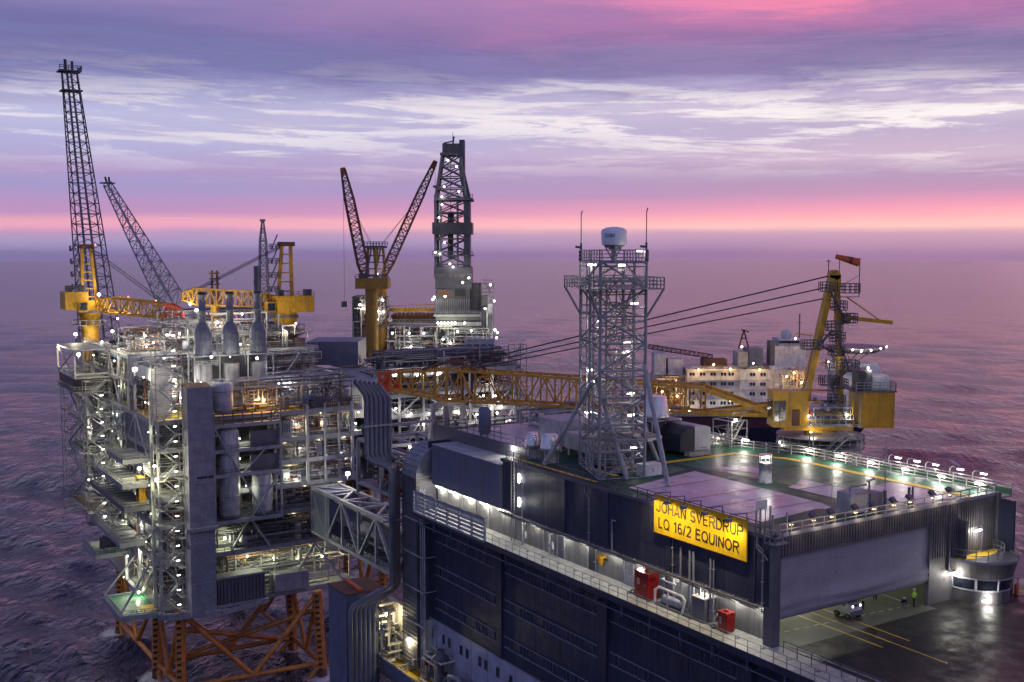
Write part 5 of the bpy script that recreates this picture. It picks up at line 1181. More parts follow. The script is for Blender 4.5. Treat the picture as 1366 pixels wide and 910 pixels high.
# stair towers
for (x0, x1, y0, y1, z0, z1, n, al, lb) in ((-8.7, -3.3, 162.4, 165.6, -42.5, 17.3, 19, 'x', 'tall open stair tower on the near platform corner beside the smooth grey duct'),
        (-14.5, -8.6, 202, 206, -31, 3, 12, 'x', 'open stair tower hanging on the far left side of the process platform'), (-15.4, -10.4, 224, 228, -32, -.5, 11, 'x', 'farthest open stair tower on the left end of the process platform'), (-12.6, -8.6, 190, 193, -31, -3, 9, 'x', 'short stair cage on the left face of the process platform between side platforms')):
    b = MB('galv'); stairs(b, x0, x1, y0, y1, z0, z1, n, al, .075); solo(b, 'stair_tower', lb, 'stair tower', ((x0+x1)/2, (y0+y1)/2, z0))
b = MB('grey')
for z in (-28, -21, -14, -7): b.bar((-14.5, 206, z), (-14.5, 224, z), .3); b.bar((-9, 206, z), (-9, 224, z), .3)
for k, z in enumerate((-28, -21, -14, -7)): b.bar((-14.5, 206, z if k % 2 else z+7), (-14.5, 224, z+7 if k % 2 else z), .3)
b.m('rust'); b.box(-14.3, -9.2, 206, 224, -28.1, -28); b.box(-14.3, -9.2, 206, 224, -14.1, -14); b.m('dgrey'); b.box(-9.0, -8.8, 206, 224, -28, -21.2); b.box(-9.0, -8.8, 206, 224, -14, -7.2); b.build('side_frame', pp)
# smooth grey duct
t = thing('vertical_duct', 'tall smooth grey square duct on the near face of the process platform', 'duct', (.3, 164, -43.5))
b = MB('duct'); b.box(-2.6, 2.7, 161.6, 165.8, -43.8, 5.0); b.m('rust'); b.add([(-2.6, 161.6, 5), (2.7, 161.6, 5), (2.7, 165.8, 5.6), (-2.6, 165.8, 5.6)], [(0, 1, 2, 3)]); b.add([(-2.6, 165.8, 5), (2.7, 165.8, 5), (2.7, 165.8, 5.6), (-2.6, 165.8, 5.6)], [(0, 1, 2, 3)]); b.build('casing', t)
b = MB('grey')
for k in range(11):
    if abs(-41+k*4.3+14) > 1: b = MB('grey'); b.box(-2.66, 2.74, 161.54, 165.86, -41+k*4.3, -40.9+k*4.3); b.build('seam', t)
b = MB('galv')
for x in (2.78, 3.0): b.bar((x, 162.6, -43), (x, 162.6, 4.5), .07)
for k in range(100): b.bar((2.78, 162.6, -42.8+k*.47), (3.0, 162.6, -42.8+k*.47), .05)
b.build('ladder', t)
b = MB('black'); b.box(-.9, 1.3, 161.58, 161.6, -14.3, -13.8); b.box(1.5, 2.6, 161.58, 161.6, -14.3, -13.8); b.box(-2.64, -2.6, 162, 165.4, -14.4, -13.7); b.build('vent_slot', t)
b = MB('grey'); b.bar((-3.6, 161.2, -25), (3.4, 161.2, -25), .5, .8); b.build('support_beam', t); b = MB('grey'); b.bar((-9, 164, -43.2), (3.6, 161, -43.6), .6, 1.3); b.bar((3.6, 161, -43.6), (14.5, 162.4, -43.0), .5, 1.0); b.build('support_beam', t)
# vessels
for (x, y, z, r, h, m, lb) in ((5.9, 165.2, -1.4, 2.35, 6.9, 'lgrey', 'domed pale grey vessel standing on top of the vessel bay beside the smooth duct'),
        (7.0, 165, -24.3, 2.3, 20, 'lgrey', 'tall pale grey vessel standing inside the framed vessel bay'), (14.4, 165, -24.3, 2.2, 9.6, 'lgrey', 'short pale grey vessel low in the framed vessel bay')):
    t = thing('process_vessel', lb, 'vessel', (x, y, z)); b = MB(m); vessel(b, (x, y, z), r, h, 22); sh = b.build('shell', t); b = MB('grey')
    b.tube((x, y, z+h-.1), (x, y, z+h+.5), .4, n=10); b.build('nozzle', sh)
    for k in (.25, .7): b = MB('grey'); b.lathe((x, y, z+h*k), [(r*1.0, 0), (r*1.03, .05), (r*1.03, .2), (r*1.0, .25)], 22); b.build('band', sh)
for k, (x, lb) in enumerate(((5.0, 'left of the three bulb shaped exhaust stacks on the process platform'), (11.2, 'middle of the three bulb shaped exhaust stacks on the process platform'), (17.6, 'right of the three bulb shaped exhaust stacks on the process platform'))):
    t = thing('exhaust_stack', lb, 'stack', (x, 175, 2)); y = 175
    b = MB('grey'); b.lathe((x, y, -2), [(1.7, 0), (1.85, .2), (1.85, 10.5)], 18); b.build('lower_drum', t)
    b = MB('pipe_blue'); b.lathe((x, y, 10.6), [(1.95, 0), (1.95, 4.6), (1.6, 5.8), (.85, 7.0)], 18)
    for z in (10.9, 12.2, 13.6, 15.0): b.lathe((x, y, z), [(1.95, 0), (2.02, .03), (2.02, .14), (1.95, .17)], 18)
    for k2 in (4.0, 4.4): b.bar((x+2.0*math.cos(k2), y+2.0*math.sin(k2), 10.6), (x+2.0*math.cos(k2), y+2.0*math.sin(k2), 16), .1)
    b.build('silencer', t)
    b = MB('pipe_blue'); b.lathe((x, y, 17.4), [(.78, 0), (.78, 2.8), (.9, 2.85), (.9, 3.1), (.78, 3.15), (.78, 6.2), (.95, 6.25), (.95, 6.9), (.8, 6.92)], 14); b.m('black'); fu = b.build('flue', t); b = MB('black'); b.lathe((x, y, 24.0), [(.97, 0), (.97, .45)], 14); b.build('cap', fu)
    b = MB('grey'); b.path([(x-1.9, y-.5, 13.6), (x-2.9, y-.5, 13.6), (x-3.2, y-.5, 13.2), (x-3.2, y-.5, 8)], .16, 8); b.build('side_pipe', t)
b = MB('lgrey'); b.box(2.2, 20.5, 172.6, 177.6, 10.3, 10.5); b.rail([(2.2, 172.6, 8.3), (8, 172.6, 8.3)], 1.1, 1, .06, 2)
for x in (2.4, 8, 14.4, 20.3): b.bar((x, 172.8, -2), (x, 172.8, 10.3), .28); b.bar((x, 177.4, -2), (x, 177.4, 10.3), .28)
b.m('dgrey'); b.box(3, 20, 176.8, 177, 3, 10); b.m('grey'); b.bar((20.3, 172.8, 10.4), (27, 172.8, 10.4), .3); b.bar((27, 172.8, 10.4), (23.5, 172.8, 6), .3)
b.build('stack_support', pp)
# cabins and boxes on the right part of the top deck
for (x0, x1, y0, y1, z0, z1, m, lb) in ((19.5, 25.5, 181, 184, -2.1, 2.4, 'cream', 'cream coloured cabin on the upper right deck of the process platform'), (26, 28.5, 168, 171, -2.1, .6, 'bluepaint', 'pale blue box behind the right deck railing of the process platform')):
    t = thing('deck_cabin', lb, 'cabin', ((x0+x1)/2, (y0+y1)/2, z0)); b = MB(m); b.box(x0, x1, y0, y1, z0, z1); b.build('body', t); b = MB('dgrey'); b.box(x0-.1, x1+.1, y0-.1, y1+.1, z1, z1+.1); b.build('roof', t); b = MB('black'); b.box(x0+.4, x0+1.4, y0-.04, y0, z0+.1, z0+2.1); b.build('door', t)
# ---------------------------------------------------------------- pedestal cranes
def pcrane(name_l, base, zt, r, house, post, heel, tip, w0, w1, n, zb, cab, grp=None, post2=None, wires=True, bm='boom_yellow', tipred=True):
    """base (x,y), zt slew ring height, house = box offsets, post = (top, width), heel/tip = boom ends"""
    x, y = base; t = thing('pedestal_crane', name_l, 'crane', (x, y, zb), grp)
    b = MB('crane_yellow'); b.tube((x, y, zb), (x, y, zt-3), r, n=20); b.tube((x, y, zt-3), (x, y, zt-1), r, r*1.35, 20); b.m('dgrey'); b.tube((x, y, zt-1), (x, y, zt-.4), r*1.4, n=20)
    b.m('grate'); b.lathe((x, y, zt-4.2), [(r, 0), (r*2.1, 0), (r*2.1, .15), (r, .15)], 18); b.m('galv')
    for k in range(16): a = k*math.pi/8; b.bar((x+r*2*math.cos(a), y+r*2*math.sin(a), zt-4), (x+r*2*math.cos(a), y+r*2*math.sin(a), zt-2.9), .1)
    b.lathe((x, y, zt-2.9), [(r*2.0, 0), (r*2.06, 0), (r*2.06, .1), (r*2.0, .1)], 18); b.build('pedestal', t)
    hx0, hx1, hy0, hy1, hz0, hz1 = house; b = MB('crane_yellow'); b.box(x+hx0, x+hx1, y+hy0, y+hy1, zt+hz0, zt+hz1); b.tube((x, y, zt-.4), (x, y, zt+2.2), r*1.25, n=16); mh = b.build('machinery_house', t)
    b = MB('dgrey'); b.rail([(x+hx0, y+hy0, zt+hz1), (x+hx1, y+hy0, zt+hz1)], 1.1, 1.3, .06, 1); b.build('railing', mh)
    for fx in (hx0+1.2, hx1-1.2): b = MB('dgrey'); b.cbox((x+fx, y+hy0+1.5, zt+hz1), 1.6, 1.8, 1.6); b.m('black'); b.tube((x+fx, y+hy0+.6, zt+hz1+.8), (x+fx, y+hy0+.55, zt+hz1+.8), .6, n=12); b.build('fan_unit', mh)
    cx, cy, cz, cs = cab; b = MB('crane_yellow'); b.box(x+cx-cs/2, x+cx+cs/2, y+cy-cs/2, y+cy+cs/2, zt+cz, zt+cz+2.6); cb_ = b.build('cab', t); b = MB('glass'); b.box(x+cx-cs*.42, x+cx+cs*.42, y+cy-cs/2-.05, y+cy-cs/2-.003, zt+cz+.5, zt+cz+2.3); b.build('window', cb_)
    (ptx, pty, ptz), pw = post; b = MB('crane_yellow'); top = Vector((x+ptx, y+pty, ptz)); bs = Vector((x, y, zt+1))
    for s in (-1, 1):
        e = Vector((s*pw, 0, 0)); b.bar(bs+e*1.2, top+e*.7, .75); 
    for k in range(1, 7): c = bs.lerp(top, k/7); b.bar(c-Vector((pw, 0, 0)), c+Vector((pw, 0, 0)), .3)
    b.m('rust'); b.box(top.x-pw*1.3, top.x+pw*1.3, top.y-.6, top.y+.6, top.z-.3, top.z+.8); b.build('king_post', t)
    b = MB('dgrey')
    for k in range(4):
        c = bs.lerp(top, .28+k*.22); q = c+Vector((-pw-1.5, 0, 0)); b.box(q.x-1, q.x+1, q.y-.9, q.y+.9, q.z-.1, q.z); b.rail([(q.x-1, q.y-.9, q.z), (q.x+1, q.y-.9, q.z), (q.x+1, q.y+.9, q.z), (q.x-1, q.y+.9, q.z), (q.x-1, q.y-.9, q.z)], 1.2, .9, .07, 1); b.bar(q+Vector((-.7, 0, 0)), q+Vector((.9, 0, (top-bs).z*.22)), .25)
    b.build('ladder_platform', t)
    b = MB(bm); heel = Vector(heel); tip = Vector(tip); d = tip-heel; m_ = heel+d*.18; e_ = heel+d*.86
    truss(b, heel, m_, w0*.5, w0*.5, w0, w0, 3, .2, .13); truss(b, m_, e_, w0, w0, w1*1.3, w1*1.3, n, .19, .11)
    if tipred: b.m('orange_red')
    truss(b, e_, tip, w1*1.3, w1*1.3, w1*.5, w1*.6, 3, .18, .13); b.build('boom', t)
    b = MB('black'); 
    if wires:
        for s in (-.5, .5): b.tube(top+Vector((s, 0, .5)), heel+d*.82+Vector((s, 0, w1*.7)), .07, n=4); b.tube(top+Vector((s, 0, .2)), heel+d*.8+Vector((s, 0, w1*.7)), .05, n=4)
    b.tube(tip, tip+Vector((0, 0, -4)), .05, n=4); b.build('wire_rope', t)
    b = MB('red'); b.lathe((tip.x, tip.y, tip.z-5.6), [(.2, 0), (.6, .3), (.6, 1.1), (.2, 1.6)], 10); b.build('hook_block', t)
    return t
p = onY(121, 458, 286); c1 = (p[0], p[1])
pcrane('yellow pedestal crane at the far left of the process platform, boom resting low', c1, onY(121, 412, 286)[2], 2.2, (-6.6, -.9, -3.5, 3.5, 0, 4.6), ((-.4, 0, onY(120, 330, 286)[2]), 1.5), onY(132, 405, 284), onY(241, 417, 268), 4.0, 2.6, 8, -2, (-2.6, -4.2, -.6, 2.2))
p = onY(381, 470, 272); c2 = (p[0], p[1])
pcrane('yellow pedestal crane behind the exhaust stacks with a big yellow house and a long boom', c2, onY(381, 418, 272)[2], 2.4, (-3.2, 6.4, -3.5, 3.2, .3, 4.4), ((.6, 0, onY(382, 327, 272)[2]), 1.6), onY(366, 400, 272), onY(243, 395, 262), 3.6, 3.0, 10, -2, (-4.6, -2, .4, 2.2), tipred=False)
# boom rest and its red twin posts
t = thing('boom_rest', 'short yellow boom rest column with dark red twin posts behind the left exhaust stacks', 'post', onY(287, 440, 266)); p = onY(287, 445, 266); q = onY(287, 405, 266); b = MB('crane_yellow'); b.tube(p, q, 1.0, n=14); b.build('column', t)
b = MB('rust'); z1 = onY(287, 361, 266)[2]
for s in (-1, 1): b.bar((q[0]+s*.7, q[1], q[2]), (q[0]+s*.6, q[1], z1), .45)
for k in range(6): z = q[2]+(z1-q[2])*(k+.5)/6; b.bar((q[0]-1.3, q[1], z), (q[0]+1.3, q[1], z), .3)
b.build('twin_post', t)
# ---------------------------------------------------------------- flare towers
t = thing('flare_tower', 'very tall dark lattice flare tower with two flare tips at the far left', 'tower', onY(135, 452, 300))
b = MB('dgrey'); L_, R_ = onY(106, 455, 296), onY(162, 455, 296); L2, R2 = onY(116, 452, 308), onY(152, 452, 308); T1, T2 = onY(82, 96, 318), onY(103, 97, 318); T3, T4 = onY(83, 96, 321), onY(102, 97, 321)
lattice(b, [L_, R_, R2, L2], [T1, T2, T4, T3], 26, .19, .10); b.build('frame', t)
b = MB('dgrey')
for f_ in (.35, .6): b.tube(Vector(L_).lerp(Vector(R_), f_), Vector(T1).lerp(Vector(T2), f_), .32, n=8)
b.build('riser_pipe', t)
b = MB('dgrey'); c = (Vector(T1)+Vector(T4))/2; b.box(c.x-3, c.x+3, c.y-2.5, c.y+2.5, c.z, c.z+.4); b.rail([(c.x-3, c.y-2.5, c.z+.4), (c.x+3, c.y-2.5, c.z+.4), (c.x+3, c.y+2.5, c.z+.4)], 1.2, 1.2, .09, 1); b.build('platform', t); b = MB('dgrey'); c2_ = c.lerp((Vector(L_)+Vector(R2))/2, .075); b.box(c2_.x-2.8, c2_.x+2.8, c2_.y-2.5, c2_.y+2.5, c2_.z, c2_.z+.35); b.build('platform', t)
b = MB('black'); b.tube(c+Vector((-.9, 0, 0)), c+Vector((-1.0, 0, 3.6)), .42, n=10); b.tube(c+Vector((.9, 0, 0)), c+Vector((.9, 0, 3.2)), .36, n=10); b.build('flare_tip', t)
t = thing('flare_tower', 'shorter leaning lattice flare boom right of the tall flare tower', 'tower', onY(226, 400, 310))
b = MB('grey'); p0, p1 = Vector(onY(229, 402, 310)), Vector(onY(143, 245, 330)); truss(b, p0, p1, 5.4, 5.4, 1.7, 1.7, 17, .14, .075); b.build('frame', t); b = MB('grey'); b.tube(p0, p1, .26, n=8); b.build('riser_pipe', t)  # paler grey than the tall tower: distance haze put into the steel colour
b = MB('dgrey'); b.box(p1.x-2, p1.x+2, p1.y-1.6, p1.y+1.6, p1.z, p1.z+.3); b.m('black'); b.tube(p1, p1+Vector((-.6, 0, 2)), .3, n=8); b.tube(p1+Vector((.7, 0, 0)), p1+Vector((.5, 0, 2)), .3, n=8); b.build('platform', t)
# ---------------------------------------------------------------- lamps on the process platform
LC = ((1, .93, .70), (1, .88, .55), (.95, 1., .68), (1, .97, .84))
def plamps(lst, label, group, kind='flood', s=.32, power=700, off=(-.4, -.9, .0), c=None, rg=random.Random(3)):
    s0, p0_, c0 = s, power*2.5, c
    for px, py, ax, v in lst:
        s = s0*(rg.choice((.5, .7, 1., 1.3)) if kind == 'flood' else 1); power = p0_*rg.choice((.6, 1., 1.3)); c = c0 or (rg.choice(LC) if kind == 'flood' else None)
        p = onY(px, py, v) if ax == 'Y' else (ony(px, py, v) if ax == 'y' else onx(px, py, v)); lamp(p, label, group, kind, s, power, off, c)
plamps([(78, 463, 'x', -16), (105, 473, 'x', -16.2)], 'strong white floodlight on the outer steel frame at the far left of the process platform', 'floodlights on the outer left frame', s=.40, power=800)
plamps([(158, 466, 'x', -8.6), (180, 493, 'y', 169.8)], 'strong white floodlight at the upper left deck of the process platform near the white wall', 'floodlights near the white wall', s=.40, power=620)
plamps([(157, 425, 'Y', 280), (101, 446, 'Y', 280), (136, 456, 'Y', 278), (132, 393, 'Y', 284), (189, 452, 'y', 190), (150, 442, 'y', 200)], 'white floodlight around the left crane pedestal on the process platform', 'floodlights around the left crane', s=.32, power=480)
plamps([(254, 405, 'Y', 262), (262, 414, 'Y', 262), (276, 437, 'y', 186), (338, 437, 'y', 186), (323, 419, 'y', 190), (225, 508, 'y', 178), (232, 507, 'y', 178), (241, 531, 'y', 172), (218, 478, 'y', 186), (240, 445, 'y', 188), (205, 457, 'y', 190), (290, 430, 'y', 192)], 'white floodlight among the pipework on top of the process platform', 'floodlights on the upper process deck', s=.30, power=430)
plamps([(282, 476, 'y', 170), (307, 476, 'y', 171), (343, 478, 'y', 171), (300, 520, 'y', 174), (268, 510, 'y', 172)], 'small white floodlight below the bulb shaped exhaust stacks', 'floodlights below the exhaust stacks', s=.22, power=170)
for px, py in ((373, 511), (380, 511), (387, 511)): lamp(ony(px, py, 176), 'glaring white floodlight in a tight row beside the crane pedestal', 'row of floodlights beside the crane pedestal', 'cool', .45, 900, (-.3, -1, -.2))
plamps([(345, 532, 'y', 168.5), (352, 534, 'y', 168.5)], 'orange lamp on the near upper deck behind the vessel bay railing', 'orange deck lamps', 'warm', .28, 360)
plamps([(319, 585, 'y', 165.8), (320, 612, 'y', 165.8), (328, 648, 'y', 165.5), (318, 641, 'y', 165.5), (384, 634, 'y', 168)], 'small white lamp inside the framed vessel bay', 'lamps in the vessel bay', s=.22, power=260)
plamps([(395, 566, 'y', 169), (430, 563, 'y', 169), (400, 598, 'y', 169), (436, 606, 'y', 169), (455, 604, 'y', 169), (474, 565, 'y', 170), (470, 592, 'y', 170), (395, 640, 'y', 168), (478, 550, 'y', 168)], 'small warm white lamp on the right decks of the process platform', 'lamps on the right decks', s=.22, power=330, c=(1, .9, .68))
plamps([(300, 718, 'y', 169), (330, 742, 'y', 169), (365, 744, 'y', 170), (398, 746, 'y', 171), (430, 742, 'y', 171), (340, 728, 'y', 170)], 'greenish white lamp under the lowest lit deck of the process platform', 'lamps under the lowest deck', s=.22, power=420, c=(.95, 1, .62))
plamps([(206, 622, 'x', -9), (186, 625, 'x', -9), (209, 640, 'x', -9)], 'glaring yellowish floodlight under a left side platform beside the yellow locker', 'floodlights beside the yellow locker', s=.4, power=900, c=(1, .97, .6))
plamps([(188, 700, 'x', -7), (200, 690, 'x', -7), (160, 612, 'x', -8.4), (135, 640, 'x', -8.4), (128, 700, 'x', -8.4), (118, 570, 'x', -8.4), (118, 640, 'x', -8.4), (150, 575, 'x', -7), (180, 660, 'x', -7), (170, 742, 'x', -8.5), (190, 735, 'x', -7.5)], 'small white lamp in the shaded left face of the process platform', 'lamps in the left face', s=.22, power=360, c=(1, .97, .75))
plamps([(185, 790, 'x', -9), (165, 770, 'x', -9)], 'lamp over the green side platform low on the process platform', 'lamps over the green side platform', s=.22, power=420, c=(1, .95, .6))
for k in range(19): lamp((-5.0, 162.3, -40.5+k*3.147), 'short tube lamp at a landing of the near stair tower', 'tube lamps up the near stair tower', 'tubex', .6, 60 if k % 2 else 0, (0, .8, -.2))
for k in range(10): lamp((-11, 202.2, -29+k*3.2), 'short tube lamp on the far left stair tower', 'tube lamps up the far stair tower', 'tubex', .7, 90 if k % 2 else 0, (0, .8, -.2))
plamps([(127, 327, 'Y', 286), (171, 396, 'Y', 275), (208, 401, 'Y', 270)], 'small red warning light on the left crane', 'red warning lights on the left crane', 'red', .2, 0)

rg_ = random.Random(9)
for z in (-33.2, -25.6, -19.6, -14.4, -9.4, -3.3):
    for k in range(4): lamp((20+rg_.uniform(0, 16), 168+rg_.uniform(0, 3), z+.3), 'small warm white lamp on the right decks of the process platform', 'lamps on the right decks', 'flood', rg_.choice((.14, .18, .22)), 120, (-.2, -.6, -.3), rg_.choice(((1, .86, .5), (.95, 1, .62), (1, .95, .75))))
for z in (-29.5, -22.5, -16.5, -10.5, -5.5, 2.5, 7.5):
    for k in range(3): lamp((-8.9, 172+k*25+rg_.uniform(-4, 4), z+rg_.uniform(-1, 1)), 'small warm white lamp in the shaded left face of the process platform', 'lamps in the left face', 'flood', rg_.choice((.10, .13, .17)), 150, (.6, -.3, -.3), rg_.choice(((1, .86, .5), (.95, 1, .62), (1, .95, .75))))
for k in range(14): lamp((rg_.uniform(-6, 34), 187.3+rg_.uniform(0, 12), 11+rg_.uniform(0, 5)), 'white floodlight among the pipework on top of the process platform', 'floodlights on the upper process deck', 'flood', rg_.choice((.12, .2, .3)), 420, (-.3, -.8, -.2), rg_.choice(LC))
# ------------------------------------------------------------------ yellow crane beside the living quarters
KX, KY = 42.5, 32.7
kc = thing('pedestal_crane', 'big yellow crane beside the roof, its long lattice boom resting level to the left', 'crane', (KX, KY, -8))
b = MB('crane_yellow'); b.tube((KX, KY, -14), (KX, KY, 8.6), 1.6, n=22); b.tube((KX, KY, 8.6), (KX, KY, 10.2), 1.6, 2.3, 22)
b.m('deck_plate'); b.lathe((KX, KY, 7.9), [(1.6, 0), (5.6, 0), (5.6, .3), (1.6, .3)], 26); b.build('pedestal', kc)
b = MB('grey')
for k in range(26): a = 2*math.pi*k/26; b.bar((KX+5.5*math.cos(a), KY+5.5*math.sin(a), 8.2), (KX+5.5*math.cos(a), KY+5.5*math.sin(a), 9.4), .07)
b.lathe((KX, KY, 9.35), [(5.5, 0), (5.58, 0), (5.58, .08), (5.5, .08)], 26); b.lathe((KX, KY, 8.8), [(5.5, 0), (5.56, 0), (5.56, .06), (5.5, .06)], 26)
for k in range(8): a = 2*math.pi*k/8; b.bar((KX+5.3*math.cos(a), KY+5.3*math.sin(a), 7.9), (KX+1.9*math.cos(a), KY+1.9*math.sin(a), 4), .25)
b.build('round_platform', kc)
def rel(dx, dy, dz): # offsets along image-right, away, up
    return (KX+dx*CA+dy*SA, KY-dx*SA+dy*CA, dz)
class LB(MB):        # mesh builder in the crane's own slewed axes
    def fin(s, name, root, org=(KX, KY, 0), ang=-ANG):
        c, n = math.cos(ang), math.sin(ang); s.v = [(org[0]+x*c-y*n, org[1]+x*n+y*c, org[2]+z) for x, y, z in s.v]; return s.build(name, root)
b = LB('crane_yellow'); b.box(-5.2, 3.6, -2.2, 2.6, 10.2, 10.9); b.m('rust'); b.box(-2.5, 3.0, -1.6, 2.4, 10.9, 12.2); b.m('dgrey'); b.tube((-2, -2, 11.6), (2.6, -2, 11.6), .7, n=14); b.box(-2.4, -1.9, -2.3, -.6, 10.9, 12.6); b.box(2.4, 2.9, -2.3, -.6, 10.9, 12.6); b.fin('slewing_frame', kc)
b = LB('galv'); pipework(b, -2.5, 3.4, -3.0, -1.2, 10.9, 14, 22, 150, ('galv', 'dgrey', 'crane_yellow', 'grey'), (.04, .12)); b.fin('pipework', kc)
b = LB('crane_yellow'); b.box(4.4, 8.6, -2.8, 2.6, 10.6, 15.2); b.m('boom_yellow')
for k in range(12): b.box(4.5+k*.34, 4.6+k*.34, -2.86, -2.8, 10.8, 15.0)
b.m('dgrey'); b.box(3.4, 8.8, -3.0, 2.8, 15.2, 15.35); mh_ = b.fin('machinery_house', kc)
b = LB('rust'); b.box(8.6, 8.64, -1.6, -.4, 11, 13.2); b.m('black'); b.box(8.6, 8.65, .4, 1.9, 12.6, 13.8); b.fin('hatch', mh_)
b = LB('galv'); b.bar((4.3, -2.95, 10.6), (4.3, -2.95, 15.3), .06); b.bar((4.05, -2.95, 10.6), (4.05, -2.95, 15.3), .06)
for k in range(11): b.bar((4.05, -2.95, 10.8+k*.42), (4.3, -2.95, 10.8+k*.42), .04)
b.fin('ladder', mh_)
b = LB('crane_yellow'); b.box(-7.0, -2.6, -3.4, -.2, 10.8, 15.4); cb_ = b.fin('cab', kc); b = LB('glass'); b.box(-7.1, -7.0, -3.2, -.4, 12, 14.2); b.box(-6.9, -5.4, -3.46, -3.4, 11.6, 14.2); b.m('dgrey'); b.box(-6.2, -6.1, -3.5, -3.46, 11.6, 14.2); b.box(-6.9, -5.4, -3.5, -3.46, 12.8, 12.9); b.fin('window', cb_); b = LB('rust'); b.box(-4.6, -3.6, -3.43, -3.4, 11.0, 13.1); b.fin('door', cb_)
b = LB('galv'); b.rail([(3.6, -3, 15.35), (8.6, -3, 15.35), (8.6, 2.7, 15.35)], 1.1, 1.0, .045, 2); b.rail([(-7, -3.4, 15.4), (-2.6, -3.4, 15.4)], 1.1, 1, .04, 1); b.rail([(-5.2, -2.8, 11.2), (3.4, -2.8, 11.2)], 1.1, 1, .04, 1); b.fin('railing', kc)
b = LB('dgrey'); b.box(4.2, 5.8, -2.2, .8, 15.4, 18.0); b.m('black'); b.tube((4.6, -2.21, 16), (4.6, -2.3, 16), .6, n=14); b.tube((4.6, -2.21, 17.3), (4.6, -2.3, 17.3), .55, n=14); b.m('white'); b.box(6.0, 8.2, -1.8, 1, 15.4, 17.2); b.fin('cooler', kc)
top = (1.3, 0, 29.6)
b = LB('crane_yellow')
for y in (-.65, .65): b.bar((-2.6, y, 11.5), (top[0]-.3, y*.6, top[2]), .78, .7); b.bar((2.6, y, 11.5), (top[0]+.35, y*.6, top[2]), .52, .5)
for k in range(1, 5): z = 11.5+k*3.6; t_ = (z-11.5)/18.1; b.bar((-2.6+t_*3.6, -.6, z), (-2.6+t_*3.6, .6, z), .3); b.bar((-2.6+t_*3.6, 0, z), (2.6-t_*1.2, 0, z), .22)
b.box(top[0]-.7, top[0]+.75, -.7, .7, 28.4, 30.0); b.tube((top[0], -.7, 30), (top[0], .7, 30), .7, n=14); b.fin('king_post', kc)
b = LB('dgrey')
for x, z, w in ((1.6, 13.5, 1.5), (1.9, 15.6, 1.5), (1.2, 18.0, 1.4), (1.4, 19.8, 1.3), (1.5, 21.6, 1.3), (1.6, 25.6, 1.4), (.2, 28.0, 1.6), (3.0, 27.8, 1.7), (-1.7, 20.6, 2.0), (2.9, 24.0, 1.5), (3.2, 18, 1.6), (1.0, 23, 1.6), (.6, 16, 1.8)):
    b.box(x-w*.6, x+w*.6, -2.2, -.6, z-.08, z); b.rail([(x-w*.6, -2.2, z), (x+w*.6, -2.2, z), (x+w*.6, -.6, z), (x-w*.6, -.6, z), (x-w*.6, -2.2, z)], 1.15, .8, .045, 2)
for p, q in (((-1.2, 20.6), (.8, 23)), ((2.6, 24), (.4, 28)), ((3, 18), (1.2, 23)), ((.8, 16), (3, 18)), ((2.6, 12), (.8, 16))): b.bar((p[0], -1.6, p[1]), (q[0], -1.6, q[1]), .6, .18); b.bar((p[0], -2.1, p[1]+1), (q[0], -2.1, q[1]+1), .06)
b.fin('ladder_platform', kc)
b = LB('crane_yellow'); b.tube((1.6, 0, 24.4), (3.4, 0, 24.4), .7, n=12); b.bar((3.2, 0, 24.5), (9.0, 0, 23.9), .42, .5); b.m('boom_yellow'); b.tube((3.0, 0, 27.2), (7.2, 0, 24.3), .09, n=6); b.fin('jib', kc)
heel, tipp = Vector((37.4, 36.2, 13.4)), Vector((3.3, 81.2, 14.2)); d = tipp-heel
b = MB('crane_yellow'); q1, q2, q3 = heel+d*.16, heel+d*.80, heel+d*.965
for s in (-1, 1):
    e = Vector((d.y, -d.x, 0)).normalized()*1.3*s; b.bar(heel+e+Vector((0, 0, -1.2)), q1+e*1.3+Vector((0, 0, 1.6)), .5); b.bar(heel+e+Vector((0, 0, -1.4)), q1+e*1.3+Vector((0, 0, -1.7)), .5); b.bar(heel+e, q1+e*1.3+Vector((0, 0, -1.7)), .35)
b.m('boom_yellow'); truss(b, q1, q2, 3.4, 3.4, 3.8, 4.4, 17, .16, .085); truss(b, q2, q3, 3.8, 4.4, 2.8, 2.6, 5, .16, .09)
b.m('orange_red'); truss(b, q3, tipp, 2.8, 2.6, 2.0, 2.0, 1, .26, .2)
b.m('rust'); m1, m2, m3 = heel+d*.72, heel+d*.76, heel+d*.82
for s in (-1, 1):
    e = Vector((d.y, -d.x, 0)).normalized()*1.7*s
    b.bar(m1+e+Vector((0, 0, 2.2)), m2+e+Vector((0, 0, 3.4)), .3); b.bar(m2+e+Vector((0, 0, 3.4)), m3+e+Vector((0, 0, 3.2)), .3); b.bar(m3+e+Vector((0, 0, 3.2)), heel+d*.87+e+Vector((0, 0, 2)), .3); b.bar(m2+e+Vector((0, 0, 3.4)), m2+e+Vector((0, 0, -2)), .25)
b.m('grate'); e = Vector((d.y, -d.x, 0)).normalized()*.8; b.bar(heel+d*.2+Vector((0, 0, -1.3)), heel+d*.5+Vector((0, 0, -1.5)), 1.8, .12)
b.build('boom', kc)
tw_ = Vector(rel(1.0, 0, 30)); b = MB('black')
for o1, o2, f_ in ((0, 2.6, .80), (-1.4, 2.4, .78), (-2.8, 2.2, .76)):
    b.tube(tw_+Vector((0, 0, o1)), heel+d*f_+Vector((0, 0, o2)), .055, n=5); b.tube(tw_+Vector((.5, 0, o1)), heel+d*f_+Vector((.5, 0, o2)), .05, n=5)
b.build('wire_rope', kc)
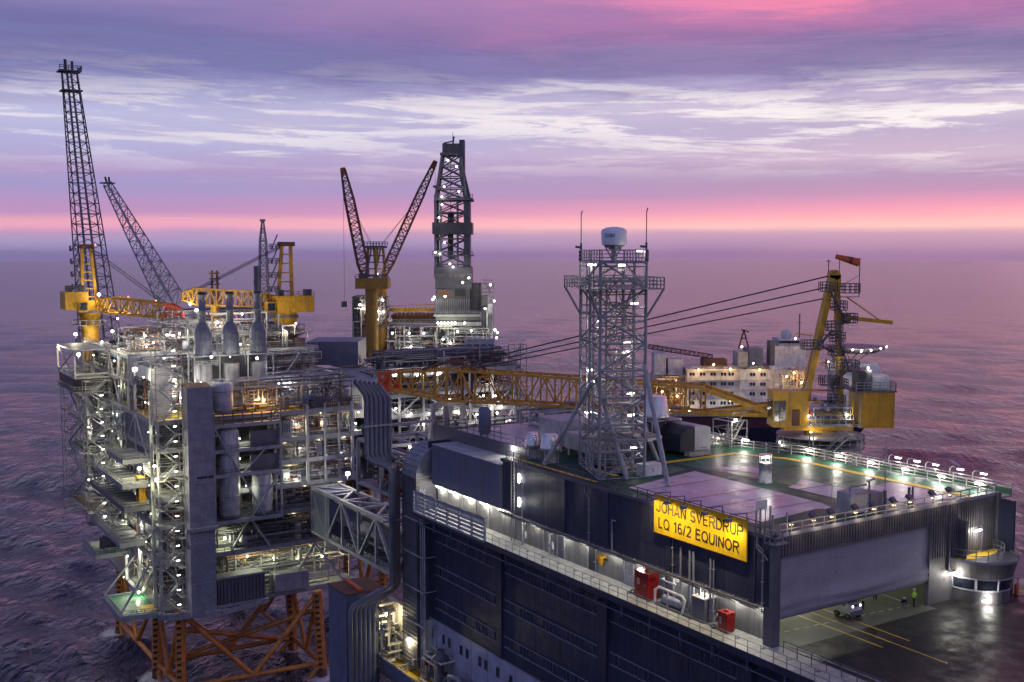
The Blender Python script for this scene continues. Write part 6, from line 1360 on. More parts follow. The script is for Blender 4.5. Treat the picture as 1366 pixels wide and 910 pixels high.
t = thing('windsock', 'orange windsock on a bent pole at the top of the big yellow crane', 'windsock', rel(5, 0, 28)); b = LB('galv'); b.path([(2.2, 0, 27.2), (4.6, 0, 27.2), (4.6, 0, 32.2)], .07, 6); b.bar((2.2, 0, 28.6), (4.6, 0, 30), .06); b.fin('pole', t)
b = LB('orange_red'); b.tube((4.5, 0, 31.6), (1.6, .3, 32.4), .55, .3, 14, cap=False); b.m('rust'); b.tube((3.6, .1, 31.85), (2.9, .17, 32.05), .485, .41, 14, cap=False); b.fin('sock', t)
t = thing('wind_gauge', 'thin wind gauge mast on the very top of the big yellow crane', 'mast', rel(1, 0, 30.4)); b = LB('dgrey'); b.tube((.6, 0, 30.4), (.6, 0, 32), .06, n=6); b.bar((.3, 0, 31.8), (.9, 0, 31.8), .1); b.tube((2.0, 0, 29.5), (2.0, 0, 32.3), .05, n=6); b.fin('rod', t)
b = LB('galv'); stairs(b, -2.5, 3.5, -5.8, -4.2, 3.4, 10.2, 2, 'x', .07); b.fin('stair', kc)
for dx, dy, z in ((-1.9, -2.4, 10.0), (2.6, -2.7, 12.3), (-2.4, -3.0, 12.2), (1.5, -4.6, 7.8), (5.4, -1.8, 18.2), (-5.5, -1, 8.5), (.5, -1.2, 19)):
    o = lamp(rel(dx, dy, z), 'small bright lamp on the body of the big yellow crane', 'lamps on the big yellow crane', 'flood', .15, 60, (-.2, -.6, -.2), (1, .92, .7))
b = MB('galv'); b.rail([(24, 40, 7), (36, 38, 7), (38, 26.5, 7), (33, 26, 7)], 1.1, 1.3, .04, 2); b.m('grate'); b.prism([(24, 40), (36, 38), (38, 27), (32, 26), (31.4, 36)], 6.8, 7); b.m('grey'); b.bar((31.4, 36, 6.6), (KX, KY, 6.6), .6); b.bar((31.4, 28, 6.6), (KX, KY, 6.6), .6); b.bar((31.4, 36, -2), (KX, KY, 5), .5); b.build('access_platform', kc)
# ---- boom rest and steel frames behind the living quarters
t = thing('boom_rest', 'tall grey A-shaped steel boom rest under the yellow boom behind the living quarters', 'frame', (11, 75, 2)); b = MB('lgrey')
for x, y in ((8.4, 73), (13, 76)):
    b.bar((x-1.0, y, 10.8), (x-2.6, y, -2), .55); b.bar((x+1.0, y, 10.8), (x-.2, y, -2), .55); b.bar((x+1, y, 10.8), (x+3.4, y, -2), .4); b.bar((x-1, y, 6), (x+2.2, y, 6), .35); b.bar((x-1.6, y, 3), (x+1.4, y, 8), .35)
b.bar((7, 73, 10.9), (14.5, 76.5, 10.9), .7); b.bar((8.4, 73, 5), (13, 76, 5), .4); b.build('leg', t)
t = thing('rear_frame', 'grey structural steel framework behind the roof box of the living quarters', 'frame', (6, 75, 0)); b = MB('grey')
xs, ys, zs_ = (1, 6, 11, 16), (69, 77, 85), (-1.5, 5.0)
for x in xs:
    for y in ys: b.bar((x, y, -3 if x < 8 else -20), (x, y, 5.0 if x < 14 else 2), .5)
for z in zs_:
    for y in ys: b.bar((1, y, z), (16, y, z), .45)
    for x in xs: b.bar((x, 69, z), (x, 85, z), .4)
for x0, x1 in zip(xs, xs[1:]):
    for y in ys[:2]: b.bar((x0, y, -1.5), (x1, y, 5.0), .35)
b.build('frame', t); b = MB('galv'); pipework(b, 1.5, 15, 70, 84, -3, 4, 80, 71, ('galv', 'grey', 'dgrey', 'rust'), (.08, .35)); b.build('pipework', t)
b = MB('galv'); b.rail([(1, 69, -1.3), (16, 69, -1.3)], 1.1, 1.5, .05, 1); b.m('grate'); b.box(1, 16, 69, 85, -1.5, -1.35); b.m('darkred'); b.box(2, 15, 80, 80.3, -1, 4); b.build('floor', t)
b = MB('galv'); b.path([(15, 78, 6.9), (22, 78, 7.4), (30, 76, 7.2)], .32, 10); solo(b, 'pipe_run', 'thick dark pipe lying behind the boom rest at the rear of the roof', 'pipe', (22, 78, 7))
for x, y, z in ((3, 72, 5.6), (12, 74, 5.6), (6, 75, 4), (17, 77, 8.5), (20, 76, 8.6)): lamp((x, y, z), 'small white lamp on the steelwork behind the roof box', 'lamps on the rear steelwork', 'flood', .18, 260, (-.2, -.6, -.2))
# ---- footbridge
t = thing('footbridge', 'grey covered truss footbridge between the process platform and the living quarters', 'bridge', (28.4, 115, -30))
b = MB('grey'); truss(b, (28.4, 64, -24.2), (28.4, 163, -24.2), 6.4, 9.8, 6.4, 9.8, 12, .36, .26); b.build('truss', t)
b = MB('dgrey'); b.box(25.6, 31.2, 64, 162, -29.2, -28.9); b.box(31.3, 31.5, 64, 150, -28.6, -21); b.box(25.8, 31, 66, 160, -24.6, -24.4); b.build('deck', t)
b = MB('bluegrey'); b.box(25.0, 31.8, 153, 163, -29.6, -19.4); b.build('end_box', t)
b = MB('galv'); b.rail([(25.4, 66, -28.9), (25.4, 162, -28.9)], 1.2, 2, .05, 2)
for z, x, r in ((-20.6, 26.4, .3), (-21.3, 27.8, .35), (-27.6, 29.4, .4), (-26.5, 30, .3)): b.tube((x, 64, z), (x, 158, z), r, n=8)
b.build('pipework', t)
lamp(ony(464, 632, 158), 'glaring white floodlight above the far end of the footbridge', 'x', 'flood', .5, 1500, (-.5, -1, 0))
# ---- laydown building between the platforms
t = thing('laydown_building', 'blue grey box building with a wide pale roof behind the crane pedestal', 'building', onY(450, 520, 275))
b = LB('bluegrey'); b.box(-9, 4.5, 18, 34, 0, 6.2); b.fin('upper_box', t, onY(440, 497, 268)); b = LB('lgrey'); b.add([(-14, -2, -4.2), (0, -8, -3.4), (11, 6, 0), (11, 24, 0), (-14, 24, 0), (-14, -2, -4.6), (0, -8, -3.8), (11, 6, -.4), (11, 24, -.4), (-14, 24, -.4)], [(0, 1, 2, 3, 4), (9, 8, 7, 6, 5), (0, 5, 6, 1), (1, 6, 7, 2), (2, 7, 8, 3)]); b.fin('roof', t, onY(452, 505, 262))
b = LB('lgrey'); b.box(-1, 9.8, -4, 4, -9, -1.2); b.m('black'); b.box(-6, -1.1, -3, 2, -8, -4); b.fin('wall', t, onY(455, 505, 262))
# ------------------------------------------------------------------ riser platform
rp = thing('riser_platform', 'low riser platform full of pipes and white lamps behind the yellow boom', 'platform', (75, 200, -30)); YR = 186
xl, xr = ony(500, 560, YR)[0], ony(686, 560, YR)[0]
for i, z in enumerate((2.4, -3.2, -8.5, -14, -20, -27)):
    b = MB('deck_plate'); b.box(xl, xr-(6 if i == 0 else 0), YR, 214, z-.15, z); b.m('grey'); b.box(xl, xr, YR-.15, YR, z-.9, z+.1); b.m('dgrey')
    for x in np.arange(xl+2, xr, 4): b.box(x, x+.3, YR, 206, z-.9, z-.15)
    b.build('deck', rp)
b = MB('galv')
for z in (2.4, -3.2, -8.5, -14, -20): b.rail([(xl, YR, z), (xr, YR, z)], 1.1, 1.7, .055, 2)
b.build('railing', rp)
b = MB('lgrey')
for x in np.arange(xl, xr+1, (xr-xl)/6): b.bar((x, YR, -34), (x, YR, 2.4), .5)
for k in range(6): x = xl+(xr-xl)/6*k; b.bar((x, YR, -8.5 if k % 2 else -3.2), (x+(xr-xl)/6, YR, -3.2 if k % 2 else -8.5), .35); b.bar((x, YR, -20 if k % 2 else -8.5), (x+(xr-xl)/6, YR, -8.5 if k % 2 else -20), .35)
b.build('column', rp)
for i, (z0, z1, n) in enumerate(((2.5, 7.5, 190), (-3, 2, 110), (-8.3, -3.8, 110), (-13.8, -9, 110), (-19.8, -14.6, 90))): b = MB('galv'); pipework(b, xl, xr, YR+.5, YR+10, z0, z1, n, 90+i, ('galv', 'grey', 'dgrey', 'rust', 'dgrey', 'bluegrey')); b.build('pipework', rp)
for i, (z0, z1, n) in enumerate(((2.5, 7, 34), (-3, 1.5, 22), (-8.3, -4, 22), (-13.8, -9.3, 22))): b = MB('grey'); equipment(b, xl, xr, YR+.8, YR+12, z0, z1, n, 400+i); b.build('equipment', rp)
b = MB('dgrey'); b.box(xl, xr, 199, 199.3, -30, 2); b.build('wall_panel', rp)
jl = [(xl+3, YR+3), (xr-4, YR+3), (xl+3, 212), (xr-4, 212)]; S2 = jacket(rp, jl, -27, 1.0, (xl+xr)/2, 200); b = MB('orange')
for i, j in ((0, 1), (0, 2), (1, 3), (2, 3)): kbr(S2[i], S2[j], -28)
b.build('brace', rp)
b = MB('galv'); stairs(b, xr, xr+4, YR, YR+3, -20, 8, 8, 'x', .08); solo(b, 'stair_tower', 'open stair tower on the right end of the riser platform below the yellow boom', 'stair tower', (xr+2, YR+1, -20))
for (px, py, w, h, m, lb) in ((640, 500, 8, 7, 'lgrey', 'pale square module on the riser platform behind the yellow boom'), (575, 490, 9, 3, 'bluegrey', 'low blue grey module at the left end of the riser platform')):
    p = onY(px, py, 300); t = thing('process_module', lb, 'module', (p[0], p[1], 2.4)); b = LB(m); b.box(-w/2, w/2, 0, 6, 0, h); b.m('dgrey')
    for k in range(4): b.box(-w/2+.3+k*w/4, -w/2+.3+k*w/4+w/5, -.06, 0, .4, h*.8)
    b.fin('body', t, (p[0], p[1], 2.4)); b = LB('galv'); b.rail([(-w/2, 0, h), (w/2, 0, h)], 1.1, 1.4, .06, 1); b.fin('railing', t, (p[0], p[1], 2.4))
def flamps(lst, Yd, label, group, kind='flood', s=.4, power=1000, off=(-.4, -1., 0), c=None, y=None):
    for px, py in lst: lamp(onY(px, py, Yd) if y is None else ony(px, py, y), label, group, kind, s, power, off, c)
flamps([(557, 501), (565, 500), (583, 500), (587, 498), (537, 496), (528, 500), (654, 510), (645, 528), (661, 528), (669, 542), (612, 551), (619, 552), (577, 552), (655, 545), (528, 545), (548, 552), (600, 532), (640, 555), (670, 556), (515, 552), (565, 566), (596, 545), (680, 560)], 0, 'white floodlight on the riser platform below or behind the yellow boom', 'floodlights on the riser platform', s=.28, power=200, y=YR-.3)
flamps([(541, 476), (556, 476), (588, 481), (624, 482), (637, 483), (660, 440)], 0, 'white floodlight along the foot of the drilling platform', 'floodlights at the foot of the drilling platform', s=.38, power=420, y=218)
# ------------------------------------------------------------------ drilling platform
DO = onY(605, 425, 360); DZ = DO[2]
def dl(px, py): return ((px-605)*.2474, (425-py)*.2474)     # pixels to metres at the derrick
dp = thing('drilling_platform', 'distant drilling platform of grey panelled modules with strips of bright lamps', 'platform', DO)
def DB(m): return LB(m)
def dbox(b, x0, y0, x1, y1, d0, d1):
    a, c = dl(x0, y1), dl(x1, y0); b.box(a[0], c[0], d0, d1, a[1], c[1]); return b
b = DB('fascia'); dbox(b, 583, 385, 628, 420, -6, 8); dbox(b, 583, 420, 640, 426, -6.5, 8); dbox(b, 626, 378, 642, 418, -3, 9); b.m('dgrey'); dbox(b, 582, 370, 630, 385, -5.5, 8); b.m('grey'); dbox(b, 580, 418, 642, 421, -7, 9); b.m('black'); dbox(b, 608, 385, 622, 394, -6.15, -6); b.m('rust'); dbox(b, 588, 386, 600, 394, -6.15, -6); b.m('grey')
for k in range(16): a = dl(584+k*2.8, 420); b.box(a[0], a[0]+.2, -6.2, -6.0, a[1], a[1]+5.5)
b.fin('drill_floor', dp, DO)
b = DB('lgrey'); dbox(b, 585, 428, 657, 433, -6, 10); dbox(b, 586, 462, 660, 466, -8, 12); b.m('cream'); dbox(b, 588, 434, 604, 462, -3, -2.5); dbox(b, 626, 436, 640, 462, -4, 8); b.m('fascia'); dbox(b, 604, 434, 626, 462, 0, 1)
for x in (586, 596, 604, 616, 626, 640): a, c = dl(x, 462), dl(x+2, 433); b.box(a[0], c[0], -6, -5.4, a[1], c[1])
b.m('dgrey'); dbox(b, 590, 466, 655, 478, -6, 10); b.fin('lower_module', dp, DO)
b = DB('fascia'); dbox(b, 520, 440, 590, 452, -3, 14); dbox(b, 524, 455, 575, 474, -5, 12); b.m('rust'); dbox(b, 522, 420, 578, 430, -1, 14); b.m('lgrey'); dbox(b, 520, 430, 590, 432, -4, 14); dbox(b, 516, 452, 590, 454, -5.2, 12); b.m('hullnavy'); dbox(b, 523, 478, 590, 492, -8, 12); b.m('fascia')
dbox(b, 471, 395, 486, 480, -2, 12); dbox(b, 486, 432, 524, 435, -6, 8); dbox(b, 474, 474, 520, 480, -5, 10); b.m('lgrey')
for k in range(13): a = dl(525+k*3.8, 473); b.box(a[0], a[0]+.25, -5.2, -5, a[1], a[1]+4.2)
b.fin('pipe_deck', dp, DO)
b = DB('crane_yellow'); a, c = dl(520, 413), dl(580, 413); b.bar((a[0], -2, a[1]), (c[0], -2, c[1]), .8, 1.1); b.bar((a[0], -2, a[1]+1.2), (c[0], -2, c[1]+1.8), .25)
for k in range(12): x = a[0]+(c[0]-a[0])*k/11; b.bar((x, -2, a[1]-2), (x, -2, a[1]+1.6), .2)
b.fin('catwalk', dp, DO)
b = DB('galv'); a, c = dl(643, 482), dl(658, 378)
stairs(b, a[0], c[0], -4, 0, a[1], c[1], 9, 'x', .11); b.m('yellow')
for k in range(5): z = a[1]+2+k*4.6; b.box(a[0]+.6, c[0]-1, -3.6, -1, z, z+1.6)
b.fin('stair', dp, DO)
b = DB('galv')
for i, (x0, y0, x1, y1, n, sd) in enumerate(((486, 395, 520, 430, 80, 1), (520, 433, 590, 475, 90, 2), (586, 434, 657, 478, 90, 3), (500, 478, 690, 492, 60, 4), (475, 395, 486, 475, 20, 5))):
    a, c = dl(x0, y1), dl(x1, y0); pipework(b, a[0], c[0], -9, -2, a[1], c[1], n, 120+sd, ('galv', 'grey', 'dgrey', 'grey', 'rust'), (.08, .3))
b.fin('pipework', dp, DO)
for i, (x0, y0, x1, y1, n) in enumerate(((488, 400, 520, 430, 14), (522, 433, 588, 451, 22), (588, 435, 655, 461, 20), (500, 482, 690, 492, 26), (644, 380, 656, 470, 8))):
    a, c = dl(x0, y1), dl(x1, y0); b = DB('grey'); equipment(b, a[0], c[0], -7, -2, a[1], c[1], n, 300+i); b.fin('equipment', dp, DO)
b = DB('galv')
for x0, x1, y, d_ in ((520, 590, 430, -4), (486, 522, 432, -6), (582, 642, 418, -7), (586, 660, 462, -8), (516, 590, 452, -5), (474, 520, 474, -5), (582, 630, 370, -6.3)): a, c = dl(x0, y), dl(x1, y); b.rail([(a[0], d_, a[1]), (c[0], d_, c[1])], 1.1, 1.8, .07, 1)
b.fin('railing', dp, DO)
b = DB('dgrey'); dbox(b, 475, 492, 690, 497, -8, 26); dbox(b, 478, 520, 690, 524, -8, 26); b.fin('deck', dp, DO)
dj = [(DO[0]-25, DO[1]+16), (DO[0]+14, DO[1]-9), (DO[0]-15, DO[1]+38), (DO[0]+24, DO[1]+14)]; S3 = jacket(dp, dj, -12, 1.2, DO[0], DO[1]+14); b = MB('orange')
for i, j in ((0, 1), (0, 2), (1, 3), (2, 3)): kbr(S3[i], S3[j], -14)
b.build('brace', dp)
# derrick
dk = thing('drilling_derrick', 'tall dark derrick tower with clad bands rising from the drilling platform', 'derrick', tuple(Vector(DO)+Vector((0, 0, 13))))
def sq(px0, px1, py, d0=-5, d1=6): a, c = dl(px0, py), dl(px1, py); return [(a[0], d0, a[1]), (c[0], d0, a[1]), (c[0], d1, a[1]), (a[0], d1, a[1])]
b = DB('dgrey'); lattice(b, sq(583, 624, 370), sq(583, 624, 268), 6, .42, .2, x=True, tube=False); lattice(b, sq(583, 624, 268), sq(592, 616, 208, -3, 4), 4, .4, .2, x=True, tube=False)
for px in (590, 612): a, c = dl(px, 370), dl(px, 268); b.bar((a[0], -5, a[1]), (a[0], -5, c[1]), .7)
b.fin('frame', dk, DO)
b = DB('fascia'); dbox(b, 579, 298, 631, 313, -6.5, 7.5); b.m('dgrey'); dbox(b, 581, 356, 630, 370, -6.2, 7.2); dbox(b, 620, 268, 628, 370, -5.5, 6); a = [dl(614, 190), dl(621, 190), dl(621, 232), dl(628, 262), dl(628, 268), dl(620, 268), dl(614, 235)]; b.extr([(p[0], -3, p[1]) for p in a], (0, 5, 0)); b.fin('cladding', dk, DO)
b = DB('fascia'); dbox(b, 592, 195, 615, 208, -3.5, 4); b.m('dgrey'); dbox(b, 589, 207, 616, 210, -4, 4.5); a = dl(605, 195); b.bar((a[0], 0, a[1]), (a[0]+.4, 0, a[1]+2.6), .5); b.bar((a[0]-3, 0, a[1]+.4), (a[0]+.5, 0, a[1]+1.2), .4); b.bar((a[0], 0, a[1]), (a[0], 0, a[1]+4), .15); b.fin('crown_block', dk, DO)
b = DB('dgrey'); dbox(b, 582, 266, 632, 269, -6.6, 7); dbox(b, 579, 340, 632, 342, -6.6, 7); dbox(b, 580, 250, 588, 252, -6, 0); a, c = dl(582, 266), dl(632, 266); b.rail([(a[0], -6.6, a[1]), (c[0], -6.6, a[1])], 1.1, 1.6, .08, 1); a, c = dl(579, 340), dl(632, 340); b.rail([(a[0], -6.6, a[1]), (c[0], -6.6, a[1])], 1.1, 1.6, .08, 1); b.fin('platform', dk, DO)
b = DB('black'); dbox(b, 598, 283, 606, 300, -1, 2); dbox(b, 598, 313, 605, 345, -1, 1.5); a, c = dl(602, 208), dl(602, 370); b.bar((a[0], 0, c[1]), (a[0], 0, a[1]), .2); b.fin('top_drive', dk, DO)
def dlamps(lst, label, group, s=.45, power=900, dpth=-7.5, c=None, kind='flood'):
    for px, py in lst:
        a = dl(px, py); an = -ANG; p = (DO[0]+a[0]*math.cos(an)-dpth*math.sin(an), DO[1]+a[0]*math.sin(an)+dpth*math.cos(an), DO[2]+a[1]); lamp(p, label, group, kind, s, power, (-.6, -.9, 0), c)
dlamps([(595, 252), (614, 258), (592, 265), (592, 275), (588, 292), (611, 226), (595, 324), (583, 337), (589, 339), (602, 352), (606, 356), (600, 218)], 'small white lamp inside the derrick lattice', 'lamps in the derrick', .3, 90, -6.8)
dlamps([(586+k*4.5, 429) for k in range(6)]+[(621, 429)], 'white floodlight in the bright row under the drill floor', 'row of floodlights under the drill floor', .36, 150, -7.6, (1, .95, .75))
dlamps([(513, 375), (493, 368), (506, 365), (489, 370)], 'white floodlight on the twin boom crane of the drilling platform', 'floodlights on the twin boom crane', .38, 200, -6)
dlamps([(515, 399), (485, 405), (490, 410), (509, 413), (516, 414), (508, 424), (627, 370), (619, 376), (580, 398), (582, 395), (527, 442), (549, 442), (568, 442), (596, 394), (545, 466), (567, 466), (551, 460), (593, 450), (603, 455), (630, 439), (612, 440), (647, 450), (663, 448), (664, 441), (655, 379), (648, 410), (640, 465), (660, 400)], 'white floodlight on the modules of the drilling platform', 'floodlights on the drilling modules', .34, 230, -9, (1, .93, .72))
# twin cranes on the drilling platform
def tcrane(lb, px, Yd, house, boomt, heelp, wd, tz, post=True):
    o = onY(px, 425, Yd); k = Yd/1455; t = thing('pedestal_crane', lb, 'crane', tuple(Vector(o)+Vector((0, 0, -14)))); f = lambda x, y: ((x-px)*k, (425-y)*k)
    b = LB('shaded_yellow'); a = f(px, 480); c = f(px, 385); b.tube((0, 0, a[1]), (0, 0, c[1]), 2.0, n=16); b.tube((0, 0, c[1]), (0, 0, c[1]+1), 2.6, n=16); b.fin('pedestal', t, o)
    a, c = f(house[0], house[3]), f(house[1], house[2]); b = LB('shaded_yellow'); b.box(a[0], c[0], -3, 3, a[1], c[1]); b.m('dgrey'); b.rail([(a[0], -3, c[1]), (c[0], -3, c[1])], 1.1, 1.5, .09, 1); b.cbox((a[0]+2, -1, c[1]), 2, 2, 1.5); b.fin('machinery_house', t, o)
    b = LB('shaded_yellow'); a, c = f(px, 372), f(px, 328)
    for s in (-1, 1): b.bar((s*1.6, 0, a[1]), (s*.9, 0, c[1]), .8)
    for i in range(5): z = a[1]+(c[1]-a[1])*(i+.5)/5; b.bar((-1.3, 0, z), (1.3, 0, z), .4)
    b.m('dgrey'); b.box(-2.2, 2.2, -1, 1, c[1]-.8, c[1]); b.rail([(-2, -1, c[1]), (2.6, -1, c[1])], 1.2, 1, .1, 1); b.bar((-1.6, -1.2, a[1]), (.2, -1.2, c[1]-1), .5); b.fin('king_post', t, o)
    h, e = f(*heelp), f(*boomt); h, e = Vector((h[0], 0, h[1])), Vector((e[0], tz, e[1])); d = e-h
    b = LB('rust'); truss(b, h, h+d*.12, wd*.6, wd*.6, wd, wd, 2, .22, .14, up=(0, 1, 0)); truss(b, h+d*.12, h+d*.72, wd, wd, wd*.9, wd*.9, 11, .2, .11, up=(0, 1, 0)); truss(b, h+d*.72, e, wd*.9, wd*.9, wd*.4, wd*.4, 5, .2, .11, up=(0, 1, 0)); b.m('orange_red'); b.bar(h+d*.95, e+d*.01, wd*.45); b.fin('boom', t, o)  # rust brown in place of boom yellow: silhouette darkness put into the colour
    b = LB('black'); c = f(px, 328); b.tube((0, 0, c[1]), h+d*.68, .06, n=4); b.tube((.5, 0, c[1]), h+d*.7, .06, n=4); z2 = e.z-42; b.tube(e, (e.x, e.y, z2), .05, n=4); b.fin('wire_rope', t, o)
    if boomt[0] < 470: b = LB('dgrey'); b.box(e.x-.9, e.x+.9, e.y-.8, e.y+.8, z2-1.8, z2); b.fin('hook_block', t, o)
tcrane('yellow crane on the drilling platform with its boom raised to the left', 496, 346, (476, 519, 371, 385), (458, 226), (488, 370), 3.1, 3)
tcrane('yellow crane on the drilling platform with its thin boom raised to the right', 508, 356, (500, 520, 372, 384), (580, 216), (513, 366), 2.6, 6)
# slim lattice mast behind the process platform
o = onY(353, 440, 330); t = thing('lattice_mast', 'slim far lattice mast rising behind the exhaust stacks', 'mast', o); k = 330/1455; b = LB('grey'); lattice(b, [(-7*k, -1.5, 14*k*1), (7*k, -1.5, 14*k), (7*k, 1.5, 14*k), (-7*k, 1.5, 14*k)], [(-4*k, -.9, 118*k), (4*k, -.9, 118*k), (4*k, .9, 118*k), (-4*k, .9, 118*k)], 11, .2, .12); lattice(b, [(-4*k, -.9, 118*k), (4*k, -.9, 118*k), (4*k, .9, 118*k), (-4*k, .9, 118*k)], [(-1*k, -.3, 145*k), (1*k, -.3, 145*k), (1*k, .3, 145*k), (-1*k, .3, 145*k)], 4, .18, .1); b.box(-.7, .7, -.7, .7, 144*k, 147*k); b.bar((-4.4*k, -1, 118*k), (4.4*k, -1, 118*k), .5); b.fin('frame', t, o)
b = LB('dgrey'); b.box(-12*k, -6*k, -1, 2, 20*k, 85*k); b.rail([(-12*k, -1, 60*k), (-6*k, -1, 60*k)], 1.2, 1, .1, 1); b.fin('cabin', t, o)
# ------------------------------------------------------------------ accommodation vessel
FO = onY(960, 560, 420); q = 420/1455
fv = thing('accommodation_vessel', 'white accommodation vessel with a dark red and navy hull behind the yellow boom', 'vessel', (FO[0], FO[1], SEA))
def fl(x, y): return ((x-960)*q, (560-y)*q)
def fbox(b, x0, y0, x1, y1, d0=0, d1=20): a, c = fl(x0, y1), fl(x1, y0); b.box(a[0], c[0], d0, d1, a[1], c[1]); return b
b = LB('darkred'); fbox(b, 846, 551, 1150, 567, -8, 42); b.m('hullnavy'); a, c = fl(850, 598), fl(1146, 567)
b.add([(a[0], -8, c[1]), (c[0], -8, c[1]), (c[0]-6, -5, a[1]), (a[0]+4, -5, a[1]), (a[0], 42, c[1]), (c[0], 42, c[1]), (c[0]-6, 40, a[1]), (a[0]+4, 40, a[1])], [(3, 2, 1, 0), (4, 5, 6, 7), (0, 1, 5, 4), (2, 3, 7, 6), (0, 4, 7, 3), (1, 2, 6, 5)])
zs = SEA-FO[2]
for x in (a[0]+6, (a[0]+c[0])/2-6, c[0]-20):
    for y in (-3, 28): b.box(x, x+12, y, y+12, zs-8, a[1])
b.box(a[0]-2, c[0]+2, -5, 10, zs-9, zs-1); b.box(a[0]-2, c[0]+2, 27, 42, zs-9, zs-1); b.m('lgrey'); fbox(b, 846, 547, 1150, 551, -9, 42); b.fin('hull', fv, FO)
b = LB('shipwhite'); fbox(b, 915, 492, 985, 548, -2, 16); fbox(b, 985, 490, 1024, 548, -3, 16); b.m('lgrey')
for y in (505, 518, 531): fbox(b, 914, y, 1025, y+.8, -3.1, -2)
fbox(b, 913, 490, 1026, 492.5, -3.4, 17); b.fin('deckhouse', fv, FO)
b = LB('shipwhite'); fbox(b, 1028, 488, 1060, 548, 2, 20); b.fin('deckhouse', fv, FO); b = LB('shipwhite'); fbox(b, 1120, 496, 1150, 548, 0, 16); b.fin('deckhouse', fv, FO)
wm = LB('glass'); a = fl(0, 0); wm.box(-.45, .45, -.08, .1, -.6, .6); wm.m('lgrey'); wm.box(-.6, .6, -.1, -.02, -.75, -.6); wp = wm.fin('window', fv, FO, -ANG)
n_ = 0
for r_, yy in enumerate((497.5, 510.5, 523.5, 536.5)):
    for c_, xx in enumerate((919, 923, 933, 937, 947, 951, 961, 965, 971, 975, 999, 1003, 1013, 1017)):
        a = fl(xx, yy); dpt = -2 if xx < 985 else -3
        w_ = wp if n_ == 0 else wp.copy()
        if n_: col.objects.link(w_); w_.parent = fv
        n_ += 1; an = -ANG; w_.location = (a[0]*math.cos(an)-dpt*math.sin(an), a[0]*math.sin(an)+dpt*math.cos(an), a[1])
b = LB('shipwhite'); fbox(b, 1036, 462, 1078, 490, 4, 18); fbox(b, 1042, 452, 1072, 462, 6, 16); b.m('glass'); fbox(b, 1043, 455, 1071, 459, 5.9, 6); b.m('white'); a = fl(1056, 452); b.lathe((a[0], 10, a[1]), [(1.6, 0), (2.2, 1), (2.0, 2.2), (.8, 3.2)], 14); b.fin('bridge_house', fv, FO)
b = LB('shipwhite'); fbox(b, 872, 471, 888, 500, 2, 10); fbox(b, 891, 479, 911, 500, 2, 10); fbox(b, 872, 500, 914, 548, 4, 14); b.fin('upper_works', fv, FO); b = LB('bluegrey'); fbox(b, 1000, 465, 1020, 490, 4, 14); b.m('lgrey'); fbox(b, 986, 470, 1001, 490, 4, 14); b.fin('funnel', fv, FO); b = LB('rust'); fbox(b, 940, 480, 972, 490, 4, 12); b.fin('upper_works', fv, FO); b = LB('dgrey'); fbox(b, 1030, 455, 1036, 500, 4, 10); b.fin('upper_works', fv, FO)
b = LB('rust')
for x0, y0, x1, y1 in ((872, 520, 912, 512), (872, 540, 912, 534), (880, 500, 880, 548), (896, 500, 896, 548), (912, 500, 912, 548), (1050, 490, 1075, 498), (1040, 500, 1078, 512), (1062, 488, 1062, 548), (1076, 488, 1076, 548), (1046, 520, 1078, 520)): a, c = fl(x0, y0), fl(x1, y1); b.bar((a[0], -1, a[1]), (c[0], -1, c[1]), .5)
b.m('galv'); a, c = fl(866, 548), fl(914, 500); pipework(b, a[0], c[0], -4, 3, a[1], c[1], 60, 140, ('rust', 'galv', 'cream')); a, c = fl(1040, 548), fl(1080, 490); pipework(b, a[0], c[0], -4, 3, a[1], c[1], 60, 141, ('rust', 'galv', 'cream')); b.fin('deck_gear', fv, FO)
b = LB('darkred'); a = fl(995, 466); b.bar((a[0]-2, 6, a[1]), (a[0], 6, a[1]+7.5), .5); b.bar((a[0]+2, 6, a[1]), (a[0], 6, a[1]+7.5), .5); b.bar((a[0]-1, 6, a[1]+4), (a[0]+1, 6, a[1]+4), .35); b.bar((a[0]-1, 6, a[1]+7.5), (a[0]+2, 6, a[1]+6.6), .5); a, c = fl(868, 464), fl(955, 478); truss(b, (a[0], 10, a[1]), (c[0], 10, c[1]), 1.6, 1.6, 1.6, 1.6, 14, .16, .1); b.fin('deck_crane', fv, FO)
b = LB('dgrey'); a = fl(1074, 452); b.bar((a[0], 10, a[1]), (a[0], 10, a[1]+9.5), .4); b.bar((a[0]-1, 10, a[1]+6), (a[0]+1, 10, a[1]+6), .2); b.m('crane_yellow'); c = fl(1068, 446); b.bar((c[0], 8, c[1]), (c[0]+9, 8, c[1]-1), .5); b.fin('mast', fv, FO)
b = LB('dgrey'); a = fl(1152, 467); b.lathe((a[0], 14, a[1]-1.6), [(9, 0), (12, 1.4), (12, 2.2)], 28); b.m('galv'); b.lathe((a[0], 14, a[1]-.6), [(11.5, .6), (13.2, 1.2), (13.2, 1.3), (11.5, .7)], 28)
for k in range(8): an = k*math.pi/4; b.bar((a[0]+9*math.cos(an), 14+9*math.sin(an), a[1]), (a[0]+3*math.cos(an)-4, 14+3*math.sin(an), a[1]-7.5), .35)
b.fin('helideck', fv, FO)
b = LB('shipwhite'); fbox(b, 1124, 500, 1176, 548, 2, 14); fbox(b, 1150, 486, 1176, 500, 3, 12); b.m('black'); fbox(b, 1122, 494, 1148, 500, 1, 14); b.m('galv'); a, c = fl(1140, 548), fl(1180, 500); pipework(b, a[0], c[0], -3, 2, a[1], c[1], 30, 143); b.fin('stern_works', fv, FO)
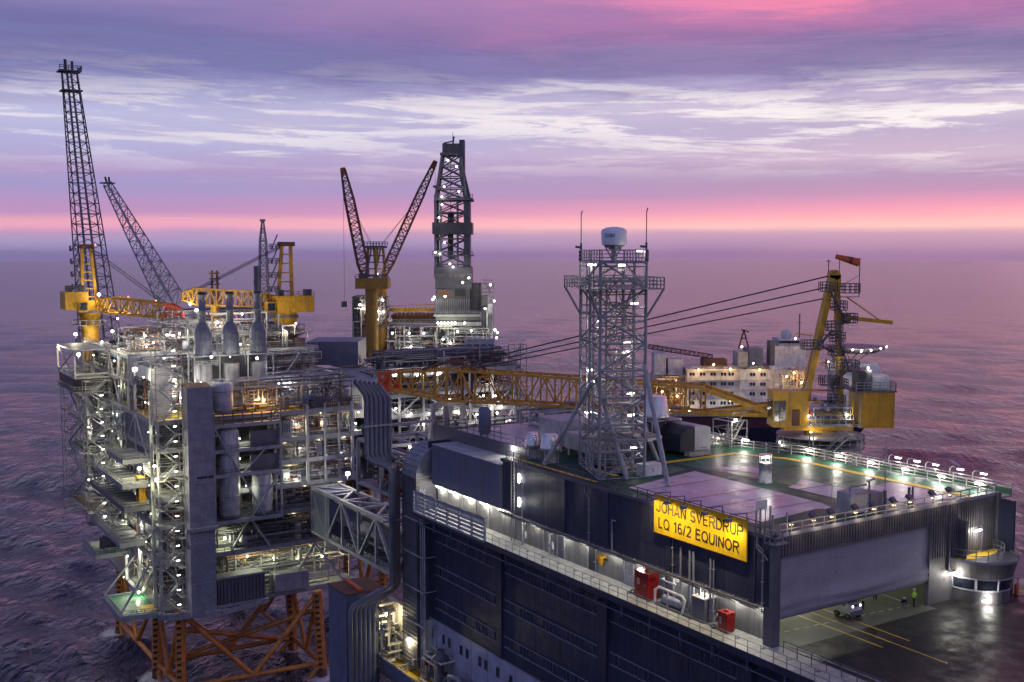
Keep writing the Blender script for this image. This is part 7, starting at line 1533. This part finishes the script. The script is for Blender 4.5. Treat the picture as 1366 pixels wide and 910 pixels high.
for x0, x1, y in ((868, 1060, 547), (914, 1026, 490), (1036, 1078, 462)): a, c = fl(x0, y), fl(x1, y); b = LB('galv'); b.rail([(a[0], -3.5 if y > 480 else 4, a[1]), (c[0], -3.5 if y > 480 else 4, c[1])], 1.1, 2, .06, 1); b.fin('railing', fv, FO)
def vl(lst, label, group, kind, s, power, dpt, c=None):
    for px, py in lst:
        a = fl(px, py); an = -ANG; p = (FO[0]+a[0]*math.cos(an)-dpt*math.sin(an), FO[1]+a[0]*math.sin(an)+dpt*math.cos(an), FO[2]+a[1]); lamp(p, label, group, kind, s, power, (-.5, -.8, -.3), c)
vl([(928, 491), (970, 490), (1009, 491), (873, 506), (880, 520), (895, 508), (900, 526), (880, 538), (905, 540), (890, 545), (1055, 495), (1065, 508), (1058, 522), (1045, 500), (1072, 500), (1056, 535), (948, 484), (985, 460), (1056, 449)], 'warm orange lamp on the white accommodation vessel', 'warm lamps on the accommodation vessel', 'warm', .40, 800, -4.2)
vl([(1138, 466), (1150, 468), (1163, 467), (1176, 464), (1184, 462)], 'white lamp on the edge of the vessel helideck', 'edge lamps of the vessel helideck', 'flood', .35, 200, 1.6)
vl([(970, 532), (916, 545), (1136, 502), (1000, 482), (940, 546), (1020, 546), (960, 546)], 'white lamp on the white accommodation vessel', 'white lamps on the accommodation vessel', 'flood', .3, 420, -5)
# ------------------------------------------------------------------ sea air
def haze(density):
    me = bpy.data.meshes.new('haze'); r = 18500.; z0, z1 = -19., 152.
    v = [(x, y, z) for z in (z0, z1) for y in (-r, r) for x in (-r, r)]
    me.from_pydata(v, [], [(0, 2, 3, 1), (4, 5, 7, 6), (0, 1, 5, 4), (2, 6, 7, 3), (0, 4, 6, 2), (1, 3, 7, 5)])
    m = bpy.data.materials.new('sea_air'); m.use_nodes = True; N = m.node_tree.nodes; N.clear()
    o = N.new('ShaderNodeOutputMaterial'); p = N.new('ShaderNodeVolumePrincipled'); p.inputs['Density'].default_value = density
    p.inputs['Color'].default_value = (.97, .90, .95, 1); p.inputs['Anisotropy'].default_value = .2
    m.node_tree.links.new(p.outputs[0], o.inputs['Volume']); me.materials.append(m)
    ob = bpy.data.objects.new('haze', me); col.objects.link(ob); ob['kind'] = 'stuff'; ob['label'] = 'pale lilac sea haze over the water towards the horizon'; return ob
haze(.00001)
scene.cycles.volume_bounces = 1
